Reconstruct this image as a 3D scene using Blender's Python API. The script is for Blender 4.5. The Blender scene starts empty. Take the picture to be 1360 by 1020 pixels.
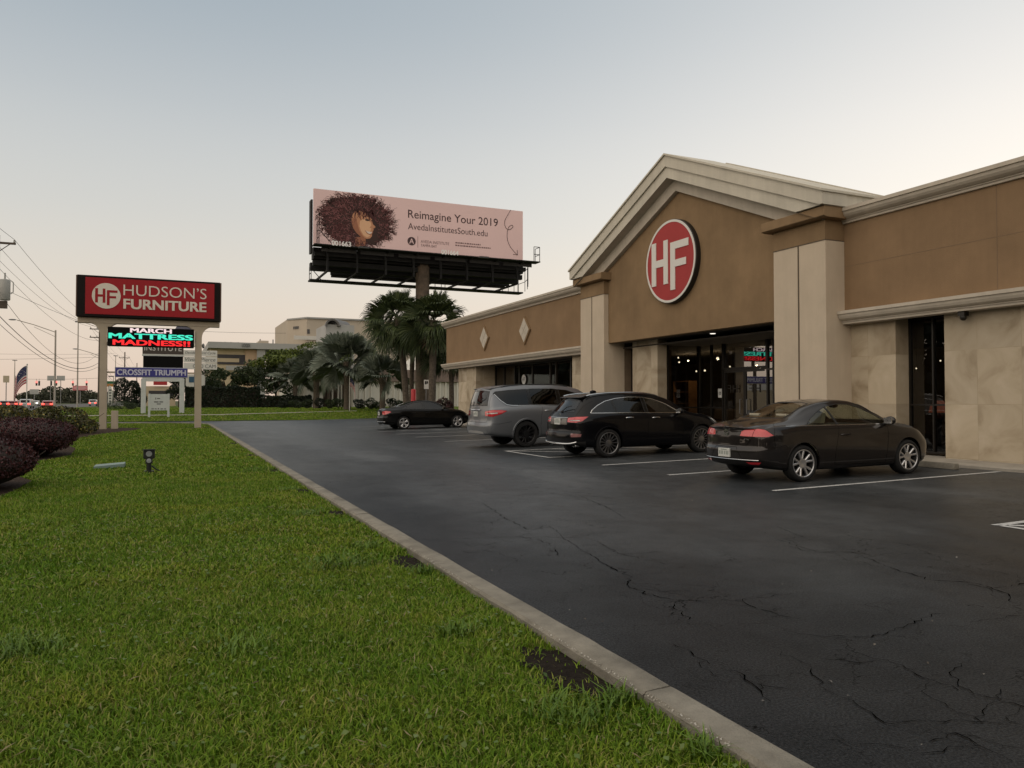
import bpy, bmesh, math, random
import numpy as np
from mathutils import Vector, Matrix
from mathutils.bvhtree import BVHTree
from mathutils import geometry as mgeo
R = math.radians
scene = bpy.context.scene
COL = scene.collection

# ------------------------------------------------------------------ camera, sky, sun, exposure
CAM_H, YAW, PITCH, FPX = 1.45, R(23.952), R(1.2356), 1020.0
cam_data = bpy.data.cameras.new('camera')
cam_data.lens = 27.0
cam_data.sensor_width = 36.0
cam_data.clip_start = 0.05
cam_data.clip_end = 4000
cam = bpy.data.objects.new('camera', cam_data)
COL.objects.link(cam)
cam.location = (0, 0, CAM_H)
cam.rotation_euler = (R(90) + PITCH, 0, -YAW)
scene.camera = cam

SUN_AZ, SUN_EL = R(72), R(2.0)          # azimuth clockwise from +Y: low behind the store
world = bpy.data.worlds.new('World')
scene.world = world
world.use_nodes = True
nt = world.node_tree
bg = nt.nodes['Background']
sky = nt.nodes.new('ShaderNodeTexSky')
sky.sky_type = 'NISHITA'
sky.sun_disc = False
sky.sun_elevation = SUN_EL
sky.sun_rotation = SUN_AZ
sky.air_density = 1.0
sky.dust_density = 1.0
sky.ozone_density = 1.0
# dusk air: the Sky Texture is blended with a pale haze whose colour follows the height above the horizon,
# and with the broad afterglow round the sun's azimuth
def wn(kind, **kw):
    n = nt.nodes.new(kind)
    for k, v in kw.items():
        setattr(n, k, v)
    return n
tc = wn('ShaderNodeTexCoord')
sep = wn('ShaderNodeSeparateXYZ')
nt.links.new(tc.outputs['Generated'], sep.inputs[0])
ramp = wn('ShaderNodeValToRGB')
ramp.color_ramp.interpolation = 'B_SPLINE'
stops = [(0.0, (.74, .57, .46)), (.05, (.79, .645, .53)), (.13, (.775, .70, .605)), (.22, (.665, .665, .635)),
         (.34, (.555, .585, .605)), (.50, (.275, .36, .435)), (.72, (.60, .62, .62)), (1.0, (.80, .78, .74))]  # top stops, above the view, raised as added fill light
els = ramp.color_ramp.elements
while len(els) < len(stops):
    els.new(0.5)
for e, (p, c) in zip(els, stops):
    e.position = p
    e.color = (*c, 1)
nt.links.new(sep.outputs['Z'], ramp.inputs[0])
dot = wn('ShaderNodeVectorMath', operation='DOT_PRODUCT')
nt.links.new(tc.outputs['Generated'], dot.inputs[0])
gd = Vector((math.sin(SUN_AZ), math.cos(SUN_AZ), 0.16)).normalized()
dot.inputs[1].default_value = gd
mx = wn('ShaderNodeMath', operation='MAXIMUM'); mx.inputs[1].default_value = 0.0
nt.links.new(dot.outputs['Value'], mx.inputs[0])
pw = wn('ShaderNodeMath', operation='POWER'); pw.inputs[1].default_value = 4.0
nt.links.new(mx.outputs[0], pw.inputs[0])
glow = wn('ShaderNodeMix', data_type='RGBA', blend_type='ADD')
nt.links.new(pw.outputs[0], glow.inputs['Factor'])
nt.links.new(ramp.outputs[0], glow.inputs['A'])
glow.inputs['B'].default_value = (.44, .37, .30, 1)
# unseen sky opposite the sun strongly brightened, an added warm fill for the store front
dot2 = wn('ShaderNodeVectorMath', operation='DOT_PRODUCT')
nt.links.new(tc.outputs['Generated'], dot2.inputs[0])
dot2.inputs[1].default_value = (-0.92, -0.38, 0.30)
mx2 = wn('ShaderNodeMath', operation='MAXIMUM'); mx2.inputs[1].default_value = 0.0
nt.links.new(dot2.outputs['Value'], mx2.inputs[0])
west_fill = wn('ShaderNodeMix', data_type='RGBA', blend_type='ADD')
nt.links.new(mx2.outputs[0], west_fill.inputs['Factor'])
nt.links.new(glow.outputs['Result'], west_fill.inputs['A'])
west_fill.inputs['B'].default_value = (1.15, .92, .68, 1)
gain = wn('ShaderNodeMix', data_type='RGBA', blend_type='MULTIPLY')
gain.inputs['Factor'].default_value = 1.0
gain.inputs['B'].default_value = (11.2, 11.2, 11.2, 1)
nt.links.new(west_fill.outputs['Result'], gain.inputs['A'])
blend = wn('ShaderNodeMix', data_type='RGBA', blend_type='MIX')
blend.inputs['Factor'].default_value = 0.86
nt.links.new(sky.outputs[0], blend.inputs['A'])
nt.links.new(gain.outputs['Result'], blend.inputs['B'])
nt.links.new(blend.outputs['Result'], bg.inputs['Color'])
bg.inputs['Strength'].default_value = 0.10

sun_data = bpy.data.lights.new('sun', 'SUN')
sun_data.energy = 0.3
sun_data.angle = R(15)
sun_data.color = (1.0, 0.86, 0.7)
sun = bpy.data.objects.new('sun', sun_data)
COL.objects.link(sun)
sun_dir = Vector((math.sin(SUN_AZ) * math.cos(SUN_EL), math.cos(SUN_AZ) * math.cos(SUN_EL), math.sin(SUN_EL)))
sun.rotation_euler = sun_dir.to_track_quat('Z', 'Y').to_euler()
scene.view_settings.view_transform = 'Standard'
scene.view_settings.look = 'None'
scene.view_settings.gamma = 1.0
scene.view_settings.use_curve_mapping = False
scene.view_settings.exposure = 0.0

# ------------------------------------------------------------------ helpers
def tag(o, label=None, cat=None, group=None, kind=None):
    if label: o['label'] = label
    if cat: o['category'] = cat
    if group: o['group'] = group
    if kind: o['kind'] = kind
    return o

def thing(name, label, cat, loc=(0, 0, 0), rz=0.0, group=None):
    o = bpy.data.objects.new(name, None)
    COL.objects.link(o)
    o.location = loc
    o.rotation_euler = (0, 0, rz)
    o.empty_display_size = 0.1
    return tag(o, label, cat, group)

def loc_of(o):
    v = Vector((0, 0, 0))
    while o is not None:
        v += o.location
        o = o.parent
    return v

def link_mesh(name, me, mat=None, parent=None, world=True):
    """mesh given in world coordinates (world=True) or in the parent's own coordinates"""
    if mat is not None and not me.materials:
        me.materials.append(mat)
    o = bpy.data.objects.new(name, me)
    COL.objects.link(o)
    if parent is not None:
        o.parent = parent
        if world:
            me.transform(Matrix.Translation(-loc_of(parent)))
    elif world:
        # give a free-standing mesh an origin at its own base
        n = len(me.vertices)
        if n:
            co = np.empty(n * 3, 'f'); me.vertices.foreach_get('co', co); co = co.reshape(-1, 3)
            c = Vector((float(co[:, 0].min() + co[:, 0].max()) / 2, float(co[:, 1].min() + co[:, 1].max()) / 2, float(co[:, 2].min())))
            me.transform(Matrix.Translation(-c)); o.location = c
    return o

class MB:
    def __init__(s):
        s.v, s.f, s.m = [], [], []
        s.cur = 0
    def face(s, idx):
        s.f.append(tuple(idx)); s.m.append(s.cur)
    def add(s, verts, faces):
        b = len(s.v)
        s.v.extend([tuple(p) for p in verts])
        for f in faces:
            s.face([b + i for i in f])
        return s
    def box(s, x0, x1, y0, y1, z0, z1):
        return s.add([(x0, y0, z0), (x1, y0, z0), (x1, y1, z0), (x0, y1, z0), (x0, y0, z1), (x1, y0, z1), (x1, y1, z1), (x0, y1, z1)],
                     [(0, 3, 2, 1), (4, 5, 6, 7), (0, 1, 5, 4), (1, 2, 6, 5), (2, 3, 7, 6), (3, 0, 4, 7)])
    def quad(s, a, b, c, d):
        return s.add([a, b, c, d], [(0, 1, 2, 3)])
    def prism(s, poly, axis, a0, a1):
        """extrude a 2-D polygon along an axis; the two polygon coordinates are the remaining axes in order"""
        def P(p, a):
            return {'x': (a, p[0], p[1]), 'y': (p[0], a, p[1]), 'z': (p[0], p[1], a)}[axis]
        n = len(poly)
        tris = mgeo.tessellate_polygon([[Vector((p[0], p[1], 0)) for p in poly]])
        vs = [P(p, a0) for p in poly] + [P(p, a1) for p in poly]
        fs = [(i, (i + 1) % n, n + (i + 1) % n, n + i) for i in range(n)]
        fs += [tuple(t) for t in tris] + [tuple(n + i for i in reversed(t)) for t in tris]
        return s.add(vs, fs)
    def sheet(s, poly, axis, a):
        def P(p):
            return {'x': (a, p[0], p[1]), 'y': (p[0], a, p[1]), 'z': (p[0], p[1], a)}[axis]
        tris = mgeo.tessellate_polygon([[Vector((p[0], p[1], 0)) for p in poly]])
        return s.add([P(p) for p in poly], [tuple(t) for t in tris])
    def tube(s, pts, r, n=8, caps=True, r1=None):
        pts = [Vector(p) for p in pts]
        m = len(pts)
        rings = []
        prev = None
        for i, p in enumerate(pts):
            d = (pts[min(i + 1, m - 1)] - pts[max(i - 1, 0)])
            if d.length < 1e-9: d = Vector((0, 0, 1))
            d.normalize()
            if prev is None:
                a = Vector((0, 0, 1)) if abs(d.z) < .9 else Vector((1, 0, 0))
                u = d.cross(a).normalized()
            else:
                u = (prev - d * prev.dot(d))
                u = u.normalized() if u.length > 1e-6 else d.orthogonal().normalized()
            prev = u
            w = d.cross(u)
            rr = r[i] if isinstance(r, (list, tuple)) else (r if r1 is None else r + (r1 - r) * i / max(1, m - 1))
            rings.append([p + (u * math.cos(t) + w * math.sin(t)) * rr for t in [2 * math.pi * k / n for k in range(n)]])
        vs = [q for g in rings for q in g]
        fs = []
        for i in range(m - 1):
            for k in range(n):
                fs.append((i * n + k, i * n + (k + 1) % n, (i + 1) * n + (k + 1) % n, (i + 1) * n + k))
        if caps:
            fs.append(tuple(range(n - 1, -1, -1)))
            fs.append(tuple((m - 1) * n + k for k in range(n)))
        return s.add(vs, fs)
    def lathe(s, prof, center, axis='z', n=32, closed=False):
        """prof: (radius, along-axis) points"""
        c = Vector(center)
        vs = []
        for (r, a) in prof:
            for k in range(n):
                t = 2 * math.pi * k / n
                p = {'z': (r * math.cos(t), r * math.sin(t), a), 'y': (r * math.cos(t), a, r * math.sin(t)), 'x': (a, r * math.cos(t), r * math.sin(t))}[axis]
                vs.append(c + Vector(p))
        fs = []
        m = len(prof)
        for i in range(m - 1 if not closed else m):
            j = (i + 1) % m
            for k in range(n):
                fs.append((i * n + k, i * n + (k + 1) % n, j * n + (k + 1) % n, j * n + k))
        return s.add(vs, fs)
    def ball(s, c, rx, ry, rz, n=12, m=8):
        vs, fs = [], []
        for i in range(m + 1):
            a = math.pi * i / m
            for k in range(n):
                t = 2 * math.pi * k / n
                vs.append((c[0] + rx * math.sin(a) * math.cos(t), c[1] + ry * math.sin(a) * math.sin(t), c[2] + rz * math.cos(a)))
        for i in range(m):
            for k in range(n):
                fs.append((i * n + k, (i + 1) * n + k, (i + 1) * n + (k + 1) % n, i * n + (k + 1) % n))
        return s.add(vs, fs)
    def build(s, name, mat=None, parent=None, world=True, smooth=False, bevel=0.0, mats=None, seg=2):
        me = bpy.data.meshes.new(name)
        me.from_pydata(s.v, [], s.f)
        for mm in (mats or []):
            me.materials.append(mm)
        if mats:
            me.polygons.foreach_set('material_index', s.m)
        bm = bmesh.new(); bm.from_mesh(me)
        bmesh.ops.remove_doubles(bm, verts=bm.verts, dist=1e-5)
        bmesh.ops.recalc_face_normals(bm, faces=bm.faces)
        bm.to_mesh(me); bm.free()
        if smooth:
            me.polygons.foreach_set('use_smooth', [True] * len(me.polygons))
            me.set_sharp_from_angle(angle=R(38))
        o = link_mesh(name, me, mat, parent, world)
        if bevel:
            md = o.modifiers.new('bevel', 'BEVEL'); md.width = bevel; md.segments = seg; md.limit_method = 'ANGLE'
        return o

# ------------------------------------------------------------------ lettering
_font_cache = {}
def text_geo(body, offset=0.0, shear=0.0, space=1.0):
    """outline letters of Blender's own font as (verts, triangles), left at x=0, baseline y=0"""
    key = (body, offset, shear, space)
    if key not in _font_cache:
        cu = bpy.data.curves.new('lettering_curve', 'FONT')
        cu.body = body; cu.size = 1.0; cu.offset = offset; cu.shear = shear; cu.space_character = space
        cu.resolution_u = 4
        o = bpy.data.objects.new('lettering_curve', cu)
        COL.objects.link(o)
        dg = bpy.context.evaluated_depsgraph_get()
        me = bpy.data.meshes.new_from_object(o.evaluated_get(dg))
        vs = [tuple(v.co) for v in me.vertices]
        fs = [tuple(p.vertices) for p in me.polygons]
        bpy.data.objects.remove(o); bpy.data.curves.remove(cu); bpy.data.meshes.remove(me)
        _font_cache[key] = (vs, fs)
    return _font_cache[key]

def put_text(mb, body, frame, x0, x1, y0, y1, depth=0.01, offset=0.0, shear=0.0, space=1.0, fit_y=True):
    """fit lettering into the rectangle x0..x1, y0..y1 of a frame (origin, right, up); extruded by depth along the frame's normal"""
    if offset > .006:      # heavier strokes: the same outline laid down a few times, each shifted by a stroke's gain and a hair higher
        gx = offset * (x1 - x0) / max(1, len(body)) * 1.1; gy = offset * (y1 - y0) * .8
        st = max(.0004, depth * .08)
        for k, (ax, ay) in enumerate(((-1, -.6), (1, -.6), (-1, .6), (1, .6), (0, 0))):
            put_text(mb, body, frame, x0 + gx + ax * gx, x1 - gx + ax * gx, y0 + gy + ay * gy, y1 - gy + ay * gy, depth + k * st, 0.0, shear, space)
        return mb
    vs, fs = text_geo(body, offset, shear, space)
    xs = [v[0] for v in vs]; ys = [v[1] for v in vs]
    sx = (x1 - x0) / (max(xs) - min(xs))
    sy = (y1 - y0) / (max(ys) - min(ys)) if fit_y else sx
    o, r, u = [Vector(q) for q in frame]
    n = r.cross(u).normalized()
    P = [o + r * (x0 + (v[0] - min(xs)) * sx) + u * (y0 + (v[1] - min(ys)) * sy) for v in vs]
    k = len(P)
    if depth <= 0.0015:
        mb.add([p + n * depth for p in P], fs)
        return mb
    edges = {}
    for f in fs:
        for i in range(len(f)):
            e = (f[i], f[(i + 1) % len(f)])
            if (e[1], e[0]) in edges: del edges[(e[1], e[0])]
            else: edges[e] = 1
    mb.add([p + n * depth for p in P] + P, [f for f in fs] + [(a, b, k + b, k + a)[::-1] for (a, b) in edges])
    return mb

# ------------------------------------------------------------------ materials
MAT = {}
def new_mat(name):
    m = bpy.data.materials.new(name)
    m.use_nodes = True
    MAT[name] = m
    return m, m.node_tree, m.node_tree.nodes['Principled BSDF']

def plain(name, col, rough=.6, metal=0.0, spec=.5, coat=0.0, var=0.0, scale=3.0, bump=0.0, bscale=60.0, emit=None, estr=0.0, streak=0.0):
    """Principled with optional low-contrast noise colour variation and bump (object coordinates)"""
    m, t, p = new_mat(name)
    p.inputs['Base Color'].default_value = (*col, 1)
    p.inputs['Roughness'].default_value = rough
    p.inputs['Metallic'].default_value = metal
    p.inputs['Specular IOR Level'].default_value = spec
    p.inputs['Coat Weight'].default_value = coat
    p.inputs['Coat Roughness'].default_value = 0.04
    if emit:
        p.inputs['Emission Color'].default_value = (*emit, 1)
        p.inputs['Emission Strength'].default_value = estr
    L = t.links.new
    if var or bump:
        tc = t.nodes.new('ShaderNodeTexCoord')
    if var:
        n = t.nodes.new('ShaderNodeTexNoise'); n.inputs['Scale'].default_value = scale; n.inputs['Detail'].default_value = 6
        n.inputs['Roughness'].default_value = .62
        L(tc.outputs['Object'], n.inputs['Vector'])
        r = t.nodes.new('ShaderNodeValToRGB')
        r.color_ramp.elements[0].position = .28; r.color_ramp.elements[1].position = .72
        r.color_ramp.elements[0].color = (*[c * (1 - var) for c in col], 1)
        r.color_ramp.elements[1].color = (*[min(1, c * (1 + var)) for c in col], 1)
        L(n.outputs['Fac'], r.inputs[0]); L(r.outputs[0], p.inputs['Base Color'])
        if streak:   # rain streaks: noise drawn out down the wall
            mp = t.nodes.new('ShaderNodeMapping'); mp.inputs['Scale'].default_value = (5.0, 5.0, .35); L(tc.outputs['Object'], mp.inputs['Vector'])
            n3 = t.nodes.new('ShaderNodeTexNoise'); n3.inputs['Scale'].default_value = 1.0; n3.inputs['Detail'].default_value = 8; n3.inputs['Roughness'].default_value = .7; L(mp.outputs[0], n3.inputs['Vector'])
            r3 = t.nodes.new('ShaderNodeValToRGB'); r3.color_ramp.elements[0].position = .32; r3.color_ramp.elements[1].position = .62
            r3.color_ramp.elements[0].color = (1 - streak, 1 - streak, 1 - streak, 1); r3.color_ramp.elements[1].color = (1.03, 1.03, 1.03, 1); L(n3.outputs['Fac'], r3.inputs[0])
            x3 = t.nodes.new('ShaderNodeMix'); x3.data_type = 'RGBA'; x3.blend_type = 'MULTIPLY'; x3.inputs['Factor'].default_value = 1
            L(r.outputs[0], x3.inputs['A']); L(r3.outputs[0], x3.inputs['B']); L(x3.outputs['Result'], p.inputs['Base Color'])
    if bump:
        b = t.nodes.new('ShaderNodeTexNoise'); b.inputs['Scale'].default_value = bscale; b.inputs['Detail'].default_value = 4
        L(tc.outputs['Object'], b.inputs['Vector'])
        bn = t.nodes.new('ShaderNodeBump'); bn.inputs['Strength'].default_value = bump; bn.inputs['Distance'].default_value = 0.02
        L(b.outputs['Fac'], bn.inputs['Height']); L(bn.outputs[0], p.inputs['Normal'])
    return m

def glass_mat(name, tint=(.3, .32, .32), ior=1.5, rough=0.0, boost=1.0):
    """thin pane: see-through by a tint, mirror reflection by Fresnel"""
    m, t, p = new_mat(name)
    t.nodes.remove(p)
    out = t.nodes['Material Output']
    L = t.links.new
    tr = t.nodes.new('ShaderNodeBsdfTransparent'); tr.inputs[0].default_value = (*tint, 1)
    gl = t.nodes.new('ShaderNodeBsdfGlossy'); gl.inputs['Roughness'].default_value = rough
    gl.inputs[0].default_value = (.95, .95, .95, 1)
    # Schlick's Fresnel from both sides of the pane
    ge = t.nodes.new('ShaderNodeNewGeometry'); dt = t.nodes.new('ShaderNodeVectorMath'); dt.operation = 'DOT_PRODUCT'
    L(ge.outputs['Normal'], dt.inputs[0]); L(ge.outputs['Incoming'], dt.inputs[1])
    def mt(op, a, b=None):
        n = t.nodes.new('ShaderNodeMath'); n.operation = op
        for k, q in enumerate((a, b)):
            if q is None: continue
            if isinstance(q, float): n.inputs[k].default_value = q
            else: L(q, n.inputs[k])
        return n.outputs[0]
    f0 = ((ior - 1) / (ior + 1)) ** 2
    sch = mt('ADD', mt('MULTIPLY', mt('POWER', mt('SUBTRACT', 1.0, mt('ABSOLUTE', dt.outputs['Value'])), 5.0), 1 - f0), f0)
    fac = mt('MINIMUM', mt('MULTIPLY', sch, float(boost)), 1.0)
    mx = t.nodes.new('ShaderNodeMixShader')
    L(fac, mx.inputs[0]); L(tr.outputs[0], mx.inputs[1]); L(gl.outputs[0], mx.inputs[2])
    L(mx.outputs[0], out.inputs[0])
    return m

def leaf_mat(name, cols, rough=.55, trans=.0, scale=None):
    """each leaf (mesh island) takes its own tone from a list of colours"""
    m, t, p = new_mat(name)
    g = t.nodes.new('ShaderNodeNewGeometry')
    r = t.nodes.new('ShaderNodeValToRGB')
    e = r.color_ramp.elements
    while len(e) < len(cols): e.new(.5)
    for i, (el, c) in enumerate(zip(e, cols)):
        el.position = i / max(1, len(cols) - 1); el.color = (*c, 1)
    t.links.new(g.outputs['Random Per Island'], r.inputs[0])
    t.links.new(r.outputs[0], p.inputs['Base Color'])
    p.inputs['Roughness'].default_value = rough
    p.inputs['Specular IOR Level'].default_value = .25
    return m

def mesh_np(name, V, F, mat=None, parent=None, world=True):
    """big mesh from numpy arrays; F is (n,3) or (n,4)"""
    me = bpy.data.meshes.new(name)
    n, k = F.shape
    me.vertices.add(len(V)); me.vertices.foreach_set('co', np.ascontiguousarray(V, 'f').ravel())
    me.loops.add(n * k); me.loops.foreach_set('vertex_index', np.ascontiguousarray(F, 'i').ravel())
    me.polygons.add(n)
    me.polygons.foreach_set('loop_start', np.arange(0, n * k, k, dtype='i'))
    me.update(calc_edges=True)
    return link_mesh(name, me, mat, parent, world)

rng = np.random.default_rng(7)
random.seed(7)

# world point of the photograph's direction (x, y in its 1360 x 1020 pixels) at a camera distance d: used once to survey where things stand
_fw = Vector((math.sin(YAW) * math.cos(PITCH), math.cos(YAW) * math.cos(PITCH), math.sin(PITCH)))
_rt = Vector((math.cos(YAW), -math.sin(YAW), 0))
_up = _rt.cross(_fw)
def at(x, y, d):
    return Vector((0, 0, CAM_H)) + (_fw * FPX + _rt * (x - 680) - _up * (y - 510)) * (d / FPX)
def at_y(x, y, Y):
    d = _fw * FPX + _rt * (x - 680) - _up * (y - 510)
    return Vector((0, 0, CAM_H)) + d * (Y / d.y)
CRACKS = [
  [ (4.00, 7.93), (3.77, 7.07), (3.54, 5.99), (3.48, 5.42), (3.27, 5.14), (3.28, 4.80), (3.38, 4.60), (3.77, 4.46), (4.17, 4.50) ],
  [ (3.77, 4.46), (3.75, 4.24), (3.75, 4.02), (3.83, 3.91) ],
  [ (3.38, 4.60), (3.25, 4.52), (3.14, 4.19) ],
  [ (5.79, 6.17), (5.65, 5.55), (5.96, 5.41), (5.67, 4.69), (5.62, 4.31), (5.84, 4.10), (5.74, 3.78), (5.37, 3.46), (5.23, 3.36), (4.79, 3.40) ],
  [ (5.84, 3.93), (6.14, 3.94), (6.43, 3.91) ],
  [ (3.73, 3.51), (3.93, 3.42), (4.28, 3.49), (4.62, 3.60), (4.82, 3.60) ],
  [ (3.67, 3.10), (3.63, 2.91), (3.61, 2.73), (3.64, 2.54), (3.69, 2.36), (3.73, 2.17) ],
  [ (2.75, 3.82), (2.72, 3.49), (2.74, 3.24), (2.70, 3.02), (2.65, 2.90) ],
  [ (4.03, 7.08), (3.89, 6.22), (4.01, 5.69) ],
  [ (6.39, 6.87), (6.15, 6.26), (6.09, 6.04) ],
  [ (4.05, 10.17), (3.77, 8.68), (3.67, 7.78), (4.00, 7.93) ],
  [ (5.74, 10.43), (5.44, 9.10), (5.12, 8.09) ],
  [ (2.95, 2.29), (3.14, 2.30), (3.12, 2.18), (3.10, 2.03) ],
  [ (3.01, 2.91), (2.99, 2.70), (2.96, 2.51), (3.01, 2.40) ],
  [ (3.49, 6.84), (3.32, 6.38) ],
  [ (3.33, 2.35), (3.57, 2.44), (3.81, 2.55) ],
]

# ------------------------------------------------------------------ ground materials
LOT_ORIGIN = ((-11 + 60) / 2, (-40 + 58) / 2)      # the lot's own origin: the middle of its extent
def ground_mats():
    # asphalt: blotchy sealed surface, aggregate speckle, hairline crazing
    m, t, p = new_mat('asphalt'); L = t.links.new
    tc = t.nodes.new('ShaderNodeTexCoord')
    def noise(scale, det, rough=.6, vec=None):
        n = t.nodes.new('ShaderNodeTexNoise'); n.inputs['Scale'].default_value = scale; n.inputs['Detail'].default_value = det
        n.inputs['Roughness'].default_value = rough
        L(vec or tc.outputs['Object'], n.inputs['Vector']); return n
    def ramp(src, stops):
        r = t.nodes.new('ShaderNodeValToRGB'); e = r.color_ramp.elements
        while len(e) < len(stops): e.new(.5)
        for el, (q, c) in zip(e, stops): el.position = q; el.color = (*c, 1)
        L(src, r.inputs[0]); return r
    def mix(bt, f, a, b):
        x = t.nodes.new('ShaderNodeMix'); x.data_type = 'RGBA'; x.blend_type = bt
        if isinstance(f, float): x.inputs['Factor'].default_value = f
        else: L(f, x.inputs['Factor'])
        for s, q in (('A', a), ('B', b)):
            if isinstance(q, tuple): x.inputs[s].default_value = (*q, 1)
            else: L(q, x.inputs[s])
        return x.outputs['Result']
    mp = t.nodes.new('ShaderNodeMapping'); mp.inputs['Scale'].default_value = (1.0, .35, 1)
    L(tc.outputs['Object'], mp.inputs['Vector'])
    big = noise(.35, 5, .6, mp.outputs[0])
    base = ramp(big.outputs['Fac'], [(.3, (.0055, .0064, .0074)), (.55, (.0115, .0130, .0147)), (.78, (.029, .0315, .0345))])
    mid = noise(2.2, 7, .7)
    # the driving lane in front of the stalls is worn paler than the sealed edge beside the kerb; the foreground is painted darker for lens fall-off and grazing sheen
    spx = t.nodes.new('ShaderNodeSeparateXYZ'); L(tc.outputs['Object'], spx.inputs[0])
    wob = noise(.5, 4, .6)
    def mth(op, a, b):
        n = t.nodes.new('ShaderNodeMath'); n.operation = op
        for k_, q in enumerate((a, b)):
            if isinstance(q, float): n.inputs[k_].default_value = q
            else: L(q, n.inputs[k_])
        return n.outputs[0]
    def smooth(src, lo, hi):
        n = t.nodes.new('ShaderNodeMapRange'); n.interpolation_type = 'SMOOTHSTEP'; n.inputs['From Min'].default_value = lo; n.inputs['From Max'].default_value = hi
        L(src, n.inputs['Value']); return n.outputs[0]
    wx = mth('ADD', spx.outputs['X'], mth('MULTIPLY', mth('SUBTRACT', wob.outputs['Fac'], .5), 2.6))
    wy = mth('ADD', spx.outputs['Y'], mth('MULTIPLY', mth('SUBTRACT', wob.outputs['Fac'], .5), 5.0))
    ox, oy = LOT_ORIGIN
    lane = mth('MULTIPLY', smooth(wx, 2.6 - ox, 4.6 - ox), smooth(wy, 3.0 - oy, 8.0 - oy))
    wear_and_falloff = ramp(lane, [(0.0, (.55, .57, .6)), (1.0, (4.3, 4.15, 3.95))])
    lot_base = mix('MULTIPLY', 1.0, base.outputs[0], wear_and_falloff.outputs[0])
    c = mix('MULTIPLY', .6, lot_base, ramp(mid.outputs['Fac'], [(.3, (.55, .55, .55)), (.7, (1.25, 1.25, 1.24))]).outputs[0])
    fine = noise(75, 3, .85)
    c = mix('MULTIPLY', .75, c, ramp(fine.outputs['Fac'], [(.35, (.45, .45, .45)), (.52, (.95, .95, .95)), (.72, (2.1, 2.08, 2.0))]).outputs[0])
    vo = t.nodes.new('ShaderNodeTexVoronoi'); vo.feature = 'DISTANCE_TO_EDGE'; vo.inputs['Scale'].default_value = 1.5
    warp = noise(3.0, 4)
    va = t.nodes.new('ShaderNodeVectorMath'); va.operation = 'ADD'
    vs = t.nodes.new('ShaderNodeVectorMath'); vs.operation = 'SCALE'; vs.inputs['Scale'].default_value = .5
    L(warp.outputs['Color'], vs.inputs[0]); L(tc.outputs['Object'], va.inputs[0]); L(vs.outputs[0], va.inputs[1]); L(va.outputs[0], vo.inputs['Vector'])
    line = ramp(vo.outputs['Distance'], [(0.0, (1, 1, 1)), (.009, (0, 0, 0))])
    where = ramp(noise(.32, 3).outputs['Fac'], [(.40, (0, 0, 0)), (.54, (1, 1, 1))])
    f = mix('MULTIPLY', 1.0, line.outputs[0], where.outputs[0])
    sv = t.nodes.new('ShaderNodeMath'); sv.operation = 'MULTIPLY'; sv.inputs[1].default_value = .95
    L(f, sv.inputs[0])
    c = mix('MIX', sv.outputs[0], c, (.002, .002, .002))
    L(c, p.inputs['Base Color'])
    rr = ramp(big.outputs['Fac'], [(.3, (.34, .34, .34)), (.75, (.50, .50, .50))])
    L(rr.outputs[0], p.inputs['Roughness'])
    # worn stone faces shine, pits and cracks do not
    gl = ramp(fine.outputs['Fac'], [(.34, (.05, .05, .05)), (.50, (.17, .17, .17)), (.68, (.46, .46, .46))])
    blot = ramp(mid.outputs['Fac'], [(.32, (.72, .72, .72)), (.68, (1.2, 1.2, 1.2))])
    inv = t.nodes.new('ShaderNodeMath'); inv.operation = 'SUBTRACT'; inv.inputs[0].default_value = 1.0; L(sv.outputs[0], inv.inputs[1])
    L(mth('MULTIPLY', mth('MULTIPLY', gl.outputs[0], blot.outputs[0]), inv.outputs[0]), p.inputs['Specular IOR Level'])
    p.inputs['Specular Tint'].default_value = (.85, .93, 1.0, 1)
    bn = t.nodes.new('ShaderNodeBump'); bn.inputs['Strength'].default_value = .3; bn.inputs['Distance'].default_value = .012
    hs = mix('ADD', .5, fine.outputs['Color'], mid.outputs['Color'])
    L(hs, bn.inputs['Height']); L(bn.outputs[0], p.inputs['Normal'])

    # soil and thatch under the lawn
    m, t, p = new_mat('turf_soil'); L = t.links.new
    tc = t.nodes.new('ShaderNodeTexCoord')
    n1 = noise_n = t.nodes.new('ShaderNodeTexNoise'); n1.inputs['Scale'].default_value = 1.1; n1.inputs['Detail'].default_value = 6
    n2 = t.nodes.new('ShaderNodeTexNoise'); n2.inputs['Scale'].default_value = 22; n2.inputs['Detail'].default_value = 6; n2.inputs['Roughness'].default_value = .75
    L(tc.outputs['Object'], n1.inputs['Vector']); L(tc.outputs['Object'], n2.inputs['Vector'])
    def rampm(src, stops):
        r = t.nodes.new('ShaderNodeValToRGB'); e = r.color_ramp.elements
        while len(e) < len(stops): e.new(.5)
        for el, (q, c) in zip(e, stops): el.position = q; el.color = (*c, 1)
        L(src, r.inputs[0]); return r
    a = rampm(n1.outputs['Fac'], [(.3, (.05, .08, .006)), (.55, (.08, .115, .008)), (.75, (.11, .13, .012))])
    b = rampm(n2.outputs['Fac'], [(.3, (.45, .45, .45)), (.7, (1.3, 1.3, 1.2))])
    x = t.nodes.new('ShaderNodeMix'); x.data_type = 'RGBA'; x.blend_type = 'MULTIPLY'; x.inputs['Factor'].default_value = .9
    L(a.outputs[0], x.inputs['A']); L(b.outputs[0], x.inputs['B']); L(x.outputs['Result'], p.inputs['Base Color'])
    p.inputs['Roughness'].default_value = .9; p.inputs['Specular IOR Level'].default_value = .1
    bn = t.nodes.new('ShaderNodeBump'); bn.inputs['Strength'].default_value = .8; bn.inputs['Distance'].default_value = .04
    L(n2.outputs['Fac'], bn.inputs['Height']); L(bn.outputs[0], p.inputs['Normal'])
ground_mats()
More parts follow.
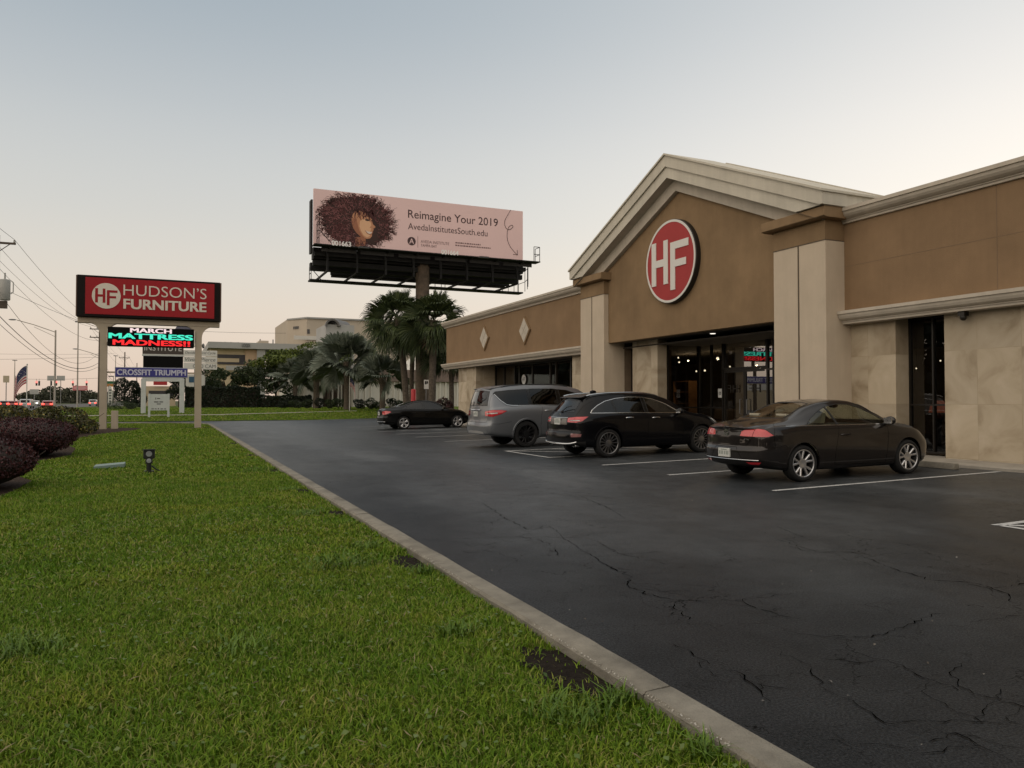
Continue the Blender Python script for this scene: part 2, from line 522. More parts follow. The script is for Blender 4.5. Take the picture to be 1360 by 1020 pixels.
plain('kerb_concrete', (.205, .188, .155), .9, var=.38, scale=3.5, bump=.5, bscale=90, spec=.2)
plain('walk_concrete', (.30, .275, .235), .85, var=.18, scale=3, bump=.3, bscale=80, spec=.2)
plain('line_paint', (.42, .42, .41), .7, var=.35, scale=14, bump=.2)
plain('crack_dark', (.002, .002, .002), .95, spec=.0)
plain('far_land', (.06, .07, .035), .95, var=.3, scale=.02, spec=.1)
plain('street_asphalt', (.075, .073, .07), .8, var=.15, scale=.3, spec=.3)
plain('soil', (.016, .012, .009), .95, var=.5, scale=18, bump=1.0, bscale=50, spec=.1)
plain('mulch', (.045, .03, .022), .95, var=.5, scale=25, bump=1.0, bscale=60, spec=.1)

# ------------------------------------------------------------------ ground, lot, lawn, kerb
MB().quad((-1800, -600, -.06), (1800, -600, -.06), (1800, 2600, -.06), (-1800, 2600, -.06)).build('ground', MAT['far_land']).__setitem__('kind', 'structure')
LOT_X, RISE_X, WALK_X = 2.16, 8.85, 14.52
def lot_z(x):
    return max(0.0, (x - RISE_X) * 0.10 / (WALK_X - RISE_X)) if x < WALK_X else .10
m = MB()
for (y0, y1, xs) in ((-40, 44.9, (LOT_X, RISE_X, WALK_X)), (44.9, 58, (LOT_X, RISE_X, WALK_X, 60))):
    for a, b in zip(xs[:-1], xs[1:]):
        m.quad((a, y0, lot_z(a)), (b, y0, lot_z(b)), (b, y1, lot_z(b)), (a, y1, lot_z(a)))
m.quad((-11, 53.6, 0), (LOT_X, 53.6, 0), (LOT_X, 58, 0), (-11, 58, 0))
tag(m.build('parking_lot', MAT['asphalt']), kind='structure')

# painted stall lines and the two hatched aisles
m = MB()
def stripe(x0, y0, x1, y1, w=.1):
    d = Vector((x1 - x0, y1 - y0, 0)); n = Vector((-d.y, d.x, 0)).normalized() * w / 2
    cuts = [0.0, 1.0]
    if (x0 - RISE_X) * (x1 - RISE_X) < 0: cuts.insert(1, (RISE_X - x0) / (x1 - x0))
    for a, b in zip(cuts[:-1], cuts[1:]):
        pa, pb = Vector((x0, y0, 0)) + d * a, Vector((x0, y0, 0)) + d * b
        q = [pa - n, pb - n, pb + n, pa + n]
        m.quad(*[(v.x, v.y, lot_z(v.x) + .005) for v in q])
for y in (9.6, 12.45, 14.95, 22.75, 25.8, 29.3, 32.2, 35.3, 38.6, 41.5):
    stripe(8.85, y, 14.4, y)
def hatch(y0, y1, n):
    stripe(8.75, y0, 14.4, y0); stripe(8.75, y1, 14.4, y1); stripe(8.80, y0, 8.80, y1)
    for k in range(n):
        a = 8.9 + k * 1.35
        stripe(a, y1 - .06, min(14.3, a + (y1 - y0) * .9), max(y0 + .06, y1 - .06 - (min(14.3, a + (y1 - y0) * .9) - a) / .9), .09)
hatch(17.5, 20.25, 4)
hatch(3.2, 5.9, 4)
tag(m.build('stall_markings', MAT['line_paint']), kind='structure')

# long open cracks
m = MB()
rc = random.Random(3)
def crack(pts, w):
    P = []
    for a, b in zip(pts[:-1], pts[1:]):
        a, b = Vector(a), Vector(b); n = max(2, int((b - a).length / .045))
        d = (b - a); nn = Vector((-d.y, d.x)).normalized()
        for k in range(n):
            P.append(a + d * (k / n) + nn * rc.gauss(0, .014))
    P.append(Vector(pts[-1]))
    N = len(P)
    prev = None
    for i, p in enumerate(P):
        d = (P[min(i + 1, N - 1)] - P[max(0, i - 1)]).normalized(); nn = Vector((-d.y, d.x))
        ww = w * (.25 + 1.3 * rc.random() ** 1.5) * (0.35 + .65 * math.sin(math.pi * (i + .5) / N)) * .5
        a, b = p - nn * ww, p + nn * ww
        if prev and rc.random() < .96:
            m.quad((prev[0].x, prev[0].y, .0045), (a.x, a.y, .0045), (b.x, b.y, .0045), (prev[1].x, prev[1].y, .0045))
        prev = (a, b)
for c in CRACKS:
    c = [q for q in c if q[0] < 8.8]
    if len(c) > 1:
        crack(c, .009)
        for k in range(len(c) - 1):
            if rc.random() < .7:
                a = Vector(c[k]); d = Vector((rc.uniform(-1, 1), rc.uniform(-1, 1)))
                crack([a, a + d * .35, a + d * .6 + Vector((rc.uniform(-.2, .2), rc.uniform(-.2, .2)))], .0055)
tag(m.build('asphalt_cracks', MAT['crack_dark']), kind='structure')

# lawn base: this side of the drive, and the bank beyond it
m = MB()
m.quad((-11, -25, .055), (1.99, -25, .055), (1.99, 48.5, .055), (-11, 48.5, .055))
m.quad((-11, 48.5, .055), (1.99, 48.5, .055), (-1.0, 53.3, .055), (-11, 53.3, .055))
bank = [(58.0, .03), (62, .12), (70, .42), (77, .60), (100, .62), (150, .5)]
for (a, za), (b, zb) in zip(bank[:-1], bank[1:]):
    m.quad((-11, a, za), (70, a, za), (70, b, zb), (-11, b, zb))
tag(m.build('lawn', MAT['turf_soil']), kind='structure')
def bank_z(y):
    return float(np.interp(y, [q[0] for q in bank], [q[1] for q in bank]))

# kerb: one run along the lot that turns away at the drive; worn arrises, joints every 3 m
m = MB()
prof = [(.0, -.02), (.004, .100), (.022, .116), (.155, .120), (.182, .106), (.195, -.02)]
def kerb_run(pts, x_off=0):
    # pts: kerb back line (x, y); profile points towards the right of travel
    P = [Vector((p[0], p[1], 0)) for p in pts]
    rings = []
    for i, p in enumerate(P):
        d = (P[min(i + 1, len(P) - 1)] - P[max(i - 1, 0)]).normalized()
        n = Vector((d.y, -d.x, 0))
        rings.append([(p + n * (q[0] + rc.gauss(0, .002)) + Vector((0, 0, q[1] + rc.gauss(0, .002)))) for q in prof])
    k = len(prof)
    m.add([v for r_ in rings for v in r_], [(i * k + j, (i + 1) * k + j, (i + 1) * k + j + 1, i * k + j + 1) for i in range(len(rings) - 1) for j in range(k - 1)]
          + [tuple(range(k)), tuple((len(rings) - 1) * k + j for j in range(k - 1, -1, -1))])
y = -24.0
while y < 46.5:
    y1 = min(y + 3.0, 46.6)
    n = 8
    kerb_run([(1.985, y + .006 + (y1 - y - .012) * k / n) for k in range(n + 1)])
    y = y1
arc = [(1.985 - 1.8 * (1 - math.cos(t)), 46.62 + 4.2 * math.sin(t)) for t in [R(90) * k / 8 for k in range(9)]]
arc += [(-2, 51.6), (-5, 53.0), (-11, 53.25)]
kerb_run(arc)
tag(m.build('kerb', MAT['kerb_concrete'], smooth=True), kind='structure')

# bare soil patches at the kerb edge
m = MB()
def patch(cx, cy, rx, ry, rot, n=26, z=.060):
    ring = []
    for k in range(n):
        t = 2 * math.pi * k / n; q = 1 + .4 * rc.uniform(-1, 1)
        x, y_ = rx * q * math.cos(t), ry * q * math.sin(t)
        ring.append((min(1.985, cx + x * math.cos(rot) - y_ * math.sin(rot)), cy + x * math.sin(rot) + y_ * math.cos(rot), z))
    m.add([(min(1.95, cx), cy, z + .012)] + ring, [(0, 1 + k, 1 + (k + 1) % n) for k in range(n)])
PATCHES = [(1.86, 3.52, .17, .42, .05), (1.90, 6.42, .16, .36, .1), (1.88, 9.6, .1, .22, 0), (1.88, 12.2, .1, .22, .0), (1.9, 15.8, .16, .35, 0), (1.9, 20.5, .16, .4, 0), (1.9, 26.5, .16, .5, 0), (1.9, 33, .16, .5, 0)]
for q in PATCHES: patch(*q)
tag(m.build('bare_soil', MAT['soil'], smooth=True), kind='structure')
m = MB()
def bed(pts, z):
    m.sheet(pts, 'z', z)
BED = [(-11, 11.5), (-3.2, 11.5), (-2.2, 13.2), (-2.15, 15.5), (-2.9, 17.6), (-2.75, 20.0), (-2.3, 22.5), (-2.5, 25.5), (-3.4, 30.0), (-2.6, 36.0), (-1.5, 40.0), (-1.2, 41.5), (-1.6, 43.6), (-3.4, 44.4), (-11, 44.4)]
bed(BED, .062)
bed([(.5, 41.4), (1.97, 41.4), (1.97, 42.8), (.5, 42.8)], .062)
tag(m.build('planting_bed', MAT['mulch']), kind='structure')
# street to the left, its far verge and a path across the bank
m = MB(); m.quad((-38, -300, -.02), (-12.2, -300, -.02), (-12.2, 900, -.02), (-38, 900, -.02))
tag(m.build('street', MAT['street_asphalt']), kind='structure')
m = MB(); m.quad((-11.0, -40, .074), (-12.2, -40, .074), (-12.2, 300, .074), (-11.0, 300, .074))
m.add([(-11, 66.0, bank_z(66) + .02), (4, 66.0, bank_z(66) + .02), (4, 67.0, bank_z(67) + .02), (-11, 67.0, bank_z(67) + .02)], [(0, 1, 2, 3)])
m.add([(4, 66.5, bank_z(66.5) + .02), (16, 71.5, bank_z(71.5) + .02), (16, 72.4, bank_z(72.4) + .02), (4, 67.4, bank_z(67.4) + .02)], [(0, 1, 2, 3)])
tag(m.build('path', MAT['walk_concrete']), kind='structure')
# pavement round the store
m = MB()
m.prism([(WALK_X, .0), (WALK_X, .155), (WALK_X + .04, .17), (18.5, .205), (18.5, 0)], 'y', -30, 44.6)
tag(m.build('pavement', MAT['walk_concrete']), kind='structure')

# ------------------------------------------------------------------ store building
plain('joint_faint', (.17, .115, .072), .9)
plain('stucco_brown', (.228, .151, .088), .9, var=.11, scale=.9, streak=.04, bump=.25, bscale=70, spec=.15)
plain('stucco_umber', (.225, .152, .086), .9, var=.17, scale=.8, streak=.04, bump=.25, bscale=70, spec=.15)
plain('stucco_tan', (.50, .42, .325), .9, var=.06, scale=1.5, streak=.03, bump=.15, bscale=80, spec=.15)
plain('trim_cream', (.47, .42, .35), .85, var=.08, scale=2, streak=.08, bump=.08, bscale=60, spec=.2)
plain('trim_weathered', (.50, .465, .39), .85, var=.10, scale=.9, streak=.08, bump=.1, bscale=40, spec=.2)
plain('frame_bronze', (.018, .015, .012), .4, metal=.3)
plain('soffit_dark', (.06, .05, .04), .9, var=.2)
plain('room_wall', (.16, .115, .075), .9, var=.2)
plain('lamp_white', (.8, .8, .75), .5, emit=(1, .93, .8), estr=1.6)
plain('bulb_glow', (.9, .9, .8), .5, emit=(1, .86, .62), estr=3)
plain('seam_dark', (.10, .075, .05), .9)
plain('steel_grey', (.2, .2, .2), .5, metal=.6)
glass_mat('shop_glass', (.34, .34, .32), 1.52, boost=1.8)
glass_mat('door_glass', (.30, .30, .28), 1.6, boost=4.5)
def stone():
    m, t, p = new_mat('stone_panel'); L = t.links.new
    tc = t.nodes.new('ShaderNodeTexCoord'); sp = t.nodes.new('ShaderNodeSeparateXYZ'); cb = t.nodes.new('ShaderNodeCombineXYZ')
    L(tc.outputs['Object'], sp.inputs[0]); 
    ad = t.nodes.new('ShaderNodeMath'); ad.operation = 'ADD'
    L(sp.outputs['X'], ad.inputs[0]); L(sp.outputs['Y'], ad.inputs[1])
    L(ad.outputs[0], cb.inputs[0]); L(sp.outputs['Z'], cb.inputs[1])
    br = t.nodes.new('ShaderNodeTexBrick'); br.offset = 0.0
    br.inputs['Scale'].default_value = 1.0; br.inputs['Brick Width'].default_value = .93; br.inputs['Row Height'].default_value = 1.17
    br.inputs['Mortar Size'].default_value = .006; br.inputs['Mortar Smooth'].default_value = .2
    br.inputs['Color1'].default_value = (.86, .85, .84, 1); br.inputs['Color2'].default_value = (1.12, 1.11, 1.10, 1); br.inputs['Mortar'].default_value = (.86, .84, .80, 1)
    L(cb.outputs[0], br.inputs['Vector'])
    w = t.nodes.new('ShaderNodeTexNoise'); w.inputs['Scale'].default_value = .9; w.inputs['Detail'].default_value = 5; w.inputs['Roughness'].default_value = .55; w.inputs['Distortion'].default_value = 1.4
    # every panel was cut from a different place in the stone: shift the veins by the panel's own tone
    ms = t.nodes.new('ShaderNodeVectorMath'); ms.operation = 'MULTIPLY_ADD'; ms.inputs[1].default_value = (9, 13, 7)
    L(br.outputs['Color'], ms.inputs[0]); L(cb.outputs[0], ms.inputs[2]); L(ms.outputs[0], w.inputs['Vector'])
    r = t.nodes.new('ShaderNodeValToRGB'); e = r.color_ramp.elements; e.new(.5)
    for el, (q, c) in zip(e, [(.30, (.29, .23, .155)), (.50, (.43, .362, .265)), (.72, (.50, .43, .33))]):
        el.position = q; el.color = (*c, 1)
    L(w.outputs['Fac'], r.inputs[0])
    x = t.nodes.new('ShaderNodeMix'); x.data_type = 'RGBA'; x.blend_type = 'MULTIPLY'; x.inputs['Factor'].default_value = 1
    L(r.outputs[0], x.inputs['A']); L(br.outputs['Color'], x.inputs['B']); L(x.outputs['Result'], p.inputs['Base Color'])
    p.inputs['Roughness'].default_value = .7; p.inputs['Specular IOR Level'].default_value = .3
stone()

S = thing('furniture_store', 'long tan stucco furniture store with gabled entrance and stone cladding', 'store', (15.4, 20.35, .2))
FL = .2
# fascia walls of the two wings
MB().box(15.39, 15.62, 0, 14.16, 3.62, 5.95).build('fascia_wall', MAT['stucco_brown'], S)
MB().box(15.39, 15.62, 26.54, 44.52, 3.62, 5.95).build('fascia_wall', MAT['stucco_brown'], S)
m = MB()
for y in (10.25,): m.box(15.387, 15.40, y - .006, y + .006, 3.72, 5.86)
m.box(15.387, 15.40, 0, 14.14, 4.79, 4.80)
m.build('wall_joint', MAT['joint_faint'], S)
upper = [(15.385, 5.86), (15.33, 5.865), (15.33, 5.92), (15.30, 5.925), (15.30, 5.945), (15.26, 5.96), (15.20, 6.0), (15.16, 6.05), (15.145, 6.105), (15.145, 6.12), (15.11, 6.125), (15.11, 6.21), (15.64, 6.24), (15.64, 5.86)]
lower = [(15.30, 3.35), (15.30, 3.40), (15.275, 3.405), (15.275, 3.43), (15.24, 3.44), (15.19, 3.475), (15.16, 3.53), (15.15, 3.585), (15.12, 3.59), (15.12, 3.665), (15.385, 3.70), (15.60, 3.70), (15.60, 3.35)]
for nm, pr, runs in (('upper_cornice', upper, ((0, 14.135), (26.565, 44.8))), ('lower_cornice', lower, ((0, 14.135), (26.565, 44.8)))):
    for a, b in runs:
        MB().prism(pr, 'y', a, b).build(nm, MAT['trim_cream'], S)
# recessed stone walls
def stone_piece(x0, x1, y0, y1, z1=3.40):
    MB().box(x0, x1, y0, y1, FL - .02, z1).build('stone_cladding', MAT['stone_panel'], S)
stone_piece(15.6, 16.2, 0, 11.6); stone_piece(15.6, 16.2, 12.85, 14.16)
stone_piece(15.6, 16.8, 26.54, 28.8); stone_piece(15.6, 16.9, 40.1, 42.93)
stone_piece(15.605, 16.0, 22.55, 24.14, 3.62)
# end wall and rear mass of the store, flat roof behind the parapets
m = MB(); m.box(15.7, 44, 42.6, 42.9, FL - .02, 6.0); m.box(15.64, 44, 44.2, 44.5, 3.6, 6.0); m.box(15.64, 44, 42.9, 44.2, 3.5, 3.62); m.box(43.8, 44, 0, 42.6, FL, 6.0); m.box(15.7, 44, -.2, -.0, FL, 6.0)
m.build('outer_wall', MAT['stucco_brown'], S)
MB().box(15.66, 43.8, 0, 42.6, 5.6, 5.7).build('flat_roof', MAT['trim_weathered'], S)
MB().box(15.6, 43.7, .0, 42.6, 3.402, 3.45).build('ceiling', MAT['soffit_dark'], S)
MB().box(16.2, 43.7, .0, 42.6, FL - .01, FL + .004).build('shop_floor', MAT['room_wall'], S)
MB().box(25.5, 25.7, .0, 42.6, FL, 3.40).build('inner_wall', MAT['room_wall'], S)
# two pillars with umber necks and caps
def pillar(y0, y1):
    p = MB().box(14.76, 15.66, y0, y1, .17, 5.44)
    pl = p.build('pillar', MAT['stucco_tan'], S, bevel=.012)
    c = (y0 + y1) / 2
    MB().box(14.752, 14.77, c - .022, c + .022, .2, 5.42).build('groove', MAT['seam_dark'], pl)
    MB().box(14.763, 15.655, y0 + .004, y1 - .004, 5.44, 5.95).build('neck', MAT['stucco_umber'], pl)
    MB().box(14.75, 15.658, y0 - .006, y1 + .006, 5.425, 5.45).build('neck_band', MAT['seam_dark'], pl)
    MB().prism([(14.52, 5.98), (14.52, 6.215), (14.9, 6.235), (15.7, 6.235), (15.7, 5.95), (14.6, 5.95)], 'y', y0 - .2, y1 + .2).build('cap', MAT['stucco_umber'], pl, bevel=.012)
pillar(14.14, 15.93); pillar(24.77, 26.56)
# gable front
GC, GS, GZ = 20.35, .426, 9.37
m = MB()
m.prism([(15.94, 3.60), (24.76, 3.60), (24.76, 6.6), (GC, 8.35), (15.94, 6.6)], 'x', 14.95, 15.2)
m.build('gable_wall', MAT['stucco_umber'], S)
def chevron(a, b, h, x0, x1, zlow=6.236):
    zt = GZ - a - GS * h
    d = min((GZ - b - zlow) / GS, h)
    zl = max(zlow, GZ - b - GS * h)
    poly = [(GC - h, zt), (GC, GZ - a), (GC + h, zt)]
    if d < h - .01:
        poly += [(GC + h, zl), (GC + d, zl), (GC, GZ - b), (GC - d, zl), (GC - h, zl)]
    else:
        poly += [(GC + h, GZ - b - GS * h), (GC, GZ - b), (GC - h, GZ - b - GS * h)]
    return MB().prism(poly, 'x', x0, x1)
chevron(.0, .06, 6.50, 14.35, 16.32).build('roof_edge', MAT['trim_weathered'], S)
chevron(.05, .42, 6.46, 14.40, 15.22).build('gable_trim', MAT['trim_weathered'], S)
chevron(.41, .78, 6.42, 14.46, 15.22).build('gable_trim', MAT['trim_weathered'], S)
m = MB()
for sgn in (1, -1):
    def P(x, off, d): return (x, GC + sgn * d, GZ - off - GS * d)
    m.quad(P(14.46, .782, 0), P(14.76, .80, 0), P(14.76, .80, 6.2), P(14.46, .782, 6.2))
    m.quad(P(14.76, .80, 0), P(14.80, 1.16, 0), P(14.80, 1.16, 5.3), P(14.76, .80, 6.2))
    m.quad(P(14.80, 1.16, 0), P(14.949, 1.17, 0), P(14.949, 1.17, 5.3), P(14.80, 1.16, 5.3))
m.build('gable_cove', MAT['trim_cream'], S)
m = chevron(.05, 3.0, 6.44, 15.21, 16.3); m.build('gable_roof', MAT['trim_weathered'], S)
chevron(-.01, .30, 7.6, 16.85, 17.05, zlow=5.8).build('rear_gable_trim', MAT['trim_weathered'], S)
chevron(.30, 4.0, 7.5, 16.36, 16.98, zlow=5.7).build('rear_gable_wall', MAT['trim_weathered'], S)
# entrance recess
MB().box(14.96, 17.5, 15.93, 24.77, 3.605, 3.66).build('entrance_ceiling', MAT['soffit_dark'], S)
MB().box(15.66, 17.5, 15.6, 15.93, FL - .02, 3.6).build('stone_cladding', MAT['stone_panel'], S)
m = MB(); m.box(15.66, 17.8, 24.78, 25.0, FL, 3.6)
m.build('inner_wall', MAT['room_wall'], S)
for (x, y) in ((16.25, 23.55), (15.9, 19.9)):
    q = MB(); q.lathe([(.0, 3.592), (.075, 3.592), (.09, 3.60), (.09, 3.606)], (x, y, 0), n=20)
    q.build('downlight', MAT['lamp_white'], S)
# glazing: each framed opening is a window with frame and panes
TILT = math.tan(R(1.8))      # entrance panes turned slightly to steer the message board's reflection into view
def window(axis, c, a0, a1, z0, z1, vs=(), hs=(), w=.05, d=.05, tilt=False):
    """frame of square bars in the plane axis=c; vs, hs: positions of the inner bars"""
    f = MB()
    def bar(p0, p1, q0, q1):
        if axis == 'x': f.box(c - d, c + d, p0, p1, q0, q1)
        else: f.box(p0, p1, c - d, c + d, q0, q1)
    bar(a0, a1, z0, z0 + w); bar(a0, a1, z1 - w, z1)
    bar(a0, a0 + w, z0 + w, z1 - w); bar(a1 - w, a1, z0 + w, z1 - w)
    vv = sorted(vs)
    for v in vv: bar(v - w / 2, v + w / 2, z0 + w, z1 - w)
    edges = [a0 + w] + [e for v in vv for e in (v - w / 2, v + w / 2)] + [a1 - w]
    for h in hs:
        for e0, e1 in zip(edges[::2], edges[1::2]): bar(e0, e1, h - w / 2, h + w / 2)
    o = f.build('window', MAT['frame_bronze'], S)
    g = MB()
    if axis == 'x':
        e0, e1 = ((a0 - 20.1) * TILT, (a1 - 20.1) * TILT) if tilt else (0, 0)
        g.quad((c + e0, a0 + .01, z0 + .01), (c + e1, a1 - .01, z0 + .01), (c + e1, a1 - .01, z1 - .01), (c + e0, a0 + .01, z1 - .01))
    else: g.quad((a0 + .01, c, z0 + .01), (a1 - .01, c, z0 + .01), (a1 - .01, c, z1 - .01), (a0 + .01, c, z1 - .01))
    g.build('pane', MAT['door_glass' if tilt else 'shop_glass'], o)
    return o
window('x', 16.08, 11.6, 12.85, FL + .03, 3.40, vs=(12.22,), hs=(1.35,), w=.04)
window('x', 16.8, 28.8, 40.1, FL, 3.40, vs=(31.1, 32.6, 33.2, 35.2, 36.8, 37.4, 38.8), hs=(1.1,), w=.09)
window('x', 16.0, 24.14, 24.77, FL, 3.6)
window('y', 22.56, 16.02, 17.4, FL, 3.6, hs=(1.2,), w=.05)
window('x', 17.4, 21.2, 22.55, FL, 3.6, vs=(21.85,), hs=(1.2,), w=.05)
window('x', 17.4, 15.95, 19.05, FL, 3.6, vs=(18.75, 17.4), hs=(2.45,), w=.06, d=.08, tilt=True)
window('x', 17.4, 19.05, 21.2, 2.5, 3.6, w=.07, tilt=True)
# double glass door
for k, (a, b) in enumerate(((19.07, 20.12), (20.13, 21.18))):
    f = MB(); c = 17.4; w = .055
    f.box(c - .03, c + .03, a, a + w, FL, 2.49); f.box(c - .03, c + .03, b - w, b, FL, 2.49)
    f.box(c - .03, c + .03, a + w, b - w, FL, FL + .2); f.box(c - .03, c + .03, a + w, b - w, 2.40, 2.49)
    d = f.build('door', MAT['frame_bronze'], S)
    e0, e1 = (a - 20.1) * TILT, (b - 20.1) * TILT
    MB().quad((c + e0, a + .03, FL + .1), (c + e1, b - .03, FL + .1), (c + e1, b - .03, 2.45), (c + e0, a + .03, 2.45)).build('pane', MAT['door_glass'], d)
    hy = b - .16 if k == 0 else a + .16
    h = MB(); h.tube([(c - .03, hy, 1.0), (c - .09, hy, 1.02), (c - .09, hy, 1.48), (c - .03, hy, 1.5)], .018, 8)
    h.build('handle', MAT['steel_grey'], d, smooth=True)
    # the door letters face the shop floor and read mirrored from outside
    t_ = MB()
    put_text(t_, 'HF', ((c - .04, a + (.2 if k == 0 else .2), 1.72), (0, 1, 0), (0, 0, 1)), .1, .62, .0, .26, .001)
    t_.build('lettering', MAT['frame_bronze'], d)
q = MB(); q.box(17.37, 17.376, 21.26, 21.47, 1.55, 1.86)
st = q.build('notice_sticker', plain('sticker_white', (.6, .6, .58), .6), S)
q = MB(); q.lathe([(.03, 0), (.055, 0), (.055, .003), (.03, .003)], (17.364, 21.365, 1.705), axis='x', n=20, closed=True)
q.build('sticker_mark', MAT['frame_bronze'], st)
q = MB(); q.lathe([(0.0, -.004), (.26, -.004), (.26, .0), (0, 0)], (16.74, 36.18, 2.55), axis='x', n=28)
st = q.build('notice_sticker', MAT['sticker_white'], S)
t_ = MB(); put_text(t_, 'HF', ((16.732, 36.38, 2.45), (0, -1, 0), (0, 0, 1)), .05, .36, .0, .2, .001)
t_.build('lettering', MAT['frame_bronze'], st)
# lozenge ornaments on the left wing
def lozenge(yc, zc, hy, hz):
    o = MB().prism([(yc - hy, zc), (yc, zc + hz), (yc + hy, zc), (yc, zc - hz)], 'x', 15.31, 15.392).build('lozenge_ornament', MAT['stucco_umber'], S)
    k = .86
    q = MB()
    for (a, b) in ((-1, 1), (1, 1), (1, -1), (-1, -1)):
        # four small lozenges
        cy, cz = yc + a * hy * k * .0, zc
    e = .47
    for (oy, oz) in ((0, .5), (.5, 0), (0, -.5), (-.5, 0)):
        cy, cz = yc + oy * hy * k, zc + oz * hz * k
        q.prism([(cy - hy * k * e, cz), (cy, cz + hz * k * e), (cy + hy * k * e, cz), (cy, cz - hz * k * e)], 'x', 15.296, 15.311)
    q.build('inlay', MAT['trim_cream'], o)
lozenge(33.07, 4.79, .64, .69); lozenge(38.2, 4.8, .66, .68)
# small lamp under the right eave
q = MB(); q.box(15.35, 15.5, 10.95, 11.1, 3.25, 3.36); q.ball((15.42, 11.02, 3.22), .07, .07, .07)
q.build('eave_camera', MAT['frame_bronze'], S)

# lamps that hang inside
for i, (x, y, z, s_) in enumerate(((20, 27.34, 3.3, .036), (20, 26.65, 3.14, .04), (20, 27.29, 3.1, .036), (20, 26.1, 2.67, .036), (20, 24.74, 3.14, .055), (20, 25.55, 2.68, .04), (19.5, 23.4, 2.75, .035), (19.2, 21.6, 2.72, .035), (19.0, 21.2, 2.62, .03), (18.0, 14.2, 2.3, .018), (18.0, 13.5, 2.47, .02))):
    h = thing('hanging_lamp', 'small glowing bulb hanging inside the dark store entrance' if i < 9 else 'tiny bulb hanging behind the narrow dark window right of the pillars', 'lamp', (x, y, z), group='bulbs inside the store')
    MB().ball((x, y, z), s_, s_, s_).build('bulb', MAT['bulb_glow'], h, smooth=True)
    MB().tube([(x, y, z + s_), (x, y, 3.40)], .006, 5).build('cord', MAT['frame_bronze'], h)
    if i in (1, 4, 7):
        li = bpy.data.lights.new('bulb_light', 'POINT'); li.energy = 22.0; li.color = (1, .72, .42); li.shadow_soft_size = s_
        lo = bpy.data.objects.new('bulb_light', li); COL.objects.link(lo); lo.parent = h; lo.location = (0, 0, -s_ - .06)
plain('wood_case', (.30, .16, .07), .5, var=.3, scale=4); plain('sofa_cloth', (.16, .12, .09), .9)
t = thing('display_cabinet', 'tall wooden display cabinet standing inside the store behind the entrance glass', 'cabinet', (20.6, 27.6, .2))
q = MB(); q.box(20.3, 20.9, 27.0, 27.06, .2, 2.3); q.box(20.3, 20.9, 28.1, 28.16, .2, 2.3); q.box(20.86, 20.9, 27.06, 28.1, .2, 2.3); q.build('case', MAT['wood_case'], t)
for z in (.25, .8, 1.3, 1.8, 2.26):
    MB().box(20.3, 20.86, 27.06, 28.1, z, z + .04).build('shelf', MAT['wood_case'], t)
t = thing('sofa', 'low sofa standing inside the dark store behind the entrance glass', 'sofa', (20.5, 24.9, .2))
q = MB(); q.box(20.0, 20.9, 23.9, 25.9, .3, .62); q.build('seat', MAT['sofa_cloth'], t, bevel=.05)
q = MB(); q.box(20.75, 21.05, 23.9, 25.9, .62, 1.1); q.build('backrest', MAT['sofa_cloth'], t, bevel=.06)
for y in (23.75, 25.9):
    MB().box(20.0, 21.0, y, y + .16, .25, .82).build('arm', MAT['sofa_cloth'], t, bevel=.04)
h = thing('table_lamp', 'dim orange lamp glowing behind the narrow dark window right of the pillars', 'lamp', (17.6, 13.25, .9))
plain('shade_glow', (.5, .12, .05), .8, emit=(1, .22, .08), estr=.12)
MB().lathe([(.10, 0.55), (.2, .42), (.24, .25)], (17.6, 13.25, .9), n=18).build('shade', MAT['shade_glow'], h)
MB().lathe([(.0, -.7), (.2, -.7), (.2, -.66), (.03, -.6), (.05, 0), (.1, .1), (.03, .22), (.0, .26)], (17.6, 13.25, .9), n=14).build('base', MAT['frame_bronze'], h)

# round sign
plain('sign_red', (.34, .040, .040), .6, var=.06, scale=2, spec=.2)
plain('sign_white', (.62, .60, .56), .5)
plain('sign_black', (.012, .011, .011), .4)
def hf_logo(mb, c, right, up, Rr, depth):
    """H and a lower F in a disc of radius Rr"""
    rr, uu = Vector(right), Vector(up); n = rr.cross(uu)
    def slab(poly):
        P = [Vector(c) + rr * (p[0] * Rr) + uu * (p[1] * Rr) for p in poly]
        k = len(P)
        tr = mgeo.tessellate_polygon([[Vector((p[0], p[1], 0)) for p in poly]])
        mb.add([p + n * depth for p in P] + P, [tuple(q) for q in tr] + [(i, (i + 1) % k, k + (i + 1) % k, k + i) for i in range(k)])
    slab([(-.80, -.57), (-.60, -.57), (-.60, -.09), (-.26, -.09), (-.26, -.57), (-.07, -.57), (-.07, .58), (-.26, .58), (-.26, .10), (-.60, .10), (-.60, .58), (-.80, .58)])
    slab([(.04, -.76), (.24, -.76), (.24, -.18), (.70, -.18), (.70, .0), (.24, .0), (.24, .28), (.80, .28), (.80, .47), (.04, .47)])
SY, SZ, SR = 20.62, 5.97, 1.36
rs = thing('round_wall_sign', 'round red sign with white HF letters on the brown gable above the entrance', 'sign', (14.9, SY, SZ))
q = MB(); q.lathe([(0, 0), (SR, 0), (SR, -.16), (SR - .03, -.18), (0, -.18)], (14.95, SY, SZ), axis='x', n=64)
q.build('body', MAT['sign_black'], rs, smooth=True)
q = MB(); q.lathe([(SR * .93, 0), (SR * .93, -.014), (SR * .985, -.014), (SR * .985, 0)], (14.77, SY, SZ), axis='x', n=64)
q.build('ring', MAT['sign_white'], rs)
q = MB(); q.lathe([(0, -.006), (SR * .93, -.006), (SR * .93, 0)], (14.77, SY, SZ), axis='x', n=64)
q.build('face', MAT['sign_red'], rs)
q = MB(); hf_logo(q, (14.763, SY, SZ), (0, -1, 0), (0, 0, 1), SR * .92, .02)
q.build('lettering', MAT['sign_white'], rs)
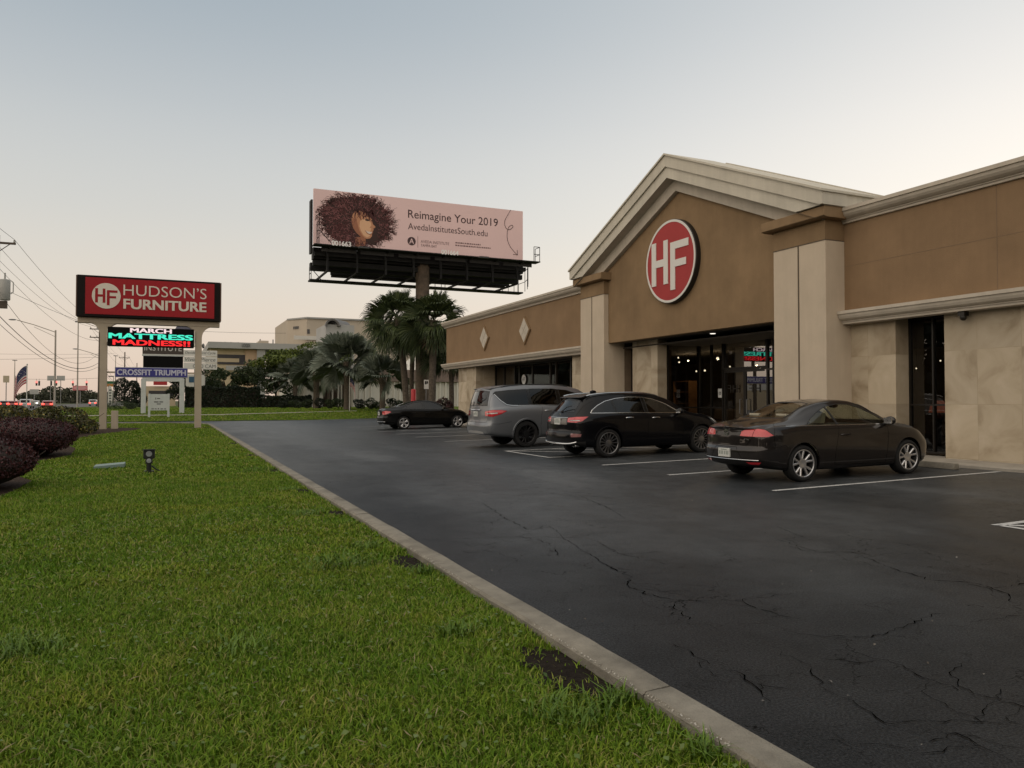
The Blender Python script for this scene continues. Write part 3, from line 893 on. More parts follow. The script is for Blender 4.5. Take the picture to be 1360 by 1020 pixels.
# floodlight on the left parapet
fl = thing('floodlight', 'small goose-neck floodlight on the roof edge at the far left end of the store', 'floodlight', (15.5, 41.8, 6.24))
q = MB(); q.tube([(15.5, 41.8, 6.2), (15.5, 41.8, 6.36), (15.42, 41.9, 6.55), (15.25, 42.1, 6.72)], .022, 8); q.build('arm', MAT['frame_bronze'], fl, smooth=True)
q = MB(); q.ball((15.14, 42.2, 6.68), .15, .13, .11); q.build('lamp_head', MAT['steel_grey'], fl, smooth=True)

# wheel stops
def wheel_stop(x, y, label):
    o = MB()
    o.prism([(-.08, 0), (.08, 0), (.055, .12), (-.055, .12)], 'y', -.9, .9)
    w = o.build('wheel_stop', MAT['kerb_concrete'], None, world=False, bevel=.01)
    w.location = (x, y, lot_z(x) + .002)
    tag(w, label, 'wheel stop', 'concrete wheel stops along the pavement')
wheel_stop(14.1, 11.15, 'concrete wheel stop at the nose of the dark convertible')
wheel_stop(14.1, 16.4, 'concrete wheel stop hidden under the nose of the black SUV')

# ------------------------------------------------------------------ cars
def paint(name, col, metal, rough=.3, coat=.5):
    m, t, p = new_mat(name)
    p.inputs['Base Color'].default_value = (*col, 1); p.inputs['Metallic'].default_value = metal
    p.inputs['Roughness'].default_value = rough; p.inputs['Coat Weight'].default_value = coat; p.inputs['Specular IOR Level'].default_value = .08
    # road film: slightly dull and dusty, more so low down, with small-scale unevenness
    L = t.links.new
    tc = t.nodes.new('ShaderNodeTexCoord'); n = t.nodes.new('ShaderNodeTexNoise'); n.inputs['Scale'].default_value = 2.5; n.inputs['Detail'].default_value = 7
    L(tc.outputs['Object'], n.inputs['Vector'])
    r = t.nodes.new('ShaderNodeMapRange'); r.inputs['From Min'].default_value = .35; r.inputs['From Max'].default_value = .7; r.inputs['To Min'].default_value = .008; r.inputs['To Max'].default_value = .04
    L(n.outputs['Fac'], r.inputs['Value']); L(r.outputs[0], p.inputs['Coat Roughness'])
    return m
paint('paint_black', (.003, .003, .003), 0.0, .3, .38)
paint('paint_black_suv', (.003, .003, .004), 0.0, .3, .42)
paint('paint_umber', (.022, .019, .018), .5, .28, .75)
paint('paint_graphite', (.19, .20, .215), .7, .4, .6)
plain('black_plastic', (.012, .012, .012), .55, spec=.4)
plain('black_gloss', (.006, .006, .006), .12, spec=.5)
plain('tyre_rubber', (.014, .014, .014), .85, var=.2, scale=8, spec=.3)
plain('well_dark', (.004, .004, .004), .95, spec=.05)
plain('chrome', (.62, .62, .62), .18, metal=1.0)
plain('alloy', (.50, .50, .51), .32, metal=.85)
plain('alloy_dark', (.015, .015, .016), .3, metal=.4)
plain('alloy_grey', (.22, .22, .225), .3, metal=.9)
plain('barrel_dark', (.03, .03, .03), .6, metal=.5)
plain('tail_red', (.42, .015, .02), .12, coat=1.0, emit=(.8, .03, .05), estr=.06)
plain('tail_clear', (.55, .50, .48), .1, coat=1.0)
plain('head_clear', (.35, .36, .37), .08, metal=.4, coat=1.0)
plain('plate_white', (.55, .56, .53), .5)
plain('plate_mark', (.12, .16, .13), .6)
plain('seat_tan', (.30, .27, .20), .8)
plain('seat_black', (.02, .02, .02), .8)
plain('cabin_dark', (.014, .013, .012), .9)
glass_mat('car_glass_clear', (.62, .66, .60), 1.5, boost=1.3)
glass_mat('car_glass_dark', (.10, .105, .11), 1.5, boost=1.3)
glass_mat('car_glass_deep', (.04, .042, .045), 1.5, boost=1.1)
glass_mat('car_glass_mid', (.36, .37, .36), 1.5, boost=1.3)

def spline(pts):
    """monotone cubic through (x, y) points"""
    xs = np.array([p[0] for p in pts], float); ys = np.array([p[1] for p in pts], float)
    h = np.diff(xs); d = np.diff(ys) / h
    m = np.zeros(len(xs)); m[0], m[-1] = d[0], d[-1]
    for i in range(1, len(xs) - 1):
        if d[i - 1] * d[i] <= 0: m[i] = 0
        else:
            w1, w2 = 2 * h[i] + h[i - 1], h[i] + 2 * h[i - 1]
            m[i] = (w1 + w2) / (w1 / d[i - 1] + w2 / d[i])
    def f(x):
        x = float(min(max(x, xs[0]), xs[-1]))
        i = int(min(max(np.searchsorted(xs, x) - 1, 0), len(h) - 1))
        t = (x - xs[i]) / h[i]
        return float((2 * t**3 - 3 * t**2 + 1) * ys[i] + (t**3 - 2 * t**2 + t) * h[i] * m[i] + (-2 * t**3 + 3 * t**2) * ys[i + 1] + (t**3 - t**2) * h[i] * m[i + 1])
    return f

def chaikin(P, it=2):
    for _ in range(it):
        Q = [P[0]]
        for a, b in zip(P[:-1], P[1:]):
            Q.append((a[0] * .75 + b[0] * .25, a[1] * .75 + b[1] * .25)); Q.append((a[0] * .25 + b[0] * .75, a[1] * .25 + b[1] * .75))
        Q.append(P[-1]); P = Q
    return P

def car_shell(c):
    top, belt, wid, rw, zb = spline(c['top']), spline(c['belt']), spline(c['wid']), spline(c['rw']), spline(c['zb'])
    xr, xf = spline(c['xr']), spline(c['xf'])
    x0, x1 = c['x0'], c['x1']
    sm = lambda t: (lambda q: q * q * (3 - 2 * q))(min(max(t, 0), 1))
    def section(x):
        w, b, t, z0 = wid(x), belt(x), top(x), zb(x)
        b = min(b, t - .03)
        gh = t - b; s = sm((gh - .06) / .34)
        zm = c.get('zmid', .62)
        yR = (1 - s) * w * .80 + s * rw(x); zR = b + gh * ((1 - s) * .62 + s * .87)
        P = [(0, z0), (w * .72, z0), (w * .92, z0 + .015), (w * .975, z0 + .10), (w * .995, z0 + .28), (w * 1.0, min(zm, b - .2)), (w * .998, b - .17), (w * .985, b - .085),
             (w * .965, b - .03), (w * .945, b), (w * .93, b + .012),
             (w * .93 * .66 + yR * .34 + .012 * s, b + (zR - b) * .34), (w * .93 * .3 + yR * .7 + .016 * s, b + (zR - b) * .7), (yR + .004, zR - .02 * s), (yR * .96, zR + gh * .055),
             (yR * .80, b + gh * ((1 - s) * .86 + s * .965)), (yR * .42, t - .012 - .02 * (1 - s)), (0, t)]
        return chaikin(P, 2)
    N = c.get('n', 84)
    us = [(1 - math.cos(math.pi * i / N)) / 2 * .35 + .65 * i / N for i in range(N + 1)]
    V = []; K = None
    D = c.get('decay', (1.0, .9))
    for u in us:
        x = x0 + (x1 - x0) * u
        sec = section(x); K = len(sec)
        fr = max(0, 1 - (x - x0) / D[0]) ** 2; ff = max(0, 1 - (x1 - x) / D[1]) ** 2
        for (y, z) in sec:
            V.append((x + fr * xr(z) - ff * xf(z), y, z))
    vs = []; idx = {}
    for i in range(N + 1):
        for k in range(K):
            x, y, z = V[i * K + k]
            idx[(i, k, 0)] = len(vs); vs.append((x, -y, z))
            if 0 < k < K - 1:
                idx[(i, k, 1)] = len(vs); vs.append((x, y, z))
            else: idx[(i, k, 1)] = idx[(i, k, 0)]
    fs = []
    for i in range(N):
        for k in range(K - 1):
            a, b, d, e = idx[(i, k, 0)], idx[(i + 1, k, 0)], idx[(i + 1, k + 1, 0)], idx[(i, k + 1, 0)]
            fs.append((a, b, d, e))
            a, b, d, e = idx[(i, k, 1)], idx[(i + 1, k, 1)], idx[(i + 1, k + 1, 1)], idx[(i, k + 1, 1)]
            fs.append((e, d, b, a))
    # bowed end caps
    M = 14
    for end, i, bow in ((0, 0, -c.get('bow', (.07, .12))[0]), (1, N, c.get('bow', (.07, .12))[1])):
        rows = []
        for k in range(K):
            x, y, z = V[i * K + k]
            if k in (0, K - 1): rows.append([idx[(i, k, 0)]] * (M + 1)); continue
            row = []
            for j in range(M + 1):
                t = -1 + 2 * j / M
                if j == 0: row.append(idx[(i, k, 0)])
                elif j == M: row.append(idx[(i, k, 1)])
                else:
                    row.append(len(vs)); vs.append((x + bow * (1 - t * t), y * t, z))
            rows.append(row)
        for k in range(K - 1):
            for j in range(M):
                q = [rows[k][j], rows[k][j + 1], rows[k + 1][j + 1], rows[k + 1][j]]
                o = []
                for v in q:
                    if v not in o: o.append(v)
                if len(o) > 2: fs.append(tuple(o))
    me = bpy.data.meshes.new('shell'); me.from_pydata(vs, [], fs)
    bm = bmesh.new(); bm.from_mesh(me); bpy.data.meshes.remove(me)
    bmesh.ops.recalc_face_normals(bm, faces=bm.faces)
    return bm

VIEWS = {'side': (Vector((1, 0, 0)), Vector((0, -1, 0))), 'rear': (Vector((0, -1, 0)), Vector((-1, 0, 0))), 'front': (Vector((0, -1, 0)), Vector((1, 0, 0))),
         'corner': (Vector((1, -1, 0)).normalized(), Vector((-1, -1, 0)).normalized())}
def in_poly(p, poly):
    c = False; j = len(poly) - 1
    for i in range(len(poly)):
        if (poly[i][1] > p[1]) != (poly[j][1] > p[1]) and p[0] < (poly[j][0] - poly[i][0]) * (p[1] - poly[i][1]) / (poly[j][1] - poly[i][1]) + poly[i][0]:
            c = not c
        j = i
    return c

def cut(bm, lay, view, poly, idn, thr=.3, xlim=(-9, 9), mirror=True, only=None, zn=None):
    """cut a polygon, drawn in a side, rear, front or corner view, into the shell; faces inside get id idn"""
    ua0, fv0 = VIEWS[view]
    sides = (1, -1) if mirror and view in ('side', 'corner') else (1,)
    for s in sides:
        ua = Vector((ua0.x, ua0.y * s, 0)); fv = Vector((fv0.x, fv0.y * s, 0))
        xs = [p[0] for p in poly]; zs = [p[1] for p in poly]
        bb = (min(xs) - .01, max(xs) + .01, min(zs) - .01, max(zs) + .01)
        def cand(f):
            if f.normal.dot(fv) < thr - .12: return False
            px = [v.co.dot(ua) for v in f.verts]; pz = [v.co.z for v in f.verts]; cx = f.calc_center_median().x
            return xlim[0] < cx < xlim[1] and max(px) > bb[0] and min(px) < bb[1] and max(pz) > bb[2] and min(pz) < bb[3]
        for i in range(len(poly)):
            a, b = poly[i], poly[(i + 1) % len(poly)]
            d = (b[0] - a[0], b[1] - a[1]); L_ = math.hypot(*d)
            if L_ < 1e-6: continue
            nrm = ua * (d[1] / L_) + Vector((0, 0, -d[0] / L_))
            pt = ua * a[0] + Vector((0, 0, a[1]))
            fs = [f for f in bm.faces if cand(f)]
            ge = set(fs)
            for f in fs: ge.update(f.edges); ge.update(f.verts)
            bmesh.ops.bisect_plane(bm, geom=list(ge), plane_co=pt, plane_no=nrm, dist=1e-6)
        for f in bm.faces:
            if f.normal.dot(fv) < thr: continue
            c = f.calc_center_median()
            if not (xlim[0] < c.x < xlim[1]): continue
            if only is not None and f[lay] not in only: continue
            if zn is not None and not (zn[0] <= f.normal.z <= zn[1]): continue
            if in_poly((c.dot(ua), c.z), poly): f[lay] = idn

def circle(cx, cz, r, n=28, a0=0, a1=360):
    return [(cx + r * math.cos(R(a0 + (a1 - a0) * k / n)), cz + r * math.sin(R(a0 + (a1 - a0) * k / n))) for k in range(n)]

def make_wheel(parent, name, x, y, side, Rt, Rr, width, style, mat_rim):
    """side -1: outer face towards -y"""
    s = side
    q = MB()
    w = width / 2
    q.lathe([(Rr, -w * .86), (Rr + .012, -w * .98), (Rr + (Rt - Rr) * .45, -w * 1.03), (Rt - .02, -w * .93), (Rt - .004, -w * .72), (Rt, -w * .3), (Rt, w * .3), (Rt - .004, w * .72), (Rt - .02, w * .93), (Rr + (Rt - Rr) * .45, w * 1.03), (Rr + .012, w * .98), (Rr, w * .86)],
            (0, 0, 0), axis='y', n=48)
    wo = q.build('wheel', MAT['tyre_rubber'], parent, world=False, smooth=True)
    wo.location = (x, y, Rt)
    o = w * s
    r = MB()
    r.lathe([(Rr + .004, o * .86), (Rr - .004, o * .93), (Rr - .016, o * .88), (Rr - .022, o * .70), (Rr - .03, -o * .6), (0, -o * .6)], (0, 0, 0), axis='y', n=48)
    r.build('barrel', MAT['barrel_dark'], wo, world=False, smooth=True)
    r = MB()
    r.lathe([(Rr + .006, o * .84), (Rr + .004, o * .95), (Rr - .008, o * .97), (Rr - .018, o * .90), (Rr - .018, o * .84)], (0, 0, 0), axis='y', n=48)
    def spoke(t, w0, w1, r0, r1, twist=0.0, y0=.72, y1=.86, th=.05):
        u = Vector((math.cos(t), 0, math.sin(t))); v = Vector((-math.sin(t), 0, math.cos(t)))
        P = []
        for rr, ww, yy, tw in ((r0, w0, y0, 0), (r1, w1, y1, twist)):
            b = u * rr + v * tw
            P += [b - v * ww + Vector((0, o * yy - s * .012, 0)), b - v * ww * .45 + Vector((0, o * yy, 0)), b + v * ww * .45 + Vector((0, o * yy, 0)), b + v * ww + Vector((0, o * yy - s * .012, 0)), b + v * ww * .8 + Vector((0, o * yy - s * th, 0)), b - v * ww * .8 + Vector((0, o * yy - s * th, 0))]
        r.add(P, [(k, (k + 1) % 6, 6 + (k + 1) % 6, 6 + k) for k in range(6)] + [tuple(range(6)), tuple(range(11, 5, -1))])
    ph = R(90 + 7)
    if style == 'twin5':
        for k in range(5):
            t = ph + 2 * math.pi * k / 5
            spoke(t - .04, .020, .024, .05, Rr - .012, -.055); spoke(t + .04, .020, .024, .05, Rr - .012, .055)
        r.lathe([(.0, o * .66), (.075, o * .66), (.085, o * .74), (.06, o * .76), (.03, o * .70), (0, o * .70)], (0, 0, 0), axis='y', n=24)
    elif style == 'multi15':
        for k in range(15):
            spoke(ph + 2 * math.pi * k / 15, .011, .016, .06, Rr - .012, 0)
        r.lathe([(0, o * .60), (.085, o * .62), (.085, o * .76), (.05, o * .80), (0, o * .80)], (0, 0, 0), axis='y', n=24)
    elif style == 'star5':
        for k in range(5):
            t = ph + 2 * math.pi * k / 5
            spoke(t, .036, .034, .05, Rr - .012, -.03); spoke(t, .03, .034, .05, Rr - .012, .035)
        r.lathe([(0, o * .66), (.09, o * .66), (.08, o * .77), (.03, o * .79), (0, o * .79)], (0, 0, 0), axis='y', n=24)
    else:
        for k in range(7):
            t = ph + 2 * math.pi * k / 7
            spoke(t - .09, .014, .02, .06, Rr - .012, -.03); spoke(t + .09, .014, .02, .06, Rr - .012, .03)
        r.lathe([(0, o * .60), (.11, o * .62), (.10, o * .76), (.05, o * .80), (0, o * .80)], (0, 0, 0), axis='y', n=24)
    r.build('rim', mat_rim, wo, world=False, smooth=True)
    return wo

PARTS = {1: 'side_window', 2: 'rear_window', 3: 'windscreen', 4: 'tail_light', 5: 'lower_bumper', 6: 'window_pillar', 7: 'headlight', 9: 'bumper_trim', 10: 'reflector', 11: 'tail_lens', 12: 'wheel_arch', 13: 'plate_recess', 14: 'grille'}

def make_car(name, label, cat, c, loc, rz, group='cars parked nose to the store'):
    root = thing(name, label, cat, loc, rz, group)
    root.rotation_euler = (0, -math.atan(.10 / (WALK_X - RISE_X)) if c.get('tilt', True) else 0, rz)
    bm = car_shell(c)
    lay = bm.faces.layers.int.new('pid')
    for (view, idn, poly, kw) in c['cuts']:
        cut(bm, lay, view, poly, idn, **kw)
    # wheel openings
    for ax in (0.0, c['wb']):
        cut(bm, lay, 'side', circle(ax, c['Rt'] + .012, c['Ra']), 99, thr=.25, xlim=(ax - c['Ra'] - .1, ax + c['Ra'] + .1))
    bvh = BVHTree.FromBMesh(bm)
    def hit(view, a, z, s=1):
        """point of the body under a point of a view, and its normal"""
        ua0, fv0 = VIEWS[view]
        ua = Vector((ua0.x, ua0.y * s, 0)); fv = Vector((fv0.x, fv0.y * s, 0))
        o = ua * a + Vector((0, 0, z)) + fv * 9
        h = bvh.ray_cast(o, -fv)
        return (h[0], h[1]) if h[0] is not None else (None, None)
    # opening edges -> lips and seals
    def loops(test):
        es = [e for e in bm.edges if len(e.link_faces) == 2 and test(e.link_faces[0][lay]) != test(e.link_faces[1][lay])]
        nxt = {}
        for e in es:
            for a, b in (e.verts, reversed(e.verts)): nxt.setdefault(a, []).append((b, e))
        used = set(); out = []
        for e in es:
            if e in used: continue
            used.add(e); pts = [e.verts[0], e.verts[1]]
            while True:
                q = [(v, ee) for v, ee in nxt[pts[-1]] if ee not in used]
                if not q: break
                used.add(q[0][1]); pts.append(q[0][0])
                if pts[-1] is pts[0]: break
            out.append([v.co.copy() for v in pts])
        return out
    def strip(nm, mat, pts, r):
        mb = MB(); P = [pts[0]]
        for p in pts[1:]:
            if (p - P[-1]).length > .012: P.append(p)
        if len(P) > 2:
            mb.tube(P, r, 5); mb.build(nm, mat, root, world=False, smooth=True)
    for idn in (1, 2, 3):
        for lp in loops(lambda q, k=idn: q == k):
            strip('window_seal', MAT['black_plastic'], lp, .007)
    for lp in loops(lambda q: q in (1, 6)):
        if c.get('dlo_trim') == 'chrome': strip('window_trim', MAT['chrome'], lp, .011)
    for lp in loops(lambda q: q == 99):
        strip('arch_lip', c.get('lip_mat', c['paint']), lp, c.get('lip', .012))
    for idn in c.get('light_seals', (4, 7, 11)):
        for lp in loops(lambda q, k=idn: q == k): strip('lamp_seal', MAT['black_plastic'], lp, .004)
    # split into parts
    groups = {}
    for f in bm.faces: groups.setdefault(f[lay], []).append(f)
    def sub(faces, nm, mat):
        vm = {}; vs = []; fs = []
        for f in faces:
            t = []
            for v in f.verts:
                if v not in vm: vm[v] = len(vs); vs.append(tuple(v.co))
                t.append(vm[v])
            fs.append(t)
        me = bpy.data.meshes.new(nm); me.from_pydata(vs, [], fs)
        me.polygons.foreach_set('use_smooth', [True] * len(fs))
        me.set_sharp_from_angle(angle=R(50))
        return link_mesh(nm, me, mat, root, world=False)
    body = None
    for idn, faces in groups.items():
        if idn == 99: continue
        if idn == 0:
            body = sub(faces, 'body', c['paint']); continue
        nm = PARTS[idn]; mat = c['mats'].get(idn)
        rest = set(faces)
        while rest:
            st = [rest.pop()]; comp = [st[0]]
            while st:
                f = st.pop()
                for e in f.edges:
                    for g in e.link_faces:
                        if g in rest: rest.discard(g); st.append(g); comp.append(g)
            if sum(f.calc_area() for f in comp) > .002: sub(comp, nm, mat)
    bm.free()
    # wheel wells, floor
    q = MB()
    wv = c['hw']
    for ax in (0, c['wb']):
        for s in (-1, 1):
            P = circle(ax, c['Rt'] + .012, c['Ra'] - .004, 20, -12, 204)
            k = len(P)
            yo, yi = s * (wv * .955), s * (wv * .52)
            q.add([(p[0], yo, p[1]) for p in P] + [(p[0], yi, p[1]) for p in P], [(i, i + 1, k + i + 1, k + i) for i in range(k - 1)])
            q.add([(p[0], yi, p[1]) for p in P], [tuple(range(k))])
    q.build('wheel_well', MAT['well_dark'], root, world=False)
    for ax in (0, c['wb']):
        for s in (-1, 1):
            make_wheel(root, 'wheel', ax, s * (wv - c['tw'] / 2 - .015), s, c['Rt'], c['Rr'], c['tw'], c['style'], c['rim'])
    # door seams
    for ln in c['seams']:
        view = ln[0]
        for s in ((1, -1) if view == 'side' else (1,)):
            pts = []
            dense = []
            for a, b in zip(ln[1][:-1], ln[1][1:]):
                n = max(1, int(math.hypot(b[0] - a[0], b[1] - a[1]) / .05))
                dense += [(a[0] + (b[0] - a[0]) * k / n, a[1] + (b[1] - a[1]) * k / n) for k in range(n)]
            dense.append(ln[1][-1])
            for (a, z) in dense:
                p, n = hit(view, a, z, s)
                if p: pts.append(p + n * -.001)
            if len(pts) > 1:
                q = MB(); q.tube(pts, .0042, 5); q.build('panel_seam', MAT['well_dark'], root, world=False)
    # handles, mirrors
    for (a, z) in c['handles']:
        for s in (1, -1):
            p, n = hit('side', a, z, s)
            if not p: continue
            h = MB(); f = Vector((1, 0, 0))
            h.tube([p + n * .0 - f * .11, p + n * .028 - f * .09, p + n * .034, p + n * .028 + f * .09, p + n * .0 + f * .11], [.012, .016, .017, .016, .012], 8)
            h.build('door_handle', c.get('handle_mat', c['paint']), root, world=False, smooth=True)
    mx, mz = c['mirror']
    for s in (1, -1):
        p, n = hit('side', mx, mz, s)
        if not p: continue
        h = MB(); yy = p.y - s * .14
        h.ball((mx, yy, mz + .06), .07, .115, .078, 14, 10)
        h.tube([(mx + .02, p.y + s * .02, mz - .005), (mx + .01, yy + s * .03, mz + .03)], .028, 8)
        mo = h.build('side_mirror', c.get('mirror_mat', c['paint']), root, world=False, smooth=True)
        MB().box(mx - .069, mx - .055, yy - .085, yy + .085, mz + .01, mz + .115).build('mirror_glass', MAT['chrome'], mo, world=False)
    # plate
    if c.get('plate'):
        z = c['plate']; p, n = hit('rear', 0, z)
        x = p.x - .012
        pl = MB(); pl.box(x - .006, x + .02, -.155, .155, z - .078, z + .078)
        po = pl.build('number_plate', MAT['plate_white'], root, world=False, bevel=.004)
        pm = MB()
        for k in range(6):
            y = -.115 + k * .043 + (.012 if k > 2 else 0)
            pm.box(x - .0075, x - .006, y - .009, y + .009, z - .035, z + .03)
        pm.box(x - .0075, x - .006, -.08, .08, z + .048, z + .058)
        pm.build('plate_characters', MAT['plate_mark'], po, world=False)
    # cabin
    fx, rx, sz = c['seats']
    for (x, ys) in ((fx, (-.37, .37)), (rx, (-.36, .36))):
        for y in ys:
            h = MB(); b = c['seat_z']
            h.prism([(x - .28, b), (x + .25, b + .03), (x + .25, b + .14), (x - .12, b + .12), (x - .34, b + sz), (x - .44, b + sz - .02), (x - .36, b)], 'y', y - .24, y + .24)
            h.prism([(x - .37, b + sz + .02), (x - .33, b + sz + .20), (x - .43, b + sz + .21), (x - .47, b + sz + .02)], 'y', y - .13, y + .13)
            h.build('seat', c['seat_mat'], root, world=False, bevel=.03, smooth=False)
    h = MB(); dx, dz = c['dash']
    h.prism([(dx - .25, dz - .12), (dx - .18, dz), (dx + .35, dz + .02), (dx + .35, dz - .4), (dx - .1, dz - .4)], 'y', -.62, .62)
    h.build('dashboard', MAT['cabin_dark'], root, world=False, bevel=.03)
    h = MB(); ct = Vector((dx - .36, .37, dz - .03)); ax_u = Vector((0, 1, 0)); ax_v = Vector((.35, 0, .94))
    h.tube([ct + (ax_u * math.cos(t) + ax_v * math.sin(t)) * .18 for t in [2 * math.pi * k / 24 for k in range(25)]], .016, 6)
    h.tube([ct, ct + Vector((.15, 0, -.06))], .03, 8)
    h.tube([ct - ax_u * .17, ct + ax_u * .17], .014, 6)
    h.build('steering_wheel', MAT['cabin_dark'], root, world=False, smooth=True)
    h = MB(); h.quad((c['x0'] + .5, -wv * .85, c['seat_z'] - .02), (dx + .3, -wv * .85, c['seat_z'] - .02), (dx + .3, wv * .85, c['seat_z'] - .02), (c['x0'] + .5, wv * .85, c['seat_z'] - .02))
    h.build('cabin_floor', MAT['cabin_dark'], root, world=False)
    if c.get('extra'): c['extra'](root, hit, c)
    return root

def rot_copy(poly):
    return [(-a, z) for a, z in reversed(poly)]
def sym(half):
    return half + [(-a, z) for a, z in reversed(half)]

def exhaust(root, x, y, z, r=.035, L=.14):
    q = MB(); q.lathe([(r, 0), (r, L), (r - .006, L), (r - .006, 0)], (x, y, z), axis='x', n=16, closed=True)
    q.build('exhaust_pipe', MAT['chrome'], root, world=False, smooth=True)

def badge_text(root, hit, body, a, z, w, h, offset=.02):
    p, n = hit('rear', a, z)
    q = MB(); put_text(q, body, ((p.x - .006, p.y, z), (0, -1, 0), (0, 0, 1)), -w / 2, w / 2, -h / 2, h / 2, .004, offset=offset)
    q.build('badge', MAT['chrome'], root, world=False)

# --- dark umber coupe-cabriolet
def extra_convertible(root, hit, c):
    p, n = hit('rear', 0, .87)
    q = MB(); q.lathe([(.05, 0), (.062, 0), (.062, -.01), (.05, -.01)], (p.x - .002, 0, .87), axis='x', n=24, closed=True)
    put_text(q, 'V', ((p.x - .006, 0, .87), (0, -1, 0), (0, 0, 1)), -.028, .028, .004, .048, .004, offset=.01)
    put_text(q, 'W', ((p.x - .006, 0, .87), (0, -1, 0), (0, 0, 1)), -.044, .044, -.048, .0, .004, offset=.01)
    q.build('emblem', MAT['chrome'], root, world=False)
    badge_text(root, hit, '2.0 TSI', .47, .765, .16, .022)
    q = MB()   # bright strip along the sill of the windows
    pts = []
    for k in range(40):
        x = -.35 + 2.55 * k / 39
        p, n = hit('side', x, .985 - .03 * k / 39, 1)
        if p: pts.append(p + n * .003)
    q.tube(pts, .008, 6); q.build('sill_strip', MAT['chrome'], root, world=False, smooth=True)
    q = MB(); q.tube([Vector((v.x, -v.y, v.z)) for v in pts], .008, 6); q.build('sill_strip', MAT['chrome'], root, world=False, smooth=True)
    q = MB()
    for zz in (.405,):
        P = [hit('rear', -.72 + 1.44 * k / 30, zz + .0 * abs(k - 15))[0] for k in range(31)]
        q.tube([v + Vector((-.004, 0, 0)) for v in P if v], .008, 6)
    q.build('bumper_trim', MAT['chrome'], root, world=False, smooth=True)
    q = MB(); q.ball((1.62, 0, 1.30), .03, .12, .04); q.build('interior_mirror', MAT['cabin_dark'], root, world=False, smooth=True)

CONV = dict(
    x0=-.90, x1=3.36, wb=2.578, hw=.895, Rt=.325, Rr=.242, Ra=.365, tw=.235, style='twin5', rim=MAT['alloy'], paint=MAT['paint_umber'], zmid=.60,
    top=[(-.9, .99), (-.7, 1.045), (-.45, 1.075), (-.28, 1.10), (.05, 1.205), (.40, 1.335), (.75, 1.415), (1.1, 1.443), (1.4, 1.425), (1.68, 1.355), (2.0, 1.20), (2.32, 1.035), (2.6, .985), (3.0, .915), (3.25, .82), (3.36, .72)],
    belt=[(-.9, .90), (-.6, .965), (0, .985), (1, .965), (2, .935), (2.5, .885), (3.0, .80), (3.36, .58)],
    wid=[(-.9, .70), (-.84, .765), (-.74, .815), (-.5, .87), (-.1, .895), (.8, .893), (2.4, .89), (2.8, .875), (3.1, .81), (3.28, .70), (3.36, .58)],
    rw=[(-.9, .6), (.2, .58), (1.0, .585), (1.6, .575), (2.3, .66), (3.36, .6)],
    zb=[(-.9, .30), (-.5, .22), (0, .18), (2.5, .17), (3.1, .18), (3.36, .24)],
    xr=[(.2, .20), (.32, .06), (.42, .0), (.56, .0), (.64, .035), (.80, .045), (.92, .06), (.98, .02), (1.1, .05), (1.5, .05)], xf=[(.2, .1), (.35, 0), (.6, 0), (.75, .12), (1.2, .3)],
    decay=(.8, .8), bow=(.11, .16),
    cuts=[
        ('side', 1, [(.10, .985), (.30, 1.10), (.52, 1.215), (.75, 1.30), (1.05, 1.345), (1.35, 1.335), (1.62, 1.265), (1.9, 1.13), (2.16, .975), (2.1, .945), (1.0, .975)], dict(thr=.3)),
        ('side', 6, [(.70, 1.40), (.73, 1.40), (.90, .9), (.86, .9)], dict(thr=.3, only=(1,))),
        ('rear', 2, sym([(-.54, 1.115), (-.50, 1.20), (-.44, 1.36), (-.2, 1.385)]), dict(thr=.08, xlim=(-.5, .75), zn=(.3, .99))),
        ('front', 3, sym([(-.70, 1.015), (-.63, 1.18), (-.54, 1.33), (-.2, 1.36)]), dict(thr=.12, xlim=(1.5, 2.6), zn=(.3, .99))),
        ('corner', 4, [(-.43, .815), (-.40, .90), (-.34, .93), (-.10, .955), (.02, .935), (.16, .835), (.06, .808)], dict(thr=.25, xlim=(-1.2, -.35))),
        ('corner', 10, [(-.34, .325), (-.32, .365), (-.06, .372), (-.10, .325)], dict(thr=.2, xlim=(-1.2, -.4))),
        ('rear', 5, sym([(-.9, .10), (-.9, .30), (-.56, .31), (-.42, .395)]), dict(thr=.15, xlim=(-1.2, -.45), zn=(-1, .4))),
        ('front', 7, [(-.78, .62), (-.74, .72), (-.44, .66), (-.42, .58)], dict(thr=.2, xlim=(2.8, 3.6))),
        ('front', 7, [(.78, .62), (.74, .72), (.44, .66), (.42, .58)], dict(thr=.2, xlim=(2.8, 3.6))),
        ('front', 14, sym([(-.6, .22), (-.5, .42), (-.2, .42)]), dict(thr=.4, xlim=(2.9, 3.7))),
    ],
    mats={1: MAT['car_glass_clear'], 2: MAT['car_glass_mid'], 3: MAT['car_glass_clear'], 4: MAT['tail_red'], 5: MAT['black_plastic'], 6: MAT['black_plastic'], 7: MAT['head_clear'], 10: MAT['tail_red'], 14: MAT['black_plastic']},
    seams=[('side', [(.86, .965), (.80, .75), (.74, .50), (.72, .27), (1.98, .25), (2.02, .5), (2.06, .90)]),
           ('side', [(-.5, 1.03), (-.58, .96), (-.62, .80), (-.60, .62)]),
           ('rear', [(-.62, .955), (-.58, .78), (-.48, .655), (.48, .655), (.58, .78), (.62, .955)]),
           ('rear', [(-.42, .405), (-.27, .625), (.27, .625), (.42, .405)]), ('side', [(-.62, .62), (-.4, .66), (-.36, .62)])],
    handles=[(.98, .80)], mirror=(2.03, .965), plate=.515, seats=(1.25, .42, .60), seat_z=.38, seat_mat=MAT['seat_tan'], dash=(1.95, .93), lip=.008, extra=extra_convertible)
make_car('convertible', 'dark brown coupe convertible with twin-spoke alloy wheels in front of the right pillar', 'car', CONV, (10.16, 11.12, .022), R(-.6))

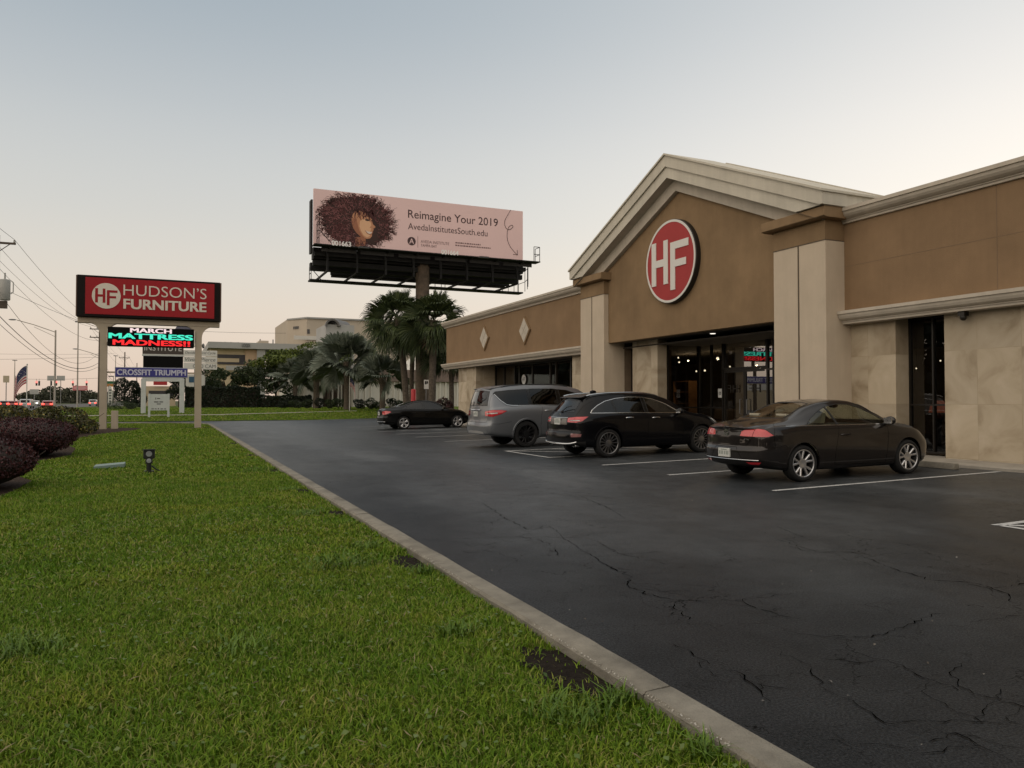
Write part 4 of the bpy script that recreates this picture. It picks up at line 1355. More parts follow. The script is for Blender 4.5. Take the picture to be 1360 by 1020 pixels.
# --- black SUV
def extra_suv(root, hit, c):
    for s in (1, -1):
        q = MB()
        P = [hit('side', x, z, s)[0] for x, z in ((-.45, 1.49), (-.3, 1.50))]
        rail = []
        for k in range(24):
            x = -.45 + 2.15 * k / 23
            rail.append(Vector((x, -s * (.60 + .02 * math.sin(math.pi * k / 23)), c['top_f'](x) - .035 + .022 * math.sin(math.pi * k / 23) ** .4)))
        q.tube(rail, .017, 8)
        q.build('roof_rail', MAT['chrome'], root, world=False, smooth=True)
    # chrome band across the lower bumper, turning into the tail pipes
    q = MB(); P = [hit('rear', -.80 + 1.6 * k / 40, .365 + .05 * (abs(k - 20) / 20) ** 6)[0] for k in range(41)]
    q.tube([v + Vector((-.012, 0, 0)) for v in P if v], .022, 8)
    q.build('bumper_trim', MAT['chrome'], root, world=False, smooth=True)
    for s in (1, -1):
        p, n = hit('rear', s * .62, .335)
        q = MB(); q.box(p.x - .02, p.x + .1, p.y - .10, p.y + .10, .285, .345)
        q.build('exhaust_pipe', MAT['chrome'], root, world=False, bevel=.022)
        q = MB(); q.box(p.x - .022, p.x - .018, p.y - .08, p.y + .08, .30, .33)
        q.build('exhaust_mouth', MAT['well_dark'], root, world=False)
    # upper spoiler
    q = MB(); q.prism([(-.60, 1.515), (-.30, 1.595), (-.30, 1.54), (-.55, 1.49)], 'y', -.54, .54)
    q.build('spoiler', c['paint'], root, world=False, bevel=.015)
    p, n = hit('rear', .05, 1.155)
    q = MB(); q.tube([p + n * .02, p + n * .03 + Vector((.05, -.18, .10)), p + n * .028 + Vector((.09, -.36, .13))], .011, 6); q.ball(tuple(p + n * .01), .035, .035, .035)
    q.build('wiper', MAT['black_plastic'], root, world=False, smooth=True)
    p, n = hit('rear', 0, 1.09)
    q = MB(); q.lathe([(.035, 0), (.045, 0), (.045, -.01), (.035, -.01)], (p.x - .004, 0, 1.075), axis='x', n=24, closed=True)
    for k in range(3):
        t = R(90 + 120 * k); q.tube([(p.x - .009, 0, 1.075), (p.x - .009, .038 * math.cos(t), 1.075 + .038 * math.sin(t))], .004, 5)
    q.build('emblem', MAT['chrome'], root, world=False)
    q = MB(); P = [hit('rear', -.46 + .92 * k / 12, 1.015)[0] for k in range(13)]
    q.tube([v + Vector((-.008, 0, 0)) for v in P if v], .011, 6); q.build('hatch_trim', MAT['chrome'], root, world=False, smooth=True)
    q = MB(); q.ball((.1, 0, c['top_f'](.1) + .02), .10, .02, .045); q.build('antenna_fin', c['paint'], root, world=False, smooth=True)

SUV = dict(
    x0=-.92, x1=3.70, wb=2.873, hw=.945, Rt=.362, Rr=.270, Ra=.405, tw=.255, style='multi15', rim=MAT['alloy_grey'], paint=MAT['paint_black_suv'], zmid=.72,
    top=[(-.92, 1.50), (-.7, 1.545), (-.3, 1.605), (.2, 1.635), (.7, 1.64), (1.2, 1.63), (1.6, 1.58), (1.95, 1.47), (2.3, 1.285), (2.6, 1.125), (2.8, 1.075), (3.2, 1.03), (3.5, .94), (3.70, .80)],
    belt=[(-.92, 1.04), (-.5, 1.085), (0, 1.10), (1, 1.07), (2, 1.03), (2.6, .99), (3.1, .92), (3.70, .66)],
    wid=[(-.92, .76), (-.85, .83), (-.72, .885), (-.45, .925), (0, .945), (.9, .940), (2.6, .945), (3.1, .91), (3.45, .82), (3.62, .70), (3.70, .6)],
    rw=[(-.92, .57), (-.3, .60), (.6, .625), (1.5, .61), (2.4, .68), (3.7, .65)],
    zb=[(-.92, .34), (-.6, .27), (0, .23), (2.8, .22), (3.3, .23), (3.70, .30)],
    xr=[(.3, .10), (.38, .0), (.5, 0), (.62, .015), (.70, .05), (.85, .055), (1.0, .085), (1.1, .14), (1.3, .30), (1.46, .42), (1.6, .46)], xf=[(.25, .1), (.4, 0), (.75, 0), (.95, .12), (1.2, .3)],
    decay=(1.25, .8), bow=(.10, .16),
    cuts=[
        ('side', 1, [(-.47, 1.12), (-.40, 1.20), (-.22, 1.31), (.02, 1.41), (.35, 1.475), (.75, 1.505), (1.15, 1.495), (1.5, 1.435), (1.85, 1.305), (2.2, 1.10), (2.2, 1.07), (1.0, 1.10)], dict(thr=.25)),
        ('side', 6, [(.17, 1.55), (.22, 1.55), (.31, 1.0), (.27, 1.0)], dict(thr=.25, only=(1,))),
        ('side', 6, [(1.10, 1.55), (1.21, 1.55), (1.23, 1.0), (1.13, 1.0)], dict(thr=.25, only=(1,))),
        ('rear', 2, sym([(-.55, 1.155), (-.53, 1.24), (-.48, 1.44), (-.2, 1.455)]), dict(thr=.3, xlim=(-1.2, .2), zn=(-.2, .9))),
        ('front', 3, sym([(-.72, 1.11), (-.63, 1.34), (-.56, 1.50), (-.2, 1.54)]), dict(thr=.15, xlim=(1.4, 2.75), zn=(.3, .99))),
        ('corner', 4, [(-.33, .90), (-.335, 1.015), (-.05, 1.04), (.24, 1.045), (.10, .93), (-.04, .895)], dict(thr=.25, xlim=(-1.2, -.35))),
        ('corner', 11, [(-.26, .935), (-.26, .955), (.06, .965), (.03, .935)], dict(thr=.25, xlim=(-1.2, -.35), only=(4,))),
        ('corner', 9, [(-.22, .575), (-.20, .63), (.08, .615), (.06, .545), (-.19, .535)], dict(thr=.25, xlim=(-1.2, -.4))),
        ('rear', 13, sym([(-.44, .84), (-.40, 1.0), (-.2, 1.005)]), dict(thr=.3, xlim=(-1.2, -.6))),
        ('rear', 5, sym([(-.95, .2), (-.95, .43), (-.3, .40)]), dict(thr=.2, xlim=(-1.2, -.5), zn=(-1, .5))),
        ('front', 7, [(-.80, .80), (-.78, .92), (-.46, .86), (-.46, .76)], dict(thr=.2, xlim=(3.0, 3.9))),
        ('front', 7, [(.80, .80), (.78, .92), (.46, .86), (.46, .76)], dict(thr=.2, xlim=(3.0, 3.9))),
        ('front', 14, sym([(-.42, .52), (-.42, .80), (-.2, .84)]), dict(thr=.4, xlim=(3.2, 4.0))),
    ],
    mats={1: MAT['car_glass_dark'], 2: MAT['car_glass_dark'], 3: MAT['car_glass_mid'], 4: MAT['tail_red'], 11: MAT['tail_clear'], 5: MAT['black_plastic'], 6: MAT['black_gloss'], 7: MAT['head_clear'], 9: MAT['reflect_dark'] if 'reflect_dark' in MAT else plain('reflect_dark', (.22, .09, .09), .25, coat=1.0), 13: plain('recess_grey', (.16, .15, .14), .3, metal=.6), 14: MAT['black_gloss']},
    seams=[('side', [(.50, 1.09), (.46, .80), (.40, .62), (.42, .30), (1.15, .28), (1.17, .6), (1.17, 1.08)]), ('side', [(1.17, .28), (2.22, .28), (2.26, .6), (2.18, 1.06)]),
           ('rear', [(-.66, 1.42), (-.70, 1.10), (-.70, .80), (-.62, .665), (.62, .665), (.70, .80), (.70, 1.10), (.66, 1.42)]),
           ('side', [(.42, .52), (2.2, .47)])],
    handles=[(.62, .985), (1.42, .965)], handle_mat=MAT['chrome'], mirror=(2.12, 1.06), plate=.915, seats=(1.35, .35, .68), seat_z=.52, seat_mat=MAT['seat_black'], dash=(2.1, 1.04), lip=.022, lip_mat=MAT['paint_black_suv'], dlo_trim='chrome', extra=extra_suv)
SUV['top_f'] = spline(SUV['top'])
make_car('suv', 'black SUV with chrome window frames and many-spoke wheels parked over the hatched aisle', 'car', SUV, (10.02, 17.50, .022), R(.4))

# --- large graphite SUV
def extra_big(root, hit, c):
    for s in (1, -1):
        q = MB(); rail = []
        for k in range(20):
            x = -.7 + 2.3 * k / 19
            rail.append(Vector((x, -s * .66, c['top_f'](x) - .045 + .045 * math.sin(math.pi * k / 19) ** .35)))
        q.tube(rail, .018, 8); q.build('roof_rail', MAT['black_plastic'], root, world=False, smooth=True)
        q = MB(); pts = []
        for (x, z) in ((-.98, 1.64), (-.80, 1.44), (-.62, 1.31), (-.45, 1.285), (-.25, 1.28), (.4, 1.275), (1.2, 1.265), (2.3, 1.25)):
            p, n = hit('side', x, z, s)
            if p: pts.append(p + n * .006)
        q.tube(pts[:5], .016, 6); q.tube(pts[3:], .010, 6)
        q.build('window_trim', MAT['chrome'], root, world=False, smooth=True)
    q = MB(); q.prism([(-1.10, 1.815), (-.66, 1.895), (-.66, 1.84), (-1.02, 1.785)], 'y', -.66, .66)
    q.build('spoiler', c['paint'], root, world=False, bevel=.02)
    q = MB(); P = [hit('rear', -.36 + .72 * k / 12, 1.16)[0] for k in range(13)]
    q.tube([v + Vector((-.012, 0, 0)) for v in P if v], .028, 8); q.build('hatch_trim', MAT['chrome'], root, world=False, smooth=True)
    p, n = hit('rear', .1, 1.33)
    q = MB(); q.tube([p + n * .02, p + n * .03 + Vector((.03, -.22, .12)), p + n * .03 + Vector((.06, -.36, .2))], .012, 6)
    q.build('wiper', MAT['black_plastic'], root, world=False, smooth=True)

BIG = dict(
    x0=-1.24, x1=4.02, wb=3.075, hw=1.015, Rt=.405, Rr=.285, Ra=.455, tw=.285, style='big', rim=MAT['alloy_dark'], paint=MAT['paint_graphite'], zmid=.85,
    top=[(-1.24, 1.83), (-1.0, 1.865), (-.5, 1.905), (.2, 1.925), (.9, 1.925), (1.5, 1.90), (1.9, 1.82), (2.25, 1.62), (2.6, 1.40), (2.85, 1.28), (3.2, 1.235), (3.7, 1.17), (3.9, 1.08), (4.02, .95)],
    belt=[(-1.24, 1.20), (-.6, 1.255), (0, 1.265), (1, 1.25), (2.3, 1.215), (2.9, 1.16), (3.6, 1.06), (4.02, .8)],
    wid=[(-1.24, .90), (-1.18, .95), (-1.05, .98), (-.7, 1.005), (0, 1.015), (3.0, 1.015), (3.6, .97), (3.9, .85), (4.02, .74)],
    rw=[(-1.24, .72), (-.5, .74), (.9, .745), (1.7, .72), (2.6, .76), (4.0, .7)],
    zb=[(-1.24, .40), (-.8, .33), (0, .29), (3.0, .27), (3.7, .29), (4.02, .36)],
    xr=[(.36, .12), (.44, .0), (.68, 0), (.76, .035), (.86, .06), (1.0, .07), (1.2, .09), (1.35, .11), (1.6, .18), (1.76, .225), (1.9, .24)], xf=[(.3, .1), (.45, 0), (.9, 0), (1.1, .08), (1.3, .2)],
    decay=(1.2, .8), bow=(.10, .14),
    cuts=[
        ('side', 1, [(-1.0, 1.655), (-.93, 1.715), (-.5, 1.755), (.3, 1.79), (1.0, 1.785), (1.5, 1.735), (1.95, 1.60), (2.42, 1.27), (2.4, 1.25), (1.0, 1.285), (-.55, 1.30), (-.72, 1.38)], dict(thr=.25)),
        ('side', 6, [(.10, 1.9), (.19, 1.9), (.24, 1.0), (.15, 1.0)], dict(thr=.25, only=(1,))),
        ('side', 6, [(1.10, 1.9), (1.22, 1.9), (1.26, 1.0), (1.14, 1.0)], dict(thr=.25, only=(1,))),
        ('rear', 2, sym([(-.70, 1.295), (-.68, 1.45), (-.62, 1.73), (-.3, 1.75)]), dict(thr=.3, xlim=(-1.5, .2), zn=(-.3, .9))),
        ('front', 3, sym([(-.80, 1.30), (-.70, 1.58), (-.62, 1.76), (-.2, 1.80)]), dict(thr=.15, xlim=(1.5, 3.0), zn=(.3, .99))),
        ('corner', 4, [(-.42, .985), (-.42, 1.13), (-.10, 1.165), (.10, 1.165), (.26, 1.13), (.12, 1.04), (-.10, .96)], dict(thr=.25, xlim=(-1.5, -.5))),
        ('corner', 11, [(-.36, 1.035), (-.36, 1.065), (.02, 1.09), (.02, 1.05)], dict(thr=.25, xlim=(-1.5, -.5), only=(4,))),
        ('rear', 9, sym([(-.72, .36), (-.60, .50), (-.3, .525)]), dict(thr=.3, xlim=(-1.5, -.9), zn=(-1, .4))),
        ('rear', 13, sym([(-.52, .98), (-.50, 1.12), (-.2, 1.13)]), dict(thr=.3, xlim=(-1.5, -.9))),
        ('front', 7, [(-.92, .98), (-.86, 1.13), (-.5, 1.10), (-.5, .95)], dict(thr=.2, xlim=(3.3, 4.2))),
        ('front', 7, [(.92, .98), (.86, 1.13), (.5, 1.10), (.5, .95)], dict(thr=.2, xlim=(3.3, 4.2))),
        ('front', 14, sym([(-.46, .60), (-.46, 1.0), (-.2, 1.02)]), dict(thr=.4, xlim=(3.5, 4.3))),
    ],
    mats={1: MAT['car_glass_deep'], 2: MAT['car_glass_dark'], 3: MAT['car_glass_mid'], 4: MAT['tail_red'], 11: MAT['tail_clear'], 6: MAT['black_gloss'], 7: MAT['head_clear'], 9: plain('skid_silver', (.45, .45, .45), .35, metal=.7), 13: MAT['paint_graphite'], 14: MAT['chrome']},
    seams=[('side', [(.56, 1.26), (.52, 1.0), (.48, .62), (.50, .38), (1.2, .36), (1.2, .8), (1.2, 1.25)]), ('side', [(1.2, .36), (2.38, .36), (2.42, .8), (2.38, 1.24)]),
           ('rear', [(-.76, 1.70), (-.80, 1.25), (-.80, .95), (-.74, .79), (.74, .79), (.80, .95), (.80, 1.25), (.76, 1.70)]), ('side', [(-1.15, .745), (-.9, .74), (-.5, .80)])],
    handles=[(.74, 1.115), (1.50, 1.10)], handle_mat=MAT['chrome'], mirror=(2.36, 1.25), plate=1.04, seats=(1.5, .35, .70), seat_z=.68, seat_mat=MAT['seat_black'], dash=(2.3, 1.22), lip=.035, lip_mat=MAT['paint_graphite'], extra=extra_big)
BIG['top_f'] = spline(BIG['top'])
make_car('suv', 'large graphite grey SUV with black wheels parked left of the black SUV', 'car', BIG, (9.96, 22.30, .02), R(.3))

# --- black saloon
def extra_saloon(root, hit, c):
    exhaust(root, -.92, .5, .27); exhaust(root, -.92, .41, .27)
    q = MB(); P = [hit('rear', -.74 + 1.48 * k / 30, .40)[0] for k in range(31)]
    q.tube([v + Vector((-.004, 0, 0)) for v in P if v], .010, 6); q.build('bumper_trim', MAT['chrome'], root, world=False, smooth=True)
    p, n = hit('rear', 0, .90)
    q = MB(); q.lathe([(0, -.006), (.04, -.006), (.042, 0)], (p.x - .002, 0, .90), axis='x', n=20); q.build('emblem', MAT['chrome'], root, world=False)
SAL = dict(
    x0=-.98, x1=3.54, wb=2.81, hw=.905, Rt=.328, Rr=.232, Ra=.365, tw=.23, style='star5', rim=MAT['alloy'], paint=MAT['paint_black'], zmid=.60,
    top=[(-.98, .98), (-.8, 1.055), (-.5, 1.09), (-.3, 1.115), (0, 1.20), (.35, 1.315), (.75, 1.40), (1.15, 1.429), (1.5, 1.41), (1.8, 1.34), (2.1, 1.20), (2.42, 1.04), (2.7, .985), (3.1, .92), (3.4, .82), (3.54, .70)],
    belt=[(-.98, .90), (-.6, .965), (0, .985), (1, .96), (2, .93), (2.6, .885), (3.1, .80), (3.54, .56)],
    wid=[(-.98, .70), (-.92, .76), (-.8, .82), (-.5, .875), (0, .905), (.8, .90), (2.6, .90), (3.0, .88), (3.3, .80), (3.46, .69), (3.54, .58)],
    rw=[(-.98, .6), (.2, .56), (1.0, .575), (1.7, .565), (2.4, .66), (3.54, .6)],
    zb=[(-.98, .30), (-.6, .22), (0, .18), (2.7, .17), (3.2, .18), (3.54, .24)],
    xr=[(.2, .2), (.32, .05), (.42, 0), (.58, 0), (.66, .03), (.85, .05), (.98, .03), (1.2, .05), (1.5, .05)], xf=[(.2, .1), (.35, 0), (.6, 0), (.75, .1), (1.2, .3)],
    decay=(.8, .8), bow=(.10, .15),
    cuts=[
        ('side', 1, [(-.10, 1.01), (-.02, 1.08), (.22, 1.19), (.5, 1.285), (.8, 1.33), (1.2, 1.345), (1.5, 1.315), (1.8, 1.215), (2.15, 1.0), (2.12, .955), (1.0, .985)], dict(thr=.3)),
        ('side', 6, [(.16, 1.4), (.19, 1.4), (.26, .9), (.22, .9)], dict(thr=.3, only=(1,))),
        ('side', 6, [(.98, 1.45), (1.08, 1.45), (1.14, .9), (1.04, .9)], dict(thr=.3, only=(1,))),
        ('rear', 2, sym([(-.55, 1.125), (-.50, 1.2), (-.44, 1.34), (-.2, 1.36)]), dict(thr=.08, xlim=(-.5, .75), zn=(.3, .99))),
        ('front', 3, sym([(-.69, 1.03), (-.62, 1.2), (-.53, 1.33), (-.2, 1.36)]), dict(thr=.15, xlim=(1.5, 2.7), zn=(.3, .99))),
        ('corner', 4, [(-.36, .76), (-.40, .90), (-.10, .935), (.10, .915), (.16, .87), (.02, .80), (-.10, .75)], dict(thr=.25, xlim=(-1.2, -.4))),
        ('rear', 5, sym([(-.9, .10), (-.9, .30), (-.5, .34)]), dict(thr=.15, xlim=(-1.2, -.45), zn=(-1, .4))),
        ('front', 7, [(-.78, .62), (-.74, .72), (-.44, .68), (-.42, .60)], dict(thr=.2, xlim=(2.9, 3.8))),
        ('front', 7, [(.78, .62), (.74, .72), (.44, .68), (.42, .60)], dict(thr=.2, xlim=(2.9, 3.8))),
        ('front', 14, sym([(-.35, .42), (-.35, .66), (-.05, .68)]), dict(thr=.4, xlim=(3.1, 3.9))),
    ],
    mats={1: MAT['car_glass_dark'], 2: MAT['car_glass_dark'], 3: MAT['car_glass_mid'], 4: MAT['tail_red'], 5: MAT['black_plastic'], 6: MAT['black_gloss'], 7: MAT['head_clear'], 14: MAT['black_plastic']},
    seams=[('side', [(.42, .97), (.36, .72), (.36, .27), (1.06, .25), (1.08, .97)]), ('side', [(1.06, .25), (2.1, .25), (2.12, .6), (2.10, .93)]),
           ('rear', [(-.62, .94), (-.58, .76), (-.48, .66), (.48, .66), (.58, .76), (.62, .94)])],
    handles=[(.5, .80), (1.22, .79)], mirror=(2.05, .975), plate=.80, seats=(1.3, .42, .60), seat_z=.38, seat_mat=MAT['seat_black'], dash=(1.98, .94), lip=.008, extra=extra_saloon)
make_car('saloon_car', 'black saloon car parked farthest down the lot beside the palms', 'car', SAL, (10.55, 37.75, .02), R(-.2))

# ------------------------------------------------------------------ pole sign of the store
plain('post_tan', (.40, .335, .25), .75, var=.08, scale=1.5, bump=.05)
plain('bronze_box', (.008, .0055, .0045), .65, var=.15, spec=.15)
plain('bronze_brown', (.10, .05, .028), .5, var=.15)
plain('panel_red', (.30, .017, .022), .55, var=.05, scale=1.2, spec=.15)
plain('letter_cream', (.62, .57, .48), .5)
plain('led_black', (.004, .004, .004), .7, spec=.1)
plain('led_white', (.5, .5, .5), .5, emit=(1.0, .72, .78), estr=.75)
plain('led_green', (.1, .5, .4), .5, emit=(.02, .80, .55), estr=.85)
plain('led_red', (.5, .02, .02), .5, emit=(1.0, .012, .02), estr=.9)
PY = 42.0
ps = thing('pole_sign', 'tall two-post store sign with red lettered panel and LED message board', 'sign', (-.85, PY, .07))
q = MB(); q.box(-4.15, 2.27, PY - .02, PY + .85, 5.50, 7.50); q.build('cabinet', MAT['bronze_box'], ps, bevel=.02)
q = MB(); q.box(2.275, 2.33, PY - .01, PY + .84, 5.52, 7.48); q.box(-4.2, -4.155, PY - .01, PY + .84, 5.52, 7.48); q.build('cabinet_side', MAT['bronze_brown'], ps)
q = MB(); q.box(-3.80, 1.99, PY - .045, PY - .021, 5.63, 7.40); fp = q.build('face_panel', MAT['panel_red'], ps)
fr = ((0, PY - .046, 0), (1, 0, 0), (0, 0, 1))
q = MB(); q.lathe([(0, 0), (.62, 0), (.62, -.012), (0, -.012)], (-2.90, PY - .046, 6.53), axis='y', n=48); lg = q.build('logo_disc', MAT['letter_cream'], fp)
q = MB(); hf_logo(q, (-2.90, PY - .059, 6.53), (1, 0, 0), (0, 0, 1), .60, .006); q.build('logo', MAT['panel_red'], fp)
q = MB(); put_text(q, 'HUDSON\u2019S', fr, -2.16, 1.62, 6.60, 7.13, .012, offset=-.004); q.build('lettering', MAT['letter_cream'], fp)
q = MB(); put_text(q, 'FURNITURE', fr, -2.16, 1.62, 5.93, 6.44, .012, offset=.05); q.build('lettering', MAT['letter_cream'], fp)
# beam with rounded haunches and two posts
q = MB(); q.box(-4.14, 2.27, PY + .22, PY + .62, 5.22, 5.495); q.build('beam', MAT['post_tan'], ps, bevel=.02)
for xc in (-3.02, 1.27):
    prof_ = []
    for k in range(9):
        t = R(90) * k / 8; prof_.append((xc + .155 + .5 * (1 - math.cos(t)), 4.62 + .61 * math.sin(t)))
    poly = [(xc + .155, .05)] + prof_ + [(2 * xc - p[0], p[1]) for p in reversed(prof_)] + [(xc - .155, .05)]
    po = MB().prism(poly, 'y', PY + .24, PY + .60).build('post', MAT['post_tan'], ps)
q = MB(); q.box(-2.66, -2.36, PY + .28, PY + .55, .06, .95); q.build('meter_box', MAT['post_tan'], ps, bevel=.02)
q = MB(); q.ball((1.50, PY + .4, 4.25), .07, .07, .13); q.build('photocell', MAT['steel_grey'], ps, smooth=True)
# LED message board
q = MB(); q.box(-2.84, 1.05, PY + .12, PY + .72, 4.13, 5.06)
lb = q.build('message_board', MAT['led_black'], ps, bevel=.015)
q = MB(); q.box(-2.87, -2.845, PY + .13, PY + .7, 4.3, 4.95); q.box(1.055, 1.10, PY + .13, PY + .7, 4.2, 5.0); q.build('board_bracket', MAT['letter_cream'], lb)
fb = ((0, PY + .119, 0), (1, 0, 0), (0, 0, 1))
q = MB(); put_text(q, 'MARCH', fb, -1.86, .02, 4.80, 5.03, .004, offset=.05); q.build('message', MAT['led_white'], lb)
q = MB(); put_text(q, 'MATTRESS', fb, -2.80, 1.00, 4.485, 4.765, .004, offset=.06); q.build('message', MAT['led_green'], lb)
q = MB(); put_text(q, 'MADNESS!!', fb, -2.62, .88, 4.17, 4.45, .004, offset=.06); q.build('message', MAT['led_red'], lb)

# lower lettered strip hung between the posts
plain('panel_blue', (.028, .026, .20), .5)
plain('letter_lilac', (.50, .50, .60), .6)
plain('strip_frame', (.34, .35, .42), .6)
q = MB(); q.box(-2.52, .775, PY + .30, PY + .52, 2.60, 3.10); cf = q.build('lower_panel', MAT['strip_frame'], ps, bevel=.01)
for (a, b) in ((-2.87, -2.52), (.775, 1.12)):
    q = MB(); q.box(a, b, PY + .36, PY + .44, 2.80, 2.88); q.build('panel_bracket', MAT['post_tan'], cf)
q = MB(); q.box(-2.49, .745, PY + .288, PY + .299, 2.635, 3.065); q.build('panel_face', MAT['panel_blue'], cf)
q = MB(); put_text(q, 'CROSSFIT TRIUMPH', ((0, PY + .287, 0), (1, 0, 0), (0, 0, 1)), -2.43, .69, 2.70, 3.0, .006, offset=.055); q.build('lettering', MAT['letter_lilac'], cf)

# ------------------------------------------------------------------ big roadside billboard
plain('poster_pink', (.70, .505, .49), .7, var=.06, scale=.12)
plain('poster_ink', (.055, .028, .03), .7)
plain('poster_grey', (.17, .10, .10), .7)
plain('steel_black', (.010, .010, .010), .7, var=.3, spec=.3)
plain('steel_dim', (.05, .05, .05), .7, var=.3, scale=4)
plain('steel_rust', (.105, .078, .055), .85, var=.5, scale=2.2, bump=.2, bscale=12)
plain('number_white', (.72, .72, .70), .6)
BX0, BX1, BY, BZ0, BZ1 = 10.05, 28.0, 60.7, 13.55, 18.0
bb = thing('billboard', 'large pink roadside billboard with a curly-haired woman on a steel column', 'billboard', (19.4, 62.6, 0))
BW, BH = BX1 - BX0, BZ1 - BZ0
pn = MB().box(BX0, BX1, BY, BY + .25, BZ0, BZ1).build('poster_panel', MAT['poster_pink'], bb)
fo = ((BX0, BY - .004, BZ0), (BW, 0, 0), (0, 0, BH))
U = lambda x0, x1, y0, y1: (x0 / 1.0, x1, y0, y1)
def poster_text(body, u0, u1, v0, v1, mat, off=0.0, space=1.0):
    q = MB(); put_text(q, body, ((BX0, BY - .004, BZ0), (1, 0, 0), (0, 0, 1)), u0 * BW, u1 * BW, v0 * BH, v1 * BH, .006, offset=off, space=space)
    q.build('lettering', mat, pn)
poster_text('Reimagine Your 2019', .423, .868, .600, .800, MAT['poster_ink'], .004)
poster_text('AvedaInstitutesSouth.edu', .423, .814, .437, .555, MAT['poster_ink'], -.002)
poster_text('AVEDA INSTITUTE', .483, .621, .205, .257, MAT['poster_grey'])
poster_text('TAMPA BAY', .483, .561, .135, .185, MAT['poster_grey'])
q = MB()
for (u0, u1, v) in ((.652, .779, .265), (.652, .83, .215)):
    q = MB(); x = u0
    while x < u1:
        w = rc.uniform(.004, .012); q.box(BX0 + x * BW, BX0 + min(u1, x + w) * BW, BY - .012, BY - .005, BZ0 + (v - .012) * BH, BZ0 + (v + .012) * BH); x += w + .003
    q.build('lettering', MAT['poster_grey'], pn)
q = MB(); q.box(BX0 + .4685 * BW, BX0 + .470 * BW, BY - .012, BY - .005, BZ0 + .11 * BH, BZ0 + .32 * BH)
q.build('divider_line', MAT['poster_grey'], pn)
q = MB(); q.lathe([(0, -.01), (.35, -.01), (.35, 0), (0, 0)], (BX0 + .440 * BW, BY - .004, BZ0 + .219 * BH), axis='y', n=36); q.build('logo_disc', MAT['poster_ink'], pn)
q = MB(); put_text(q, 'A', ((BX0, BY - .016, BZ0), (1, 0, 0), (0, 0, 1)), .440 * BW - .20, .440 * BW + .20, .219 * BH - .21, .219 * BH + .22, .003, offset=.01); q.build('logo_letter', MAT['poster_pink'], pn)
# loose line drawing of an arrow
q = MB(); P = []
for (u, v) in ((.935, 1.0), (.92, .90), (.905, .78), (.905, .68), (.918, .615), (.935, .625), (.947, .68), (.94, .705), (.925, .66), (.917, .55), (.918, .42), (.93, .30), (.95, .20), (.972, .13)):
    P.append(Vector((BX0 + u * BW, BY - .012, BZ0 + v * BH)))
pts = []
for i in range(len(P) - 1):
    a, b, c_, d = P[max(0, i - 1)], P[i], P[i + 1], P[min(len(P) - 1, i + 2)]
    for k in range(6):
        t = k / 6; pts.append(.5 * ((2 * b) + (c_ - a) * t + (2 * a - 5 * b + 4 * c_ - d) * t * t + (3 * b - a - 3 * c_ + d) * t ** 3))
pts.append(P[-1])
q.tube(pts, .022, 5)
e = P[-1]; q.tube([e + Vector((-.05, 0, .42)), e, e + Vector((-.42, 0, .02))], .022, 5)
q.build('line_drawing', MAT['poster_ink'], pn)
# portrait: face turned to the right, shaded planes of a face, loose curls built as many fine ribbons
por = MB()
plain('skin_mid', (.44, .21, .11), .7); plain('skin_light', (.62, .37, .215), .7); plain('skin_shade', (.29, .115, .06), .7)
plain('hair_dark', (.035, .015, .012), .8); plain('hair_wine', (.105, .032, .032), .8); plain('hair_glint', (.32, .13, .13), .8); plain('teeth', (.6, .52, .46), .6); plain('eye_dark', (.015, .008, .007), .6)
plain('collar', (.33, .24, .24), .7)
def P2(px, py, d):
    # portrait sketch units: 1 = panel height; origin at panel's lower left
    return (BX0 + px * BH, BY - .004 - d, BZ0 + py * BH)
def blob(name, poly, d, mat):
    q = MB()
    tr = mgeo.tessellate_polygon([[Vector((a, b, 0)) for a, b in poly]])
    n = len(poly)
    q.add([P2(a, b, d) for a, b in poly] + [P2(a, b, 0) for a, b in poly], [tuple(t) for t in tr] + [(i, (i + 1) % n, n + (i + 1) % n, n + i) for i in range(n)])
    return q.build(name, mat, pn)
rp = random.Random(11)
hc = (.77, .50)
FX = lambda poly: [(.666 + (a - .785) * 1.176, b) for a, b in poly]
HX = lambda poly: [(.065 + (a - .17) * 1.087, b) for a, b in poly]
def hair_outline(scale, jag):
    base = [(.18, .52), (.17, .62), (.22, .75), (.31, .85), (.44, .93), (.60, .975), (.80, .985), (.98, .975), (1.14, .93), (1.27, .84), (1.36, .70), (1.42, .56), (1.43, .44), (1.44, .34), (1.37, .22), (1.27, .13), (1.16, .06), (1.02, .02), (.62, .02), (.46, .06), (.34, .14), (.25, .26), (.20, .40)]
    base = HX(base)
    out = []
    for (a, b), (c_, d) in zip(base, base[1:] + base[:1]):
        for k in range(5):
            t = k / 5; x, y = a + (c_ - a) * t, b + (d - b) * t
            s = scale + jag * rp.uniform(-1, 1)
            out.append((hc[0] + (x - hc[0]) * s, min(.985, max(.012, hc[1] + (y - hc[1]) * s))))
    return out
blob('hair', hair_outline(.90, .05), .004, MAT['hair_dark'])
blob('collar', FX([(.80, .012), (.86, .17), (.98, .08), (1.04, .10), (1.09, .012)]), .006, MAT['collar'])
face = [(.80, .60), (.83, .66), (.90, .685), (.99, .66), (1.06, .60), (1.10, .545), (1.105, .49), (1.12, .455), (1.155, .425), (1.145, .40), (1.12, .39), (1.125, .36), (1.11, .345), (1.115, .315), (1.095, .29), (1.10, .25), (1.07, .205), (1.02, .19), (.95, .215), (.88, .27), (.82, .35), (.79, .44), (.785, .53)]
blob('face', FX(face), .008, MAT['skin_mid'])
